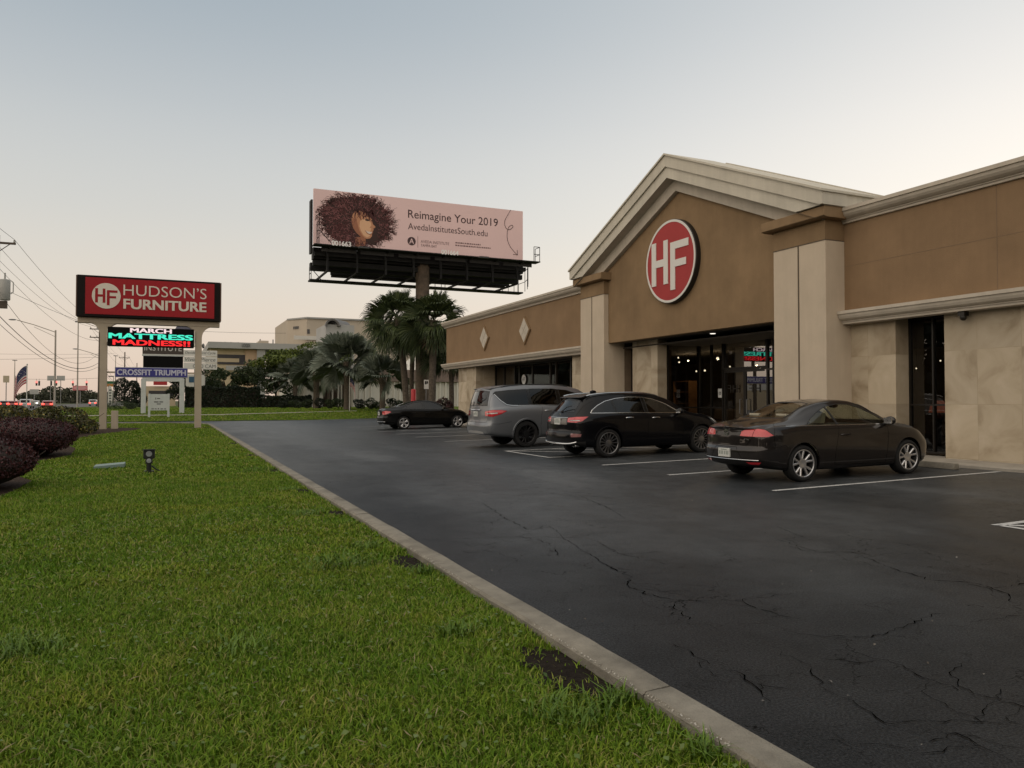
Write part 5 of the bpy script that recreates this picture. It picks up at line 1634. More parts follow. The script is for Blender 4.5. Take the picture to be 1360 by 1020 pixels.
blob('cheek', FX([(.95, .55), (1.03, .545), (1.075, .50), (1.09, .44), (1.06, .40), (1.09, .385), (1.075, .34), (1.05, .30), (1.07, .25), (1.02, .215), (.97, .25), (.93, .32), (.905, .40), (.91, .49)]), .011, MAT['skin_light'])
blob('cheek_shade', FX([(.80, .55), (.86, .52), (.88, .42), (.90, .34), (.94, .26), (.99, .20), (.93, .215), (.86, .28), (.81, .36), (.785, .45)]), .012, MAT['skin_shade'])
blob('nose', FX([(1.085, .50), (1.11, .455), (1.15, .425), (1.14, .402), (1.105, .392), (1.075, .405), (1.085, .44)]), .014, MAT['skin_mid'])
blob('mouth', FX([(.985, .345), (1.03, .325), (1.075, .322), (1.115, .335), (1.10, .285), (1.06, .268), (1.02, .285)]), .014, MAT['skin_shade'])
blob('teeth', FX([(1.0, .338), (1.04, .324), (1.08, .322), (1.10, .328), (1.09, .296), (1.06, .283), (1.03, .297)]), .016, MAT['teeth'])
blob('eye', FX([(.985, .535), (1.02, .552), (1.055, .54), (1.06, .522), (1.03, .512), (1.0, .518)]), .015, MAT['eye_dark'])
blob('eye', FX([(1.085, .535), (1.105, .54), (1.105, .515), (1.09, .515)]), .015, MAT['eye_dark'])
blob('eyebrow', FX([(.96, .585), (1.01, .615), (1.06, .60), (1.065, .588), (1.01, .597), (.965, .57)]), .015, MAT['hair_dark'])
blob('neck', FX([(.84, .20), (.93, .215), (1.0, .195), (1.0, .02), (.84, .02)]), .007, MAT['skin_shade'])
def curls(name, n, mat, region, d, w, seed):
    rr_ = random.Random(seed); q = MB()
    k = 0
    while k < n:
        x, y = region(rr_)
        # the face stays open
        if in_poly((x, y), FX([(.81, .57), (.88, .63), (1.06, .61), (1.20, .48), (1.18, .18), (1.0, .14), (.88, .22), (.81, .40)])): continue
        k += 1
        ang = math.atan2(y - hc[1], x - hc[0]) + rr_.uniform(-.8, .8)
        rad = rr_.uniform(.008, .020); step = rr_.uniform(.006, .013); ph_ = rr_.uniform(0, 6.28); m_ = rr_.randint(9, 18)
        last = None
        for i in range(m_):
            t = ph_ + i * .75
            cx = x + math.cos(ang) * step * i * .8 + rad * math.cos(t); cy = y + math.sin(ang) * step * i * .8 + rad * math.sin(t)
            tx, ty = -math.sin(t), math.cos(t)
            ww = w * (1 - .6 * i / m_)
            if not (0.02 < cx < 1.62 and .008 < cy < .992): break
            a = P2(cx - ty * ww, cy + tx * ww, d); b = P2(cx + ty * ww, cy - tx * ww, d)
            if last: q.quad(last[0], a, b, last[1])
            last = (a, b)
    return q.build(name, mat, pn)
def ring_pt(lo, hi):
    def f(r_):
        t = r_.uniform(0, 6.283); s = r_.uniform(lo, hi)
        x, y = .77 + .66 * s * math.cos(t), .50 + .46 * s * math.sin(t)
        return x, min(.96, max(.03, y))
    return f
curls('hair', 420, MAT['hair_dark'], ring_pt(.75, 1.02), .010, .0045, 1)
curls('hair', 460, MAT['hair_wine'], ring_pt(.40, 1.04), .018, .0038, 2)
curls('hair', 150, MAT['hair_glint'], ring_pt(.45, .95), .021, .0024, 3)
curls('hair', 130, MAT['hair_dark'], ring_pt(.35, .8), .024, .004, 4)
curls('hair', 170, MAT['hair_wine'], lambda r_: (r_.uniform(.36, .70), r_.uniform(.12, .8)), .026, .0034, 5)
curls('hair', 60, MAT['hair_glint'], lambda r_: (r_.uniform(.36, .70), r_.uniform(.12, .75)), .028, .0024, 6)
# fringe falling over the forehead
q = MB()
for k in range(60):
    x = rp.uniform(.69, 1.05); y = .71 + rp.uniform(-.05, .05); L_ = rp.uniform(.08, .20); cvt = rp.uniform(-.05, .12)
    last = None
    for i in range(8):
        t = i / 7; cx = x + cvt * t + .01 * math.sin(9 * t + k); cy = y - L_ * t; ww = .006 * (1 - .7 * t)
        a, b = P2(cx - ww, cy, .02), P2(cx + ww, cy, .02)
        if last: q.quad(last[0], a, b, last[1])
        last = (a, b)
q.build('hair_fringe', MAT['hair_wine'], pn)
# rear panel (its back to us), beams, walkways, rails, column
q = MB(); q.box(BX0 - .16, BX0 - .02, BY + .3, BY + 1.1, 13.0, 17.2); q.build('side_upright', MAT['steel_black'], bb)
q = MB(); q.box(12.2, 28.6, 65.0, 65.25, 12.05, 17.4); q.build('rear_panel', MAT['steel_black'], bb)
q = MB(); q.box(12.3, 28.3, 65.3, 65.5, 11.88, 12.45); q.build('rear_apron', MAT['steel_dim'], bb)
for k in range(8):
    x = 11.2 + k * 2.35
    q = MB(); q.box(x - .07, x + .07, BY + .3, BY + .55, BZ0 - 1.9, BZ1 - .4); q.box(x - .06, x + .06, BY + .55, 66.4, BZ0 - 1.95, BZ0 - 1.8); q.box(x - .05, x + .05, BY - .9, BY + .5, BZ0 - .22, BZ0 - .12)
    q.build('upright', MAT['steel_black'], bb)
for (y, z, w) in ((BY + .8, BZ0 - .5, .16), (BY + 1.6, BZ0 - 1.1, .2), (63.6, BZ0 - 1.2, .3), (62.4, 13.2, .45)):
    q = MB(); q.box(BX0 + .2, 28.6, y - w, y + w, z - w, z + w); q.build('beam', MAT['steel_black'], bb)
q = MB(); q.tube([(12.4, 64.4, 13.6), (28.4, 64.4, 13.6)], .14, 10); q.build('pipe', MAT['steel_dim'], bb)
q = MB(); q.box(BX0 - .1, BX1 + 1.2, BY - 1.05, BY - .05, BZ0 - .12, BZ0 - .04); q.build('walkway', MAT['steel_black'], bb)
q = MB(); q.box(10.6, 30.3, 65.6, 66.7, 11.55, 11.68); q.build('walkway', MAT['steel_black'], bb)
for k in range(6):
    x = BX0 + .6 + k * 3.1
    q = MB(); q.box(x, x + 2.7, BY - .03, BY - .005, BZ0 - .42, BZ0 - .1); q.build('apron_panel', MAT['steel_dim'], bb)
def rail(pts, hs, name='guard_rail', r=.03):
    q = MB()
    for h in hs: q.tube([(p[0], p[1], p[2] + h) for p in pts], r, 5)
    for p in pts: q.tube([p, (p[0], p[1], p[2] + max(hs))], r, 5)
    q.build(name, MAT['steel_black'], bb)
rail([(BX0 + .25, BY - 1.0, BZ0 - .05), (BX0 + .25, BY - .1, BZ0 - .05)], (.55, 1.1, 1.75))
q = MB(); q.tube([(BX0 + .3, BY - 1.0, BZ0 + 1.0), (BX0 + 1.3, BY - 1.0, BZ0 - .05)], .035, 5); q.build('guard_rail', MAT['steel_black'], bb)
rail([(BX1 + .6, BY - 1.0, BZ0 - .05), (BX1 + 1.15, BY - 1.0, BZ0 - .05), (BX1 + 1.15, BY - .1, BZ0 - .05)], (.6, 1.25))
rail([(28.6, BY + .2, 11.65), (29.2, BY + 1.5, 11.65), (29.8, 63.6, 11.65), (30.2, 65.0, 11.65), (30.25, 66.6, 11.65)], (.9, 1.9))
rail([(28.6, 66.6, 11.65), (29.2, 66.6, 11.65), (29.8, 66.6, 11.65), (30.2, 66.6, 11.65)], (.9, 1.9))
rail([(10.7, 66.6, 11.6), (10.7, 65.7, 11.6)], (.6, 1.2))
q = MB(); q.tube([(10.75, 66.2, 12.7), (11.7, 66.2, 11.65)], .035, 5); q.build('guard_rail', MAT['steel_black'], bb)
rail([(20.6, 62.6, 9.6), (21.5, 62.6, 9.6), (21.5, 63.6, 9.6)], (.7, 1.5, 2.0), 'ladder_cage')
q = MB(); q.box(20.4, 21.55, 62.5, 63.7, 9.52, 9.6); q.build('platform', MAT['steel_black'], bb)
q = MB(); q.tube([(19.42, 62.4, .0), (19.42, 62.4, 13.2)], .58, 28); q.build('column', MAT['steel_rust'], bb, smooth=True)
for (x, y, body) in ((BX0 + 1.2, BY - 1.06, '001663'), (BX0 + 10.1, BY - 1.06, '001664')):
    q = MB(); put_text(q, body, ((x, y - .004, BZ0 - .12), (1, 0, 0), (0, 0, 1)), 0, 1.5, 0, .40, .01, offset=.05); q.build('number_board', MAT['number_white'], bb)
for x in (13.5, 23.5): 
    q = MB(); q.tube([(x, BY - 1.0, BZ0 - .1), (x + .05, BY - 1.9, BZ0 - .25)], .04, 6); q.box(x - .35, x + .45, BY - 2.1, BY - 1.75, BZ0 - .33, BZ0 - .2); q.build('poster_lamp', MAT['steel_dim'], bb)

# ------------------------------------------------------------------ plants
def leaf_cloud(P, N, size, var=.35, fold=.25, jitter=.9, aspect=.5):
    """diamond leaves (2 triangles as one folded quad each) at points P, roughly facing N"""
    n = len(P)
    N = N + rng.normal(0, jitter, (n, 3)); N /= np.linalg.norm(N, axis=1, keepdims=True) + 1e-9
    A = rng.normal(0, 1, (n, 3)); T = np.cross(N, A); T /= np.linalg.norm(T, axis=1, keepdims=True) + 1e-9
    B = np.cross(N, T)
    s = size * (1 + rng.uniform(-var, var, (n, 1)))
    a = P - T * s; b = P + B * s * aspect + N * s * fold; c = P + T * s; d = P - B * s * aspect + N * s * fold
    V = np.stack([a, b, c, d], 1).reshape(-1, 3)
    F = np.arange(4 * n).reshape(n, 4)
    return V, F

def lumps(c, r, n, seed, tidy=False):
    """points on the surface shell of an uneven blob made from several overlapping lobes"""
    g = np.random.default_rng(seed)
    k = 9
    sp_ = .2 if tidy else .42
    cs = [np.array(c)] + [np.array(c) + np.clip(g.normal(0, 1, 3), -1.4, 1.4) * np.array(r) * sp_ for _ in range(k)]
    rs = [np.array(r) * (.85 if tidy else .72)] + [np.array(r) * (g.uniform(.55, .72) if tidy else g.uniform(.38, .58)) for _ in range(k)]
    P, N = [], []
    for ci, ri in zip(cs, rs):
        m = int(n * 1.3 / (k + 1))
        d = g.normal(0, 1, (m, 3)); d /= np.linalg.norm(d, axis=1, keepdims=True)
        q = ci + d * ri * (1 - np.abs(g.normal(0, .16, (m, 1))))
        ok = np.ones(m, bool)
        for cj, rj in zip(cs, rs):
            if cj is ci: continue
            ok &= (((q - cj) / rj) ** 2).sum(1) > .62
        P.append(q[ok]); N.append(d[ok])
    return np.concatenate(P), np.concatenate(N)

leaf_mat('leaf_purple', [(.016, .006, .007), (.036, .010, .012), (.062, .016, .019), (.026, .009, .009), (.10, .03, .03)], .5)
leaf_mat('leaf_croton', [(.02, .025, .008), (.03, .045, .010), (.035, .022, .012), (.10, .10, .015), (.03, .035, .012), (.28, .22, .05)], .45)
leaf_mat('leaf_green', [(.014, .024, .010), (.025, .042, .014), (.042, .062, .018), (.02, .032, .012)], .5)
leaf_mat('leaf_dark', [(.007, .012, .007), (.012, .020, .010), (.02, .03, .013)], .5)
leaf_mat('leaf_bright', [(.035, .055, .010), (.075, .105, .016), (.115, .145, .02), (.05, .075, .013)], .5)
leaf_mat('leaf_palm', [(.022, .036, .014), (.042, .060, .022), (.068, .088, .032)], .5)
leaf_mat('leaf_palm_dry', [(.08, .06, .035), (.11, .085, .05)], .8)
leaf_mat('leaf_silver', [(.065, .085, .06), (.10, .12, .09), (.135, .155, .12), (.08, .10, .072)], .55)
leaf_mat('leaf_red', [(.03, .008, .010), (.05, .015, .016), (.02, .02, .01)], .5)
plain('bark', (.075, .06, .047), .95, var=.4, scale=6, bump=.8, bscale=20, spec=.1)
plain('bark_palm', (.10, .082, .064), .95, var=.4, scale=7, bump=1.0, bscale=14, spec=.1)
plain('twig', (.03, .02, .015), .9)

def stems(mb, c, r, h, n, rad):
    for k in range(n):
        t = 6.283 * k / n + random.random(); s = random.uniform(.4, .95)
        p = Vector((c[0] + r * .18 * math.cos(t), c[1] + r * .18 * math.sin(t), c[2]))
        mb.tube([p, p + Vector((r * s * .35 * math.cos(t), r * s * .35 * math.sin(t), h * .35)), p + Vector((r * s * .7 * math.cos(t), r * s * .7 * math.sin(t), h * .8))], rad, 5, r1=rad * .4)

def bush(name, label, c, r, n, size, mat, seed, group=None, cat='bush', aspect=.5, core=False):
    t = thing(name, label, cat, c, 0, group)
    P, N = lumps((c[0], c[1], c[2] + r[2] * 1.0), r, n, seed, tidy=core)
    k = P[:, 2] > c[2] + .04
    if core: MB().ball((c[0], c[1], c[2] + r[2] * .95), r[0] * .8, r[1] * .8, r[2] * .85, 20, 12).build('inner_twigs', MAT['twig'], t, smooth=True)
    V, F = leaf_cloud(P[k], N[k], size, aspect=aspect)
    mesh_np('foliage', V, F, MAT[mat], t)
    m_ = MB(); stems(m_, c, max(r[0], r[1]), r[2] * 1.6, 9, .02); m_.build('stem', MAT['twig'], t)
    return t

def hedge(name, label, x0, x1, y0, y1, z0, z1, n, size, mat, seed, group=None):
    g = np.random.default_rng(seed)
    t = thing(name, label, 'hedge', ((x0 + x1) / 2, (y0 + y1) / 2, z0), 0, group)
    u = g.uniform(0, 1, (n, 3)); P = np.array([x0, y0, z0]) + u * np.array([x1 - x0, y1 - y0, z1 - z0])
    face = g.integers(0, 3, n); N = np.zeros((n, 3))
    d = np.abs(g.normal(0, .12, n))
    f0 = face == 0; P[f0, 1] = y0 + d[f0]; N[f0, 1] = -1
    f1 = face == 1; P[f1, 2] = z1 - d[f1] + .10 * np.sin(P[f1, 0] * 2.1) + g.normal(0, .05, f1.sum()); N[f1, 2] = 1
    f2 = face == 2; s = g.integers(0, 2, f2.sum()); P[f2, 0] = np.where(s == 0, x0 + d[f2], x1 - d[f2]); N[f2, 0] = np.where(s == 0, -1, 1)
    V, F = leaf_cloud(P, N, size)
    mesh_np('foliage', V, F, MAT[mat], t)
    MB().box(x0 + .15, x1 - .15, y0 + .2, y1 - .2, z0, z1 - .25).build('inner_twigs', MAT['twig'], t)
    return t

def tree(name, label, base, h, crown, n, size, mat, seed, trunk_r=.18, lean=(0, 0), group=None, lobes=7):
    g = np.random.default_rng(seed); rr_ = random.Random(seed)
    t = thing(name, label, 'tree', base, 0, group)
    b = Vector(base); top = b + Vector((lean[0], lean[1], h))
    cz = h - crown[2]
    m_ = MB(); fork = b + Vector((lean[0] * .4, lean[1] * .4, max(.8, cz * .75)))
    m_.tube([b, b.lerp(fork, .5) + Vector((rr_.uniform(-.1, .1), rr_.uniform(-.1, .1), 0)), fork], [trunk_r, trunk_r * .8, trunk_r * .65], 9)
    Ps, Ns = [], []
    for k in range(lobes):
        th = 6.283 * k / lobes + rr_.uniform(-.4, .4); rad = rr_.uniform(.35, .75); zz = rr_.uniform(-.5, .75)
        c = Vector((b.x + lean[0] + crown[0] * rad * math.cos(th), b.y + lean[1] + crown[1] * rad * math.sin(th), b.z + cz + crown[2] * zz))
        mid = fork.lerp(c, .5) + Vector((0, 0, .12 * crown[2]))
        m_.tube([fork, mid, c], [trunk_r * .5, trunk_r * .3, trunk_r * .12], 6)
        q, nn = lumps(tuple(c), tuple(np.array(crown) * rr_.uniform(.36, .55)), int(n / lobes), seed * 31 + k)
        Ps.append(q); Ns.append(nn)
    m_.build('trunk', MAT['bark'], t, smooth=True)
    V, F = leaf_cloud(np.concatenate(Ps), np.concatenate(Ns), size)
    mesh_np('crown', V, F, MAT[mat], t)
    return t

def fan_leaf(Vs, Fs, base, d, up, pet, R_, nseg, droop, fold, rr_, width=.055, span=150, roll=0.0):
    """costapalmate fan: petiole along d, then radiating strap segments whose tips droop"""
    d = d.normalized(); side = d.cross(up).normalized(); nrm = side.cross(d).normalized()
    side, nrm = side * math.cos(roll) + nrm * math.sin(roll), nrm * math.cos(roll) - side * math.sin(roll)
    # petiole
    hub = base + d * pet + Vector((0, 0, -droop * pet * .25))
    w = .018 + .004 * R_
    k = len(Vs)
    Vs += [base - side * w, base + side * w, hub + side * w * .7, hub - side * w * .7]
    Fs.append((k, k + 1, k + 2, k + 3))
    for i in range(nseg):
        a = R(-span / 2 + span * i / (nseg - 1)) + rr_.uniform(-.04, .04)
        dirv = (d * math.cos(a) + side * math.sin(a)).normalized()
        L_ = R_ * (.72 + .28 * math.cos(a * .8)) * rr_.uniform(.9, 1.06)
        cross = (dirv.cross(nrm)).normalized()
        lift = nrm * (abs(math.sin(a)) * fold)
        p0 = hub
        p1 = hub + dirv * L_ * .5 + lift * L_ * .5
        p2 = hub + dirv * L_ * .80 + lift * L_ * .75 + Vector((0, 0, -droop * L_ * .14))
        p3 = hub + dirv * L_ * .97 + lift * L_ * .8 + Vector((0, 0, -droop * L_ * .42))
        ww = width * R_
        tw = nrm * (ww * .5 * (1 if i % 2 else -1))
        k = len(Vs)
        Vs += [p0, p1 - cross * ww + tw, p1 + cross * ww - tw, p2 - cross * ww * .6, p2 + cross * ww * .6, p3]
        Fs += [(k, k + 1, k + 2), (k + 1, k + 3, k + 4, k + 2), (k + 3, k + 5, k + 4)]

def poly_mesh(name, Vs, Fs, mat, parent):
    me = bpy.data.meshes.new(name); me.from_pydata([tuple(v) for v in Vs], [], Fs)
    return link_mesh(name, me, mat, parent)

def fan_palm(name, label, base, h, nf, R_, pet, mat, seed, trunk_r=.17, lean=(0, 0), droop=.5, low=-55, nseg=28, dry=4, group=None, boots=True, width=.030):
    rr_ = random.Random(seed)
    t = thing(name, label, 'palm tree', base, 0, group)
    b = Vector(base); top = b + Vector((lean[0], lean[1], h))
    pts = [b + Vector((lean[0] * s ** 1.6, lean[1] * s ** 1.6, h * s)) for s in [k / 10 for k in range(11)]]
    m_ = MB(); m_.tube(pts, [trunk_r * (1.18 if k == 0 else 1.0 + .04 * math.sin(k * 2.3)) for k in range(11)], 14)
    tr = m_.build('trunk', MAT['bark_palm'], t, smooth=True)
    if boots:
        q = MB()
        for k in range(34):
            a = k * 2.4; z = h * (.72 + .27 * k / 34); f = z / h
            c = b + Vector((lean[0] * f ** 1.6, lean[1] * f ** 1.6, z)); o = Vector((math.cos(a), math.sin(a), 0))
            s_ = o.cross(Vector((0, 0, 1)))
            q.add([c + o * trunk_r - s_ * .06, c + o * trunk_r + s_ * .06, c + o * (trunk_r + .16) + s_ * .03 + Vector((0, 0, .3)), c + o * (trunk_r + .16) - s_ * .03 + Vector((0, 0, .3)), c + o * (trunk_r - .03) + Vector((0, 0, .1))],
                  [(0, 1, 2, 3), (0, 3, 4), (1, 4, 2), (2, 4, 3)])
        q.build('leaf_bases', MAT['bark_palm'], tr)
    Vs, Fs, Vd, Fd = [], [], [], []
    for k in range(nf):
        el = R(low + (88 - low) * ((k + .5) / nf) ** .85)
        az = k * 2.39996 + rr_.uniform(-.2, .2)
        d = Vector((math.cos(az) * math.cos(el), math.sin(az) * math.cos(el), math.sin(el)))
        p = top + Vector((0, 0, rr_.uniform(-.25, .1)))
        s = rr_.uniform(.85, 1.1)
        fan_leaf(Vs, Fs, p, d, Vector((0, 0, 1)), pet * s * (.7 + .3 * math.cos(el)), R_ * s, nseg, droop * (1.1 - .3 * math.sin(el)), .22, rr_, width, roll=rr_.gauss(0, .75))
    for k in range(dry):
        az = rr_.uniform(0, 6.28); d = Vector((math.cos(az) * .5, math.sin(az) * .5, -.85))
        fan_leaf(Vd, Fd, top + Vector((0, 0, -.3)), d, Vector((0, 0, 1)), pet * .8, R_ * .8, 12, .3, .1, rr_, width)
    poly_mesh('crown', Vs, Fs, MAT[mat], t)
    if dry: poly_mesh('dry_fronds', Vd, Fd, MAT['leaf_palm_dry'], t)
    return t

# near bushes along the left edge of the lawn
bush('purple_bush', 'nearest low purple-leaved bush at the left edge of the lawn', (-2.95, 14.5, .0), (1.10, 1.35, .50), 30000, .026, 'leaf_purple', 3, core=True)
bush('purple_bush', 'wider purple-leaved bush behind the nearest one at the lawn edge', (-3.40, 22.6, .0), (1.30, 1.85, .53), 30000, .032, 'leaf_purple', 4, core=True)
bush('croton_bush', 'yellow-speckled bush between the purple bushes and the sign post', (-4.3, 37.2, .0), (1.35, 2.4, .72), 9000, .06, 'leaf_croton', 5)
bush('croton_bush', 'lower yellow-speckled bush behind the purple bushes at the left edge', (-5.8, 28.0, .0), (1.4, 3.4, .62), 9000, .055, 'leaf_croton', 6)
bush('croton_bush', 'middle yellow-speckled bush in the row beside the street', (-5.7, 33.5, .0), (1.4, 2.4, .64), 7000, .055, 'leaf_croton', 8)

# palms by the far end of the store and on the bank
def B(x, d, z=None):
    p = at(x, 532, d); p.z = bank_z(p.y) if z is None else z
    return tuple(p)
fan_palm('cabbage_palm', 'dark green cabbage palm with a leaning trunk left of the billboard column', B(540, 62), 8.1, 66, 1.8, 1.45, 'leaf_palm', 21, trunk_r=.26, lean=(-.75, .1), droop=.75, low=-62)
fan_palm('cabbage_palm', 'slim cabbage palm between the leaning palm and the billboard column', B(546, 66), 7.1, 46, 1.6, 1.25, 'leaf_palm', 22, trunk_r=.2, lean=(.2, 0), droop=.75, low=-55)
fan_palm('cabbage_palm', 'cabbage palm whose crown covers the billboard column', B(574, 59), 7.6, 64, 1.75, 1.4, 'leaf_palm', 23, trunk_r=.27, lean=(.1, 0), droop=.7, low=-58)
fan_palm('cabbage_palm', 'cabbage palm at the corner of the store, half hidden by its eave', B(600, 62), 5.6, 44, 1.6, 1.3, 'leaf_palm', 24, trunk_r=.2, lean=(-.1, 0), droop=.8, low=-60)
fan_palm('silver_palm', 'large silver-leaved palm in front of the ribbed white building', B(461, 75), 4.7, 40, 2.2, 1.6, 'leaf_silver', 25, trunk_r=.32, droop=.35, low=-35, nseg=26, dry=0, width=.06)
fan_palm('silver_palm', 'silver-leaved palm left of the largest silver palm', B(420, 82), 3.9, 34, 2.0, 1.5, 'leaf_silver', 26, trunk_r=.3, droop=.4, low=-35, nseg=24, dry=0, width=.06)
fan_palm('silver_palm', 'shadowed silver palm under the cabbage palm crowns', B(508, 72), 3.3, 30, 1.7, 1.3, 'leaf_silver', 27, trunk_r=.26, droop=.4, low=-30, nseg=22, dry=0, width=.06)
fan_palm('silver_palm', 'leftmost silver palm above the tall hedge', B(392, 92), 3.6, 28, 1.9, 1.4, 'leaf_silver', 28, trunk_r=.28, droop=.4, low=-35, nseg=22, dry=0, width=.06)
tree('broadleaf_tree', 'yellow-green broadleaf tree rising behind the silver palms', B(392, 98), 8.0, (5.2, 4.0, 1.7), 9000, .17, 'leaf_bright', 31, .2)
tree('broadleaf_tree', 'yellow-green broadleaf tree above the largest silver palm', B(437, 100), 8.2, (3.4, 3.0, 1.6), 6000, .17, 'leaf_bright', 36, .2)
tree('dark_tree', 'dark tree beside the low office at the far left of the hedge', B(300, 105), 5.2, (3.6, 3.0, 1.9), 8000, .14, 'leaf_green', 32, .2)
tree('dark_tree', 'dark tree behind the middle of the tall hedge', B(338, 105), 6.0, (3.2, 3.0, 2.0), 8000, .14, 'leaf_green', 33, .2)
tree('dark_tree', 'dark low tree filling the gap between the office and the silver palms', B(366, 101), 5.4, (2.6, 2.4, 2.0), 7000, .14, 'leaf_green', 37, .16)
tree('dark_tree', 'dark shrubby tree behind the right sign post', B(279, 95), 4.3, (1.9, 2, 1.7), 5000, .12, 'leaf_green', 34, .16)
tree('dark_tree', 'dark tree below the white three-row sign', B(238, 100), 4.0, (1.8, 2, 1.6), 5000, .12, 'leaf_dark', 35, .16)
bush('round_bush', 'large dark round bush left of the white two-post sign', B(173, 76), (1.35, 1.3, 1.5), 7000, .09, 'leaf_dark', 41)
hedge('tall_hedge', 'tall clipped dark hedge at the far edge of the bank', 1.5, 9.5, 93.5, 95, .6, 3.0, 9000, .10, 'leaf_dark', 42)
hedge('tall_hedge', 'lower dark hedge continuing right of the tall hedge', 9.4, 15.4, 93.5, 95, .6, 2.0, 5000, .10, 'leaf_dark', 43)
hx = 0
for k, (px, d) in enumerate(((378, 84), (392, 84), (408, 83), (424, 82), (440, 81), (452, 80), (476, 79), (492, 78), (505, 78), (521, 77), (536, 76), (551, 75))):
    p = B(px, d)
    bush('low_shrub', 'small round shrub in the row in front of the ribbed white building', p, (.62 + .1 * (k % 3), .6, .48 + .06 * (k % 2)), 1500, .07, 'leaf_green' if k % 3 else 'leaf_dark', 50 + k, group='low shrubs in front of the ribbed building')
bush('ti_plant', 'dark red leafy plant at the far corner of the store', (15.4, 45.8, .1), (.8, .8, .75), 1800, .13, 'leaf_red', 71, cat='plant', aspect=.25)
bush('grass_clump', 'pale wispy grass clump behind the left sign post', B(165, 72), (1.6, 1.2, .38), 2600, .12, 'leaf_green', 72, cat='plant', aspect=.08)

# ------------------------------------------------------------------ lawn blades
def blades(n, xr, yr, hgt, wid, keep=None, z=.055, seed=1, dens_pow=1.0):
    g = np.random.default_rng(seed)
    x = g.uniform(*xr, n); y = yr[0] + (yr[1] - yr[0]) * g.uniform(0, 1, n) ** dens_pow
    if keep is not None:
        k = keep(x, y, g); x, y = x[k], y[k]
    n = len(x)
    # slow variation of length over the lawn, so that it has tufts and thin spots
    t = np.sin(x * 3.1 + 1.3 * np.sin(y * 2.3)) * np.sin(y * 2.7 + 1.1 * np.sin(x * 1.9)) + .6 * np.sin(x * 9.1 + y * 4.0) * np.sin(y * 8.3 - x * 3.0)
    h = hgt * (1 + .22 * t) * g.uniform(.55, 1.25, n)
    az = g.uniform(0, 6.283, n); ln = np.abs(g.normal(.8, .45, n)) * h
    dx, dy = np.cos(az), np.sin(az)
    w = wid * g.uniform(.6, 1.3, n)
    zz = z if not callable(z) else z(y)
    zz = np.full(n, zz) if np.isscalar(zz) else zz
    base = np.stack([x, y, zz], 1)
    side = np.stack([-dy, dx, np.zeros(n)], 1) * w[:, None]
    mid = base + np.stack([dx * ln * .35, dy * ln * .35, h * .65], 1)
    tip = base + np.stack([dx * ln, dy * ln, h * g.uniform(.8, 1.0, n)], 1)
    V = np.stack([base - side, base + side, mid + side * .8, mid - side * .8, tip], 1).reshape(-1, 3)
    i = np.arange(n)[:, None] * 5
    Q = np.concatenate([i + 0, i + 1, i + 2, i + 3], 1)
    T = np.concatenate([i + 3, i + 2, i + 4], 1)
    F = np.concatenate([np.concatenate([Q[:, [0, 1, 2]], Q[:, [0, 2, 3]]], 1).reshape(-1, 3), T])
    return V, F
def grass_mat():
    m, t, p = new_mat('grass_blade'); L = t.links.new
    g = t.nodes.new('ShaderNodeNewGeometry'); tc = t.nodes.new('ShaderNodeTexCoord')
    r = t.nodes.new('ShaderNodeValToRGB'); e = r.color_ramp.elements
    cols = [(.058, .122, .009), (.102, .193, .013), (.145, .242, .019), (.195, .275, .028), (.28, .27, .09), (.118, .21, .015)]
    while len(e) < len(cols): e.new(.5)
    for i, (el, c) in enumerate(zip(e, cols)): el.position = (0, .25, .5, .75, .93, 1.0)[i]; el.color = (*c, 1)
    L(g.outputs['Random Per Island'], r.inputs[0])
    n = t.nodes.new('ShaderNodeTexNoise'); n.inputs['Scale'].default_value = .9; n.inputs['Detail'].default_value = 8; n.inputs['Roughness'].default_value = .72
    L(tc.outputs['Object'], n.inputs['Vector'])
    r2 = t.nodes.new('ShaderNodeValToRGB'); r2.color_ramp.elements.new(.5)
    for el, (q, c) in zip(r2.color_ramp.elements, ((.3, (.66, .82, .75)), (.5, (1, .98, 1.1)), (.72, (1.42, 1.08, 1.3)))): el.position = q; el.color = (*c, 1)
    L(n.outputs['Fac'], r2.inputs[0])
    x = t.nodes.new('ShaderNodeMix'); x.data_type = 'RGBA'; x.blend_type = 'MULTIPLY'; x.inputs['Factor'].default_value = 1
    L(r.outputs[0], x.inputs['A']); L(r2.outputs[0], x.inputs['B']); L(x.outputs['Result'], p.inputs['Base Color'])
    p.inputs['Roughness'].default_value = .6; p.inputs['Specular IOR Level'].default_value = .08
    tr = t.nodes.new('ShaderNodeBsdfTranslucent'); L(x.outputs['Result'], tr.inputs[0])
    ms = t.nodes.new('ShaderNodeMixShader'); ms.inputs[0].default_value = .25
    L(p.outputs[0], ms.inputs[1]); L(tr.outputs[0], ms.inputs[2]); L(ms.outputs[0], t.nodes['Material Output'].inputs[0])
grass_mat()
def lawn_keep(x, y, g):
    k = np.ones(len(x), bool)
    for (cx, cy, rx, ry, rot) in PATCHES:
        d2 = np.sqrt(((x - cx) / rx) ** 2 + ((y - cy) / ry) ** 2)
        k &= g.uniform(0, 1, len(x)) > np.interp(d2, [0, .75, 1.15, 1.7], [.97, .93, .45, 0])
    # inside the camera's view only (plus a margin) : left limit follows the frame edge, bed on the left stays bare
    k &= x > -1.2 - .19 * y - 0.7
    bq = BED[1:-1]
    bx = np.where((y < 11.5) | (y > 44.4), -9, np.interp(y, [q[1] for q in bq], [q[0] for q in bq]))
    k &= x > bx
    k &= ~((y > 41.4) & (y < 42.8) & (x > .5) & (g.uniform(0, 1, len(x)) < .8))
    return k
gs = []
gs.append(blades(270000, (-4, 1.99), (1.2, 6.5), .037, .0034, lawn_keep, seed=1, dens_pow=1.15))
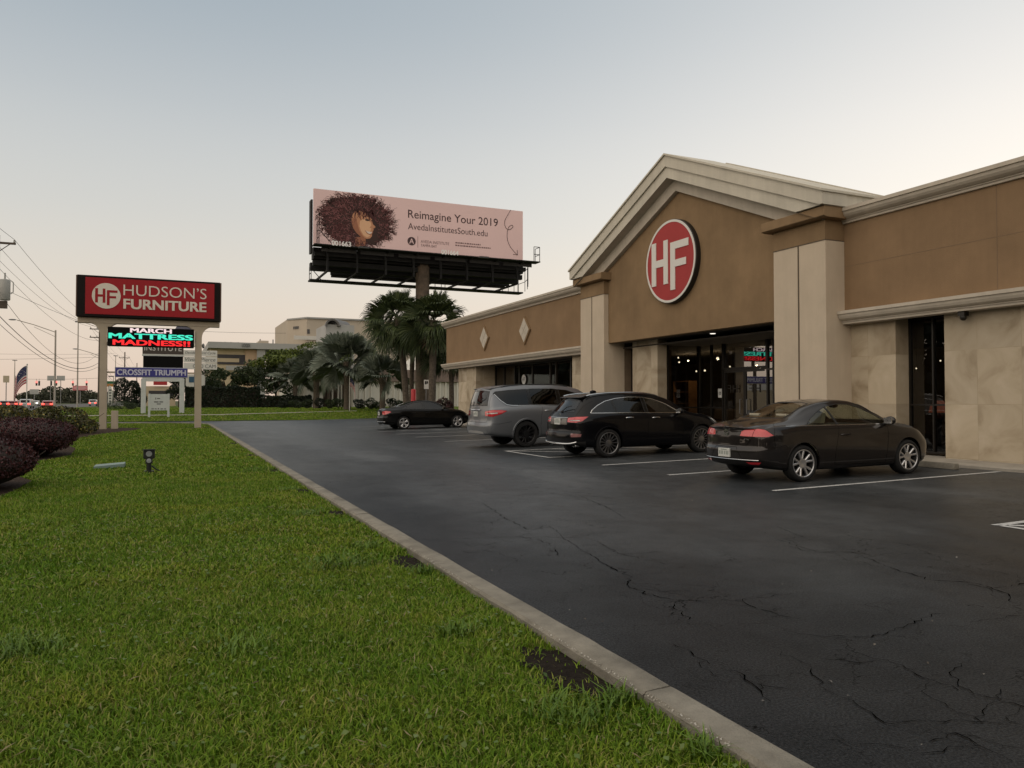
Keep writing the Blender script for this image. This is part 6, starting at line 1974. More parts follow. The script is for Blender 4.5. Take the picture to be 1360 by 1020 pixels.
gs.append(blades(140000, (-5, 1.99), (6.5, 15), .040, .0055, lawn_keep, seed=2, dens_pow=1.25))
gs.append(blades(70000, (-6, 1.99), (15, 30), .045, .011, lawn_keep, seed=3, dens_pow=1.3))
gs.append(blades(40000, (-9, 1.98), (30, 53), .055, .018, lambda x, y, g: lawn_keep(x, y, g) & (x < np.interp(y, [48, 53], [1.98, -1.0])), seed=4))
gs.append(blades(45000, (-9, 24), (58.1, 93), .06, .035, lambda x, y, g: ~((x < 16) & (np.abs(y - np.interp(x, [4, 16], [66.5, 71.9])) < .5)), z=lambda y: np.interp(y, [q[0] for q in bank], [q[1] for q in bank]), seed=5))
off = 0; VV, FF = [], []
for V, F in gs:
    VV.append(V); FF.append(F + off); off += len(V)
o = mesh_np('grass', np.concatenate(VV), np.concatenate(FF), MAT['grass_blade'])
tag(o, kind='stuff')
# longer rank tufts at the kerb and in the lawn
tv, tf, off = [], [], 0
for k, (x, y, r_, n) in enumerate(((1.62, 3.0, .22, 700), (1.88, 3.05, .10, 300), (1.55, 4.3, .15, 350), (1.3, 6.5, .35, 800), (1.7, 7.2, .2, 450), (1.86, 5.95, .12, 300), (-.75, 5.0, .25, 700), (.35, 4.6, .3, 350), (1.55, 9.6, .25, 450), (1.7, 12.3, .2, 300), (1.6, 15.9, .3, 350), (-.3, 2.6, .4, 500), (1.9, 2.45, .08, 220))):
    g = np.random.default_rng(100 + k)
    V, F = blades(n, (x - r_, x + r_), (y - r_ * 1.2, y + r_ * 1.2), .082, .0045, lambda a, b, gg, x=x, y=y, r_=r_: (gg.uniform(0, 1, len(a)) > ((a - x) ** 2 + (b - y) ** 2) / r_ ** 2) & ((a - x) ** 2 + (b - y) ** 2 < r_ ** 2), seed=200 + k)
    tv.append(V); tf.append(F + off); off += len(V)
leaf_mat('grass_rank', [(.05, .10, .010), (.08, .15, .013), (.11, .18, .018)], .5)
o = mesh_np('grass_tufts', np.concatenate(tv), np.concatenate(tf), MAT['grass_rank']); tag(o, kind='stuff')
# clover-like broad leaves among the blades
n = 2600
P = np.stack([rng.uniform(-3, 1.95, n), 1.4 + 9 * rng.uniform(0, 1, n) ** 1.4, np.full(n, .092)], 1)
P = P[lawn_keep(P[:, 0], P[:, 1], rng)]
V, F = leaf_cloud(P, np.tile([0, 0, 1.0], (len(P), 1)), .013, jitter=.35, aspect=.8)
o = mesh_np('clover_leaves', V, F, leaf_mat('clover', [(.05, .09, .016), (.09, .14, .03), (.12, .16, .05)], .5)); tag(o, kind='stuff')
# dead clippings
n = 1500
P = np.stack([rng.uniform(-3, 1.95, n), 1.4 + 9 * rng.uniform(0, 1, n) ** 1.2, np.full(n, .088)], 1)
P = P[lawn_keep(P[:, 0], P[:, 1], rng)]
V, F = leaf_cloud(P, np.tile([0, 0, 1.0], (len(P), 1)), .035, jitter=.5, aspect=.07)
o = mesh_np('dry_leaves', V, F, leaf_mat('clipping', [(.20, .16, .08), (.26, .22, .13), (.13, .10, .05)], .8)); tag(o, kind='stuff')

# grit, leaf bits and pale specks scattered over the lot
n = 420
P = np.stack([rng.uniform(2.4, 9, n), rng.uniform(2, 26, n), np.full(n, .008)], 1)
V, F = leaf_cloud(P, np.tile([0, 0, 1.0], (n, 1)), .007, var=.7, jitter=.25, aspect=.8)
o = mesh_np('grit', V, F, leaf_mat('grit_bits', [(.12, .11, .10), (.18, .17, .15), (.07, .055, .04), (.30, .29, .27)], .9)); tag(o, kind='stuff')

# exposed aggregate along the worn back arris of the kerb
n = 1500
P = np.stack([1.995 + rng.normal(0, .007, n), 1.5 + 16 * rng.uniform(0, 1, n) ** 1.4, .114 + rng.normal(0, .003, n)], 1)
P = P[np.sin(P[:, 1] * 2.3) + .6 * np.sin(P[:, 1] * 5.1 + 1) > -.35]
V, F = leaf_cloud(P, np.tile([-.5, 0, .8], (len(P), 1)), .0042, var=.6, jitter=.4, aspect=.9)
o = mesh_np('pebbles', V, F, leaf_mat('pebble_pale', [(.30, .28, .24), (.42, .40, .36), (.22, .19, .15)], .8)); tag(o, kind='stuff')

# ------------------------------------------------------------------ lawn fixtures
plain('fixture_black', (.012, .012, .012), .5)
plain('lens_grey', (.30, .31, .32), .2, coat=1.0)
sl = thing('lawn_spotlight', 'black ground spotlight with round lens standing in the lawn', 'spotlight', (-.37, 16.25, .08))
lx, ly = -.37, 16.25
q = MB(); q.box(lx - .10, lx + .10, ly - .05, ly + .17, .34, .51); q.build('lamp_head', MAT['fixture_black'], sl, bevel=.02)
q = MB(); q.box(lx - .115, lx + .115, ly - .10, ly - .05, .505, .525); q.build('visor', MAT['fixture_black'], sl)
q = MB(); q.lathe([(0, -.008), (.05, -.008), (.055, 0)], (lx, ly - .052, .435), axis='y', n=20); q.build('lens', MAT['lens_grey'], sl)
q = MB(); q.lathe([(0, -.02), (.042, -.015), (.045, 0)], (lx, ly - .052, .305), axis='y', n=18); q.build('knob', MAT['lens_grey'], sl)
q = MB(); q.box(lx - .06, lx + .06, ly - .045, ly + .08, .25, .345); q.tube([(lx, ly, .05), (lx, ly, .26)], .045, 10); q.box(lx - .085, lx + .085, ly - .04, ly + .09, .07, .11); q.tube([(lx + .05, ly, .2), (lx + .13, ly + .02, .13), (lx + .2, ly + .05, .09)], .015, 6)
q.build('stake', MAT['fixture_black'], sl)
q = MB(); bx, by = -1.12, 17.95
q.add([(-1.42, 17.7, .115), (-.86, 17.75, .15), (-.86, 18.2, .155), (-1.42, 18.15, .12), (-1.42, 17.7, .07), (-.86, 17.75, .07), (-.86, 18.2, .07), (-1.42, 18.15, .07)], [(0, 1, 2, 3), (0, 4, 5, 1), (1, 5, 6, 2), (2, 6, 7, 3), (3, 7, 4, 0)])
lid = q.build('valve_box_lid', plain('lid_green', (.17, .23, .21), .7), None, bevel=.008)
tag(lid, 'pale green valve box lid lying in the lawn beside the spotlight', 'lid')

# bollard and accessible-parking sign at the far corner
bo = thing('bollard', 'red steel bollard standing beyond the nose of the black saloon', 'bollard', (14.05, 47.0, .05))
q = MB(); q.lathe([(.0, 0), (.16, 0), (.16, 2.05), (.13, 2.12), (.0, 2.14)], (14.05, 47.0, .05), n=20); q.build('post', plain('bollard_red', (.36, .012, .016), .5), bo, smooth=True)
ap = thing('parking_sign', 'small white parking sign on a thin post at the far corner of the store', 'sign', (15.2, 48.0, .1))
q = MB(); q.tube([(15.2, 48.0, .1), (15.2, 48.0, 2.75)], .025, 6); q.build('post', MAT['steel_grey'], ap)
q = MB(); q.box(15.05, 15.35, 47.94, 47.97, 2.2, 2.8); pb = q.build('sign_plate', MAT['sign_white'], ap)
q = MB(); q.box(15.1, 15.19, 47.935, 47.939, 2.5, 2.72); q.box(15.21, 15.3, 47.935, 47.939, 2.55, 2.72); q.build('symbol', MAT['sign_black'], pb)

# ------------------------------------------------------------------ signs on the bank
plain('post_white', (.50, .52, .50), .7, var=.08)
plain('panel_umber', (.045, .032, .024), .6)
plain('panel_white', (.58, .57, .53), .6)
plain('ink_grey', (.12, .12, .12), .7)
def plane_pt(px, py, Y):
    return at_y(px, py, Y)
Y2 = 70.0
def X2(px): return plane_pt(px, 500, Y2).x
def Z2(py, px=200): return plane_pt(px, py, Y2).z
zb2 = bank_z(Y2)
mt = thing('multi_tenant_sign', 'white two-post sign with dark panels standing behind the store sign', 'sign', ((X2(191) + X2(243)) / 2, Y2, zb2))
for (a, b) in ((187.5, 194), (238.5, 245)):
    q = MB(); q.box(X2(a), X2(b), Y2 - .2, Y2 + .2, zb2 - .1, Z2(503)); q.build('post', MAT['post_white'], mt, bevel=.02)
q = MB(); q.box(X2(187.5), X2(245), Y2 - .19, Y2 + .19, Z2(506.5), Z2(503.2)); q.build('crossbar', MAT['post_white'], mt)
q = MB(); q.box(X2(189), X2(244), Y2 - .19, Y2 + .19, Z2(503), Z2(489.2)); q.build('lower_panel', MAT['post_white'], mt)
q = MB(); q.box(X2(190), X2(243), Y2 - .25, Y2 + .2, Z2(489), Z2(473)); q.build('message_board', MAT['led_black'], mt)
q = MB(); q.box(X2(188.5), X2(244), Y2 - .22, Y2 + .18, Z2(472.8), Z2(470.5)); q.build('divider', MAT['post_white'], mt)
q = MB(); q.box(X2(189), X2(243.5), Y2 - .25, Y2 + .2, Z2(470), Z2(438)); up_ = q.build('upper_panel', MAT['panel_umber'], mt)
q = MB(); put_text(q, 'INSTITUTE', ((0, Y2 - .252, 0), (1, 0, 0), (0, 0, 1)), X2(191.5), X2(241), Z2(465.8), Z2(458.5), .01); q.build('lettering', MAT['sign_white'], up_)
q = MB(); q.lathe([(0, -.02), (1.0, -.02), (1.0, .2), (0, .2)], (X2(248), Y2 + .6, Z2(441)), axis='y', n=32)
q.build('round_topper', plain('topper_blue', (.10, .10, .14), .6), mt)

Y3 = 64.0
def X3(px): return plane_pt(px, 500, Y3).x
def Z3(py): return plane_pt(211, py, Y3).z
zb3 = bank_z(Y3)
rs2 = thing('notice_board', 'small white notice board on two posts in front of the two-post sign', 'notice board', (X3(211), Y3, zb3))
for (a, b) in ((197, 200), (222.6, 225.6)):
    q = MB(); q.box(X3(a), X3(b), Y3 - .06, Y3 + .08, zb3 - .1, Z3(522.8)); q.build('post', MAT['post_white'], rs2)
q = MB(); q.box(X3(200), X3(222.6), Y3 - .03, Y3 + .05, Z3(545), Z3(523.4)); nb = q.build('board', MAT['post_white'], rs2)
q = MB()
for (a, b, y0, y1) in ((206.5, 207.6, 530.6, 528), (209, 213, 530, 528.6), (205, 211, 534.6, 533), (212, 217, 534.6, 533), (208.5, 214, 537.2, 535.8), (201.5, 205, 543.6, 542.4), (206, 208.5, 543.6, 542.4), (210, 211.6, 543.6, 542), (213.5, 217, 543.6, 542.4), (218.5, 221, 543.6, 542.4)):
    q.box(X3(a), X3(b), Y3 - .035, Y3 - .03, Z3(y0), Z3(y1))
q.build('print', MAT['ink_grey'], nb)

Y4 = 96.0
def X4(px): return plane_pt(px, 500, Y4).x
def Z4(py): return plane_pt(266, py, Y4).z
zb4 = bank_z(Y4)
rs3 = thing('panel_sign', 'white three-row sign with script lettering behind the right sign post', 'sign', (X4(264), Y4, zb4))
q = MB(); q.box(X4(258), X4(262), Y4 + .1, Y4 + .5, zb4 - .1, Z4(466)); q.build('post', MAT['steel_grey'], rs3)
for k, (y0, y1, body, sh) in enumerate(((473.0, 465.4, 'Davids World Cycle', .25), (481.6, 473.6, 'Vivian Pierce', .25), (490.6, 482.2, 'CAD CAM', 0))):
    q = MB(); q.box(X4(243.6), X4(288.2), Y4 - .1, Y4 + .1, Z4(y0), Z4(y1)); pr = q.build('sign_row', MAT['panel_white'], rs3)
    q = MB(); put_text(q, body, ((0, Y4 - .104, 0), (1, 0, 0), (0, 0, 1)), X4(245.5 if k < 2 else 256), X4(286), Z4(y0 - 1.8), Z4(y1 + 1.6), .01, shear=sh); q.build('lettering', MAT['ink_grey'], pr)
rs4 = thing('rounded_sign', 'pale rounded sign with a blue corner below the three-row sign', 'sign', (X4(262), Y4 + 4, zb4))
q = MB(); pts = []
for (cx, cz, a0) in ((X4(270), Z4(500), 0), (X4(252), Z4(500), 90), (X4(252), Z4(510), 180), (X4(270), Z4(510), 270)):
    for k in range(6): t = R(a0 + 90 * k / 5); pts.append((cx + .35 * math.cos(t), cz + .35 * math.sin(t)))
q.prism(pts, 'y', Y4 + 4, Y4 + 4.3); q.build('board', MAT['panel_white'], rs4)
q = MB(); q.box(X4(252), X4(259), Y4 + 3.96, Y4 + 3.995, Z4(507), Z4(499)); q.build('corner_mark', plain('mark_blue', (.03, .09, .16), .6), rs4)
q = MB(); q.box(X4(259), X4(261), Y4 + 4.1, Y4 + 4.3, zb4 - .1, Z4(510)); q.build('post', MAT['steel_grey'], rs4)

# ------------------------------------------------------------------ buildings behind
plain('office_grey', (.30, .30, .29), .8, var=.08, scale=.3); plain('office_beige', (.45, .37, .25), .85, var=.06, scale=.3); plain('office_tan', (.40, .345, .275), .85, var=.06, scale=.2)
plain('office_brick', (.42, .30, .20), .85, var=.06, scale=.3)
plain('window_dark', (.03, .03, .034), .15, spec=.6); plain('rib_white', (.52, .50, .45), .8, var=.05, scale=.5); plain('mansard_brown', (.085, .06, .045), .9, var=.25, scale=1.2); plain('roof_metal', (.10, .095, .09), .5, metal=.4)
Y5 = 150.0
def X5(px): return at_y(px, 500, Y5).x
def Z5(py, px=330): return at_y(px, py, Y5).z
ob = thing('office_block', 'long low office with grey roof band and beige walls behind the hedge', 'building', (X5(340), Y5, .4))
q = MB(); q.box(X5(276), X5(445), Y5 - .8, Y5 + 25, Z5(463.5), Z5(455.5)); rb = q.build('roof_band', MAT['office_grey'], ob)
q = MB(); put_text(q, 'LOGIX', ((0, Y5 - .86, 0), (1, 0, 0), (0, 0, 1)), X5(320.5), X5(331.5), Z5(461.5), Z5(457), .05, offset=.02); q.build('lettering', MAT['ink_grey'], rb)
q = MB(); q.box(X5(280), X5(326), Y5 + 1, Y5 + 24, Z5(471), Z5(463.5)); q.build('wall', MAT['office_beige'], ob)
q = MB(); q.box(X5(280), X5(326), Y5 + 1.2, Y5 + 24, .3, Z5(471)); q.build('wall', MAT['office_beige'], ob)
q = MB(); q.box(X5(289), X5(326), Y5 + 1.0, Y5 + 1.15, Z5(484), Z5(471)); q.build('window', MAT['window_dark'], ob)
q = MB(); q.box(X5(289), X5(318), Y5 + .95, Y5 + 1.0, Z5(481), Z5(476)); q.build('balcony', MAT['office_beige'], ob)
q = MB(); q.box(X5(326), X5(341), Y5 + .5, Y5 + 24, .3, Z5(463.8)); q.build('brick_wall', MAT['office_brick'], ob)
q = MB(); q.box(X5(341), X5(352), Y5 - .2, Y5 + 24, .3, Z5(463.8)); q.build('pier', MAT['office_grey'], ob)
q = MB(); q.box(X5(300), X5(330), Y5 - .2, Y5 + .3, Z5(492), Z5(486)); q.build('lower_band', MAT['office_grey'], ob)
q = MB(); q.prism([(X5(344), Z5(455.4)), (X5(363), Z5(455.4)), (X5(363), Z5(447.5)), (X5(350), Z5(447.5))], 'y', Y5 + 8, Y5 + 14); q.build('plant_room', MAT['office_tan'], ob)
for px in (352, 370):
    q = MB(); q.tube([(X5(px), Y5 + 9, Z5(455)), (X5(px), Y5 + 9, Z5(445))], .12, 5); q.build('antenna', MAT['steel_grey'], ob)
q = MB()
for px in (300, 308, 318): q.ball((X5(px), Y5 + 3, Z5(455)), .3, .3, .25, 8, 6)
q.build('roof_vent', MAT['steel_grey'], ob)
Y6 = 185.0
def X6(px): return at_y(px, 500, Y6).x
def Z6(py): return at_y(430, py, Y6).z
tb = thing('office_tower', 'tan three-storey block with small wall letters behind the palms', 'building', (X6(445), Y6, .4))
q = MB(); q.prism([(X6(386), Y6 + 6), (X6(407), Y6), (X6(640), Y6), (X6(640), Y6 + 30), (X6(386), Y6 + 30)], 'z', .3, Z6(422.5)); q.build('wall', MAT['office_tan'], tb)
q = MB(); q.prism([(X6(385), Y6 + 6), (X6(406.5), Y6 - .4), (X6(641), Y6 - .4), (X6(641), Y6 - .05), (X6(407), Y6 - .05), (X6(386), Y6 + 6)], 'z', Z6(424), Z6(422)); q.build('coping', MAT['office_grey'], tb)
a = Vector((X6(387), Y6 + 5.7, 0)); b_ = Vector((X6(407), Y6, 0)); r_ = (b_ - a).normalized()
q = MB(); put_text(q, 'TOWERS', ((a.x, a.y, Z6(437)), r_, (0, 0, 1)), 1.8, 3.9, .0, .7, .08, offset=.02); q.build('lettering', MAT['ink_grey'], tb)
for (a, b_, c_, d) in ((407.5, 411, 444, 438), (430, 433, 446, 441)):
    q = MB(); q.box(X6(a), X6(b_), Y6 - .1, Y6 - .02, Z6(c_), Z6(d)); q.build('window', MAT['window_dark'], tb)
q = MB(); q.box(X6(390), X6(480), Y6 - .3, Y6 - .06, Z6(452), Z6(447)); q.build('pale_band', MAT['rib_white'], tb)
# barrel-roofed dormer in front
db = thing('barrel_roof_block', 'building with a curved metal barrel roof rising behind the largest silver palm', 'building', (X6(450), 160, .4))
Y7 = 160.0
def X7(px): return at_y(px, 500, Y7).x
def Z7(py): return at_y(450, py, Y7).z
q = MB(); q.box(X7(433), X7(471), Y7 + .5, Y7 + 12, .3, Z7(431)); q.build('wall', MAT['office_grey'], db)
q = MB(); arc_o, arc_i = [], []
for k in range(15):
    t = math.pi * k / 14
    arc_o.append((X7(441) + (X7(441) - X7(431)) * -math.cos(t) * .95, Z7(433.5) + (Z7(424) - Z7(433.5)) * math.sin(t)))
    arc_i.append((X7(441) + (X7(441) - X7(431)) * -math.cos(t) * .72, Z7(433.5) + (Z7(424) - Z7(433.5)) * .78 * math.sin(t)))
q.prism(arc_o + arc_i[::-1], 'y', Y7 - .3, Y7 + .6); q.build('arch', MAT['roof_metal'], db)
q = MB()
L1 = [(p[0], Y7 - .3, p[1] + .02) for p in arc_o]; L2 = [(p[0] + (X7(466) - X7(441)), Y7 + 7, p[1] + .35) for p in arc_o]
n_ = len(L1); q.add(L1 + L2, [(k, k + 1, n_ + k + 1, n_ + k) for k in range(n_ - 1)]); q.build('barrel_roof', MAT['roof_metal'], db)
# ribbed white building with a brown mansard
Y8 = 104.0
def X8(px): return at_y(px, 500, Y8).x
def Z8(py): return at_y(500, py, Y8).z
wb_ = thing('ribbed_building', 'low white building with ribbed walls under a brown mansard roof', 'building', (X8(500), Y8, .5))
q = MB(); q.box(X8(468), X8(640), Y8, Y8 + 22, .4, Z8(506.5)); q.box(X8(409), X8(431), Y8 + 1, Y8 + 20, .4, Z8(507)); q.box(X8(397), X8(409), Y8 + 4, Y8 + 20, .4, Z8(503)); q.build('wall', MAT['rib_white'], wb_)
q = MB()
for k in range(22):
    px = 469 + k * 7.6
    if 497 < px < 505: continue
    q.box(X8(px), X8(px) + .22, Y8 - .28, Y8 - .003, .45, Z8(507))
q.build('wall_rib', MAT['rib_white'], wb_)
q = MB(); q.box(X8(431), X8(468), Y8 + 2.5, Y8 + 3, .4, Z8(506)); q.build('dark_wall', MAT['mansard_brown'], wb_)
for px in (439, 444, 452, 456): 
    q = MB(); q.box(X8(px), X8(px + 1.6), Y8 + 1.5, Y8 + 2.2, .4, Z8(507)); q.build('column', MAT['rib_white'], wb_)
q = MB(); q.prism([(Y8 - .5, Z8(506.5)), (Y8 + 1.2, Z8(490)), (Y8 + 20, Z8(490)), (Y8 + 20, Z8(506.5))], 'x', X8(462), X8(642)); q.build('mansard_roof', MAT['mansard_brown'], wb_)
q = MB(); q.prism([(Y8 + .3, Z8(507)), (Y8 + 1.4, Z8(494)), (Y8 + 20, Z8(494)), (Y8 + 20, Z8(507))], 'x', X8(405), X8(430)); q.build('porch_roof', MAT['mansard_brown'], wb_)
q = MB(); q.box(X8(418), X8(423.5), Y8 + .35, Y8 + .9, Z8(511), Z8(496)); q.build('wood_panel', MAT['office_brick'], wb_)
q = MB(); q.box(X8(481), X8(495), Y8 - .55, Y8 - .4, Z8(505), Z8(497)); q.build('pale_panel', MAT['office_beige'], wb_)
q = MB(); q.prism([(X8(571), Z8(489)), (X8(640), Z8(489)), (X8(640), Z8(466)), (X8(590), Z8(466))], 'y', Y8 + 3, Y8 + 18); q.build('upper_storey', MAT['rib_white'], wb_)
q = MB()
for px in (414, 419):
    z0 = .6; q.prism([(X8(px - 1.6), z0), (X8(px + 1.6), z0), (X8(px + 1.6), z0 + 1.0), (X8(px + .8), z0 + 1.45), (X8(px - .8), z0 + 1.45), (X8(px - 1.6), z0 + 1.0)], 'y', Y8 + .95, Y8 + .998)
q.build('arched_opening', MAT['window_dark'], wb_)
# small roadside shop under the two-post sign
sh_ = thing('roadside_shop', 'distant cream roadside shop with a red sign seen between the white posts', 'building', (at_y(220, 520, 190).x, 190, 0))
def Q(px, py, Y): v = at_y(px, py, Y); return v
q = MB(); q.box(Q(198, 0, 190).x, Q(238, 0, 190).x, 190, 202, 0, Q(220, 513, 190).z); q.build('wall', MAT['office_beige'], sh_)
q = MB(); q.box(Q(203, 0, 190).x, Q(236, 0, 190).x, 189.7, 189.95, Q(220, 526, 190).z, Q(220, 519, 190).z); q.build('window', MAT['window_dark'], sh_)
q = MB(); q.box(Q(209, 0, 190).x, Q(227, 0, 190).x, 189.5, 189.9, Q(220, 511.5, 190).z, Q(220, 505.5, 190).z); q.build('shop_sign', MAT['bollard_red'], sh_)

# ------------------------------------------------------------------ flags
def flag_mat():
    m, t, p = new_mat('flag_cloth'); L = t.links.new
    uv = t.nodes.new('ShaderNodeUVMap'); sp = t.nodes.new('ShaderNodeSeparateXYZ'); L(uv.outputs[0], sp.inputs[0])
    a = t.nodes.new('ShaderNodeMath'); a.operation = 'MULTIPLY'; a.inputs[1].default_value = 6.5; L(sp.outputs['Y'], a.inputs[0])
    f = t.nodes.new('ShaderNodeMath'); f.operation = 'FRACT'; L(a.outputs[0], f.inputs[0])
    g = t.nodes.new('ShaderNodeMath'); g.operation = 'LESS_THAN'; g.inputs[1].default_value = .5; L(f.outputs[0], g.inputs[0])
    x = t.nodes.new('ShaderNodeMix'); x.data_type = 'RGBA'; L(g.outputs[0], x.inputs['Factor']); x.inputs['A'].default_value = (.55, .50, .48, 1); x.inputs['B'].default_value = (.36, .03, .045, 1)
    c1 = t.nodes.new('ShaderNodeMath'); c1.operation = 'LESS_THAN'; c1.inputs[1].default_value = .42; L(sp.outputs['X'], c1.inputs[0])
    c2 = t.nodes.new('ShaderNodeMath'); c2.operation = 'GREATER_THAN'; c2.inputs[1].default_value = .46; L(sp.outputs['Y'], c2.inputs[0])
    cc = t.nodes.new('ShaderNodeMath'); cc.operation = 'MULTIPLY'; L(c1.outputs[0], cc.inputs[0]); L(c2.outputs[0], cc.inputs[1])
    y = t.nodes.new('ShaderNodeMix'); y.data_type = 'RGBA'; L(cc.outputs[0], y.inputs['Factor']); L(x.outputs['Result'], y.inputs['A']); y.inputs['B'].default_value = (.03, .035, .09, 1)
    vo = t.nodes.new('ShaderNodeTexVoronoi'); vo.inputs['Scale'].default_value = 16; L(uv.outputs[0], vo.inputs['Vector'])
    v2 = t.nodes.new('ShaderNodeMath'); v2.operation = 'LESS_THAN'; v2.inputs[1].default_value = .22; L(vo.outputs['Distance'], v2.inputs[0])
    v3 = t.nodes.new('ShaderNodeMath'); v3.operation = 'MULTIPLY'; L(v2.outputs[0], v3.inputs[0]); L(cc.outputs[0], v3.inputs[1])
    z = t.nodes.new('ShaderNodeMix'); z.data_type = 'RGBA'; L(v3.outputs[0], z.inputs['Factor']); L(y.outputs['Result'], z.inputs['A']); z.inputs['B'].default_value = (.55, .52, .5, 1)
    L(z.outputs['Result'], p.inputs['Base Color']); p.inputs['Roughness'].default_value = .8
flag_mat()
def flag(label, base, h, fl, hoist, hang, sgn):
    """a flag hanging almost limp from the pole top"""
    b = Vector(base); t = thing('flag', label, 'flag', base)
    q = MB(); q.tube([b, b + Vector((0, 0, h))], .035, 8); q.ball(tuple(b + Vector((0, 0, h + .04))), .06, .06, .06, 8, 6); q.build('pole', MAT['panel_white'], t, smooth=True)
    nu, nv = 14, 10
    vs, fs, uvs = [], [], []
    for i in range(nu + 1):
        u = i / nu
        for j in range(nv + 1):
            v = j / nv
            # the fly edge falls down along the pole
            x = sgn * fl * u * math.cos(hang * u ** .4) + sgn * .03
            z = h - .05 - hoist * (1 - v) - fl * u * math.sin(hang * u ** .4)
            y = .10 * math.sin(5 * u + 3 * v) * u
            vs.append((b.x + x, b.y + y, b.z + z)); uvs.append((u, v))
    for i in range(nu):
        for j in range(nv):
            k = i * (nv + 1) + j; fs.append((k, k + nv + 1, k + nv + 2, k + 1))
    me = bpy.data.meshes.new('cloth'); me.from_pydata(vs, [], fs)
    ul = me.uv_layers.new(name='uv')
    for p in me.polygons:
        for li, vi in zip(p.loop_indices, p.vertices): ul.data[li].uv = uvs[vi]
    me.polygons.foreach_set('use_smooth', [True] * len(fs))
    link_mesh('cloth', me, MAT['flag_cloth'], t)
p = at(35.3, 538, 58); flag('American flag hanging limp from a short pole beside the street', (p.x, p.y, .05), 4.1, 2.3, 1.35, 1.25, -1)
p = at(467, 532, 73); flag('small American flag on a pole before the trunk of the largest silver palm', (p.x - .2, p.y, bank_z(p.y)), 3.2, 1.5, .8, 1.25, 1)

# ------------------------------------------------------------------ utility poles and wires along the street
plain('pole_wood', (.085, .065, .05), .9, var=.3, scale=3); plain('wire_black', (.02, .02, .02), .7); plain('transformer_grey', (.33, .33, .31), .6, var=.08); plain('concrete_pole', (.33, .30, .26), .9, var=.08)
pole_xy = [(-9.6, -14.0), (-9.62, 54.6), (-8.7, 115.0), (-9.4, 190.0), (-9.6, 262.0), (-9.8, 345.0)]
heads = []
def utility_pole(x, y, h, label, tank=False, arms=(10.95,), seen=True):
    t = thing('utility_pole', label, 'utility pole', (x, y, 0), 0, 'utility poles along the street')
    q = MB(); q.tube([(x, y, 0), (x + .03, y, h)], [.17, .11], 12); q.build('pole', MAT['pole_wood'], t, smooth=True)
    for z in arms:
        q = MB(); q.box(x - 1.15, x + .95, y - .06, y + .06, z - .06, z + .06); q.tube([(x - .7, y, z), (x, y, z - .6)], .025, 6); q.tube([(x + .7, y, z), (x, y, z - .6)], .025, 6); ar = q.build('crossarm', MAT['pole_wood'], t)
        for dx in (-1.05, -.3, .88):
            q = MB(); q.lathe([(.0, 0), (.05, 0), (.07, .06), (.04, .1), (.06, .15), (.0, .2)], (x + dx, y, z + .06), n=8); q.build('insulator', MAT['transformer_grey'], ar, smooth=True)
    if tank:
        cx = x + .42
        q = MB(); q.lathe([(0, 0), (.26, 0), (.29, .04), (.29, 1.15), (.25, 1.24), (0, 1.3)], (cx, y, h - 3.9), n=20); tk = q.build('transformer', MAT['transformer_grey'], t, smooth=True)
        q = MB(); q.tube([(cx, y, h - 2.6), (cx, y, h - 2.25)], .045, 8); q.tube([(cx + .3, y, h - 3.5), (cx + .43, y, h - 3.4), (cx + .43, y, h - 2.8), (cx + .3, y, h - 2.7)], .03, 6); q.build('bushing', MAT['transformer_grey'], tk, smooth=True)
        q = MB(); q.box(x + .1, x + .55, y - .12, y + .12, h - 4.4, h - 3.95); q.build('bracket', MAT['pole_wood'], t)
utility_pole(*pole_xy[1], 11.4, 'wooden utility pole with grey transformer at the left edge of the street', True)
utility_pole(*pole_xy[2], 11.6, 'wooden utility pole standing behind the left post of the store sign', False, (10.9, 9.8))
utility_pole(*pole_xy[3], 12.2, 'distant wooden utility pole just right of the store sign post', False, (10.9,))
utility_pole(*pole_xy[4], 13.0, 'farthest wooden utility pole between the store sign posts', False, (11.6,))
wires = thing('overhead_wires', 'black overhead wires sagging from pole to pole along the street', 'wires', (-9.6, 54.6, 0))
def sag(a, b, s, n=22):
    a, b = Vector(a), Vector(b)
    return [a.lerp(b, k / n) - Vector((0, 0, s * 4 * (k / n) * (1 - k / n))) for k in range(n + 1)]
for (dx, dz, s, r_) in ((.88, 11.2, .9, .014), (-.3, 11.2, 1.0, .014), (-1.05, 11.2, 1.0, .014), (.12, 9.4, 1.2, .014), (.1, 6.6, 1.9, .028), (.12, 6.1, 1.7, .02), (.1, 8.0, 2.8, .016)):
    q = MB()
    for (a, b) in zip(pole_xy[:-1], pole_xy[1:]):
        q.tube(sag((a[0] + dx, a[1], dz), (b[0] + dx, b[1], dz), s), r_, 4, caps=False)
    q.build('wire', MAT['wire_black'], wires)
for (a_, b_, s_, r_) in (((-9.5, 54.6, 8.3), (-2.0, 76, 6.9), .4, .012), ((-2, 190, 17.5), (80, 200, 24), 2.0, .03), ((-40, 150, 9.3), (-9, 150, 9.6), .3, .015), ((-46, 105, 6.3), (-8.7, 115, 7.2), .5, .015)):
    q = MB(); q.tube(sag(a_, b_, s_), r_, 4, caps=False); q.build('service_drop', MAT['wire_black'], wires)

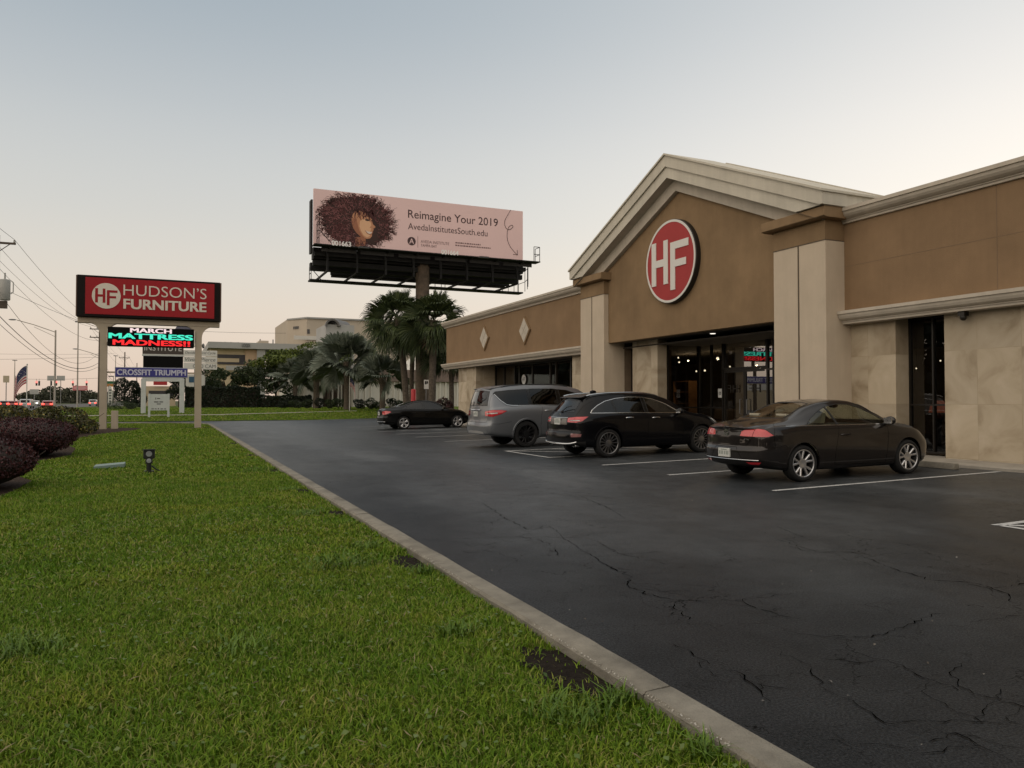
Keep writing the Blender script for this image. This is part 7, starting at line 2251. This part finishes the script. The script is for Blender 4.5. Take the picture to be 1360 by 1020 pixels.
# street lamps
def street_lamp(base, h, arm, label):
    b = Vector(base); t = thing('street_lamp', label, 'street lamp', base, 0, 'street lamps beside the road')
    q = MB(); q.tube([b, b + Vector((0, 0, h))], [.13, .09], 10); q.build('pole', MAT['concrete_pole'], t, smooth=True)
    q = MB(); q.tube([b + Vector((0, 0, h - .25)), b + Vector((arm * .5, 0, h + .55)), b + Vector((arm * .9, 0, h + 1.05))], .05, 6); q.tube([b + Vector((0, 0, h - .8)), b + Vector((arm * .5, 0, h + .3))], .03, 6); q.build('arm', MAT['concrete_pole'], t, smooth=True)
    q = MB(); q.ball(tuple(b + Vector((arm, 0, h + 1.08))), .42, .16, .09, 12, 6); q.build('lamp_head', MAT['steel_grey'], t, smooth=True)
p = at(72.5, 545, 92); street_lamp((p.x, p.y, 0), 9.9, -4.4, 'street lamp with a long arm beside the road, left of the thin pole')
p = at(140, 540, 118); street_lamp((p.x, p.y, 0), 8.2, -4.1, 'street lamp whose pole stands behind the left post of the store sign')
p = at(102.5, 545, 100); tp = thing('thin_pole', 'tall thin pale pole left of the store sign', 'pole', (p.x, p.y, 0))
q = MB(); q.tube([(p.x, p.y, 0), (p.x, p.y, 11.7)], [.10, .06], 8); q.build('shaft', MAT['concrete_pole'], tp, smooth=True)
q = MB(); q.box(p.x - .35, p.x + .2, p.y - .1, p.y + .1, 11.65, 11.85); q.build('cap', MAT['steel_grey'], tp)
# thin masts far off
for (px, py0, py1, d, lab) in ((19, 478, 512, 300, 'faint distant mast at the far left'), (153, 472, 505, 320, 'faint distant mast right of the left sign post')):
    p = at(px, 532, d); t = thing('mast', lab, 'mast', (p.x, p.y, 0))
    q = MB(); q.tube([(p.x, p.y, 0), (p.x, p.y, at(px, py0, d).z)], [.3, .12], 6); q.build('shaft', MAT['concrete_pole'], t)
    q = MB(); q.box(p.x - .8, p.x + .8, p.y - .2, p.y + .2, at(px, py0, d).z - .3, at(px, py0, d).z); q.build('head', MAT['steel_grey'], t)

# traffic signals on a span wire over the junction
plain('signal_red', (.6, .05, .05), .4, emit=(1, .12, .10), estr=3.0); plain('signal_body', (.02, .018, .015), .6)
sw = []
dT = 205.0
a, b = at(20, 503, dT + 6), at(133, 502, dT - 4)
spn = thing('signal_span', 'span wire carrying the row of traffic signals over the junction', 'span wire', (a.x, a.y, 0))
q = MB(); q.tube(sag(a, b, .25), .03, 4); q.build('wire', MAT['wire_black'], spn)
for e in (a, b):
    q = MB(); q.tube([(e.x, e.y, 0), (e.x, e.y, e.z + .8)], .16, 8); q.build('strain_pole', MAT['concrete_pole'], spn)
for k, (px, lit) in enumerate(((48.5, 1), (52, 0), (68, 0), (74.8, 1), (96.8, 1), (115, 1))):
    c = at(px, 509, dT)
    t = thing('traffic_signal', 'lit red traffic signal hanging over the junction' if lit else 'unlit traffic signal turned away on the span wire', 'traffic signal', tuple(c), 0, 'lit traffic signals over the junction' if lit else 'unlit traffic signals over the junction')
    q = MB(); q.box(c.x - .2, c.x + .2, c.y - .1, c.y + .2, c.z - .65, c.z + .6); q.box(c.x - .03, c.x + .03, c.y, c.y + .05, c.z + .6, c.z + 1.2); q.build('housing', MAT['signal_body'], t)
    q = MB()
    if lit:
        q.lathe([(0, -.03), (.24, -.02), (.25, 0)], (c.x, c.y - .102, c.z + .33), axis='y', n=14); q.build('lit_lens', MAT['signal_red'], t)
    else:
        q.box(c.x - .15, c.x + .15, c.y - .13, c.y - .102, c.z - .5, c.z + .5); q.build('hood', MAT['signal_body'], t)

# far signs along the street
def far_sign(name, label, px0, px1, py0, py1, d, mat, posts=(.5,), extra=None, base=0.0):
    a, b = at(px0, py1, d), at(px1, py0, d)
    Y = (a.y + b.y) / 2
    t = thing(name, label, 'sign', ((a.x + b.x) / 2, Y, base))
    q = MB(); q.box(a.x, b.x, Y - .2, Y + .2, a.z, b.z); pn_ = q.build('panel', MAT[mat], t)
    q = MB()
    for s in posts:
        x = a.x + (b.x - a.x) * s; q.box(x - .12, x + .12, Y + .05, Y + .3, base, a.z)
    q.build('post', MAT['steel_grey'], t)
    return t, a, b, Y, pn_
plain('far_panel', (.34, .34, .32), .7); plain('far_beige', (.40, .34, .24), .7); plain('far_pink', (.50, .15, .15), .7); plain('sign_green', (.012, .11, .04), .6); plain('sign_amber', (.40, .17, .03), .6)
far_sign('billboard', 'distant grey billboard left of the street lamp pole, left of two', 63, 71.5, 499, 505.5, 330, 'far_panel')
far_sign('billboard', 'distant grey billboard right of the street lamp pole, right of two', 75.5, 86, 499, 505.5, 330, 'far_panel')
far_sign('roadside_sign', 'distant beige roadside sign at the far left edge', 4.5, 12, 499, 508, 260, 'far_beige')
far_sign('roadside_sign', 'distant pale blank roadside sign left of the traffic signals', 40, 51, 517, 523.5, 250, 'far_panel')
t, a, b, Y, pn_ = far_sign('roadside_sign', 'distant pinkish-red oval sign behind the thin pole', 97, 116, 512.5, 518.5, 260, 'far_pink')
q = MB(); P = [((a.x + b.x) / 2 + (b.x - a.x) * .46 * math.cos(t_), (a.z + b.z) / 2 + (b.z - a.z) * .40 * math.sin(t_)) for t_ in [6.283 * k / 20 for k in range(20)]]
q.prism(P, 'y', Y - .26, Y - .21); q.build('oval', plain('far_rose', (.55, .28, .28), .7), pn_)
t, a, b, Y, pn_ = far_sign('roadside_sign', 'green roadside sign with an amber strip beside the left sign post', 139.5, 155.5, 506.2, 509.8, 150, 'sign_green', posts=(.1, .9))
q = MB(); q.box(a.x, b.x - .5, Y - .2, Y + .2, at(148, 513.5, 150).z, a.z - .02); q.build('amber_strip', MAT['sign_amber'], t)
t2 = thing('street_sign', 'small dark street-name sign above the green roadside sign', 'sign', tuple(at(148, 500, 140)))
c = at(147.5, 499.8, 140); q = MB(); q.box(c.x - .45, c.x + .45, c.y - .03, c.y + .03, c.z - .1, c.z + .1); q.build('plate', MAT['ink_grey'], t2)
q = MB(); q.tube([(c.x + .4, c.y, 0), (c.x + .4, c.y, c.z + .1)], .05, 6); q.build('post', MAT['steel_grey'], t2)
# feather banner
c = at(146, 538, 84); fb_ = thing('feather_banner', 'tall white feather banner with dark letters beside the left sign post', 'banner', (c.x, c.y, 0))
q = MB(); q.tube([(c.x - .22, c.y, 0), (c.x - .22, c.y, 2.9), (c.x - .05, c.y, 3.1)], .025, 6); q.build('pole', MAT['steel_grey'], fb_)
q = MB(); q.prism([(c.x - .2, .7), (c.x + .2, .9), (c.x + .26, 2.4), (c.x + .1, 3.0), (c.x - .05, 3.1), (c.x - .2, 2.9)], 'y', c.y - .01, c.y + .01); cl = q.build('cloth', MAT['panel_white'], fb_)
q = MB()
for k in range(6): q.box(c.x - .10, c.x + .13, c.y - .018, c.y - .011, 1.0 + k * .3, 1.17 + k * .3)
q.build('dark_marks', MAT['ink_grey'], cl)

# ------------------------------------------------------------------ traffic far down the street
plain('paint_red', (.25, .015, .015), .3, coat=1.0); plain('paint_white', (.45, .45, .44), .3, coat=1.0); plain('paint_dim', (.05, .02, .02), .3, coat=1.0)
plain('brake_glow', (.6, .02, .02), .3, emit=(1, .06, .04), estr=5.0); plain('head_glow', (.7, .7, .6), .3, emit=(1, .92, .75), estr=4.0)
def far_car(px, d, mat, label, suv=False, away=True):
    c = at(px, 532, d); t = thing('car', label, 'car', (c.x, c.y, -.02), 0, 'traffic waiting on the street')
    x, y = c.x, c.y; H_ = 1.72 if suv else 1.45
    q = MB(); q.prism([(y - 2.1, .35), (y - 2.2, .6), (y - 2.1, .95), (y - 1.5, 1.0), (y - 1.0, H_ - .06), (y - .4, H_), (y + .5, H_ - .03), (y + 1.2, 1.0), (y + 2.1, .85), (y + 2.2, .5), (y + 2.1, .3)] if not suv else [(y - 2.2, .4), (y - 2.25, .9), (y - 2.1, 1.1), (y - 1.85, H_ - .06), (y - 1.5, H_), (y + .6, H_ - .04), (y + 1.2, 1.1), (y + 2.2, .95), (y + 2.25, .5), (y + 2.1, .35)], 'x', x - .9, x + .9)
    bd = q.build('body', MAT[mat], t, bevel=.08)
    q = MB(); q.box(x - .68, x + .68, y - 2.16 if suv else y - 1.5, y - 1.95 if suv else y - 1.3, 1.12, H_ - .18); q.build('rear_window', MAT['window_dark'], t)
    for s in (-1, 1):
        q = MB(); q.box(x + s * .66 - .2, x + s * .66 + .2, y - 2.29, y - 2.15, .72, .95); q.build('tail_light' if away else 'headlight', MAT['brake_glow' if away else 'head_glow'], t)
        for dy in (-1.35, 1.35):
            q = MB(); q.lathe([(0, -.1), (.3, -.1), (.32, 0), (.3, .1), (0, .1)], (x + s * .8, y + dy, .32), axis='x', n=16); q.build('wheel', MAT['tyre_rubber'], t)
far_car(65, 140, 'paint_red', 'red car with glowing brake lights, nearest in the street traffic')
far_car(19, 150, 'paint_red', 'red car with brake lights at the far left of the street traffic')
far_car(36, 142, 'paint_white', 'white car with brake lights beside the flag pole', True)
far_car(8, 158, 'paint_dim', 'dark car at the left edge of the street traffic')
far_car(47, 200, 'paint_white', 'pale oncoming car with lit headlights down the street', False, False)
far_car(124, 210, 'paint_white', 'white van far down the street left of the sign post', True)

p_ = Vector((-24.6, 67.5, 0))
t_red = None
def at_xy(x, y):
    return Vector((x, y, 0))
_at = at
at = lambda px, py, d: at_xy(-24.6, 67.5) if px is None else _at(px, py, d)
far_car(None, 0, 'paint_red', 'red car on the near street that shows only as a reflection in the entrance doors')
at = _at

# ------------------------------------------------------------------ distant tree line, unseen trees across the street and behind the viewer added to darken reflections
leaf_mat('leaf_far', [(.03, .035, .022), (.045, .05, .03), (.06, .062, .038)], .8)
Ps, Ns = [], []
g = np.random.default_rng(5)
def clump(x, y, w, h, n, seed):
    P_, N_ = lumps((x, y, h * .55), (w, w, h * .55), n, seed); Ps.append(P_[P_[:, 2] > 0]); Ns.append(N_[P_[:, 2] > 0])
for k in range(26):
    px = 30 + k * 4.6; d = 430 + 60 * g.uniform(-1, 1)
    c = at(px, 532, d); hh = (5.5 + 3.5 * math.exp(-((px - 80) / 26) ** 2)) * g.uniform(.8, 1.15)
    clump(c.x, c.y, g.uniform(3, 5.5), hh, 420, 900 + k)
V, F = leaf_cloud(np.concatenate(Ps), np.concatenate(Ns), .75)
o = mesh_np('treeline', V, F, MAT['leaf_far']); tag(o, kind='stuff')
Ps, Ns = [], []
for k in range(16):
    if k in (8, 9, 10): continue
    clump(-46 + g.uniform(-4, 4), -40 + k * (14.0 if k == 7 else 15) + g.uniform(-4, 4), g.uniform(7, 10), g.uniform(8, 12), 2600, 1000 + k)
for k in range(16):
    clump(-36 + k * 8 + g.uniform(-2, 2), -42 + g.uniform(-3, 3), g.uniform(6, 8), g.uniform(7, 11), 2200, 1100 + k)
V, F = leaf_cloud(np.concatenate(Ps), np.concatenate(Ns), .85, aspect=.8)
o = mesh_np('treeline', V, F, MAT['leaf_dark']); tag(o, kind='stuff')

# pale shop across the street, outside the frame: it shows in the entrance glass
t = thing('roadside_shop', 'pale low shop across the street that shows only as a reflection in the entrance doors', 'building', (-45, 90, 0))
MB().box(-50, -42, 72, 112, 0, 4.2).build('wall', MAT['office_beige'], t)
MB().box(-41.99, -41.9, 74, 110, 3.0, 3.9).build('shop_sign', MAT['panel_white'], t)
for y in (75, 83, 99, 106):
    MB().box(-41.98, -41.92, y, y + 3.6, .4, 2.5).build('window', MAT['window_dark'], t)
q = MB(); q.quad((-42, 60, .01), (-38, 60, .01), (-38, 115, .01), (-42, 115, .01)); tag(q.build('pavement', MAT['walk_concrete']), kind='structure')
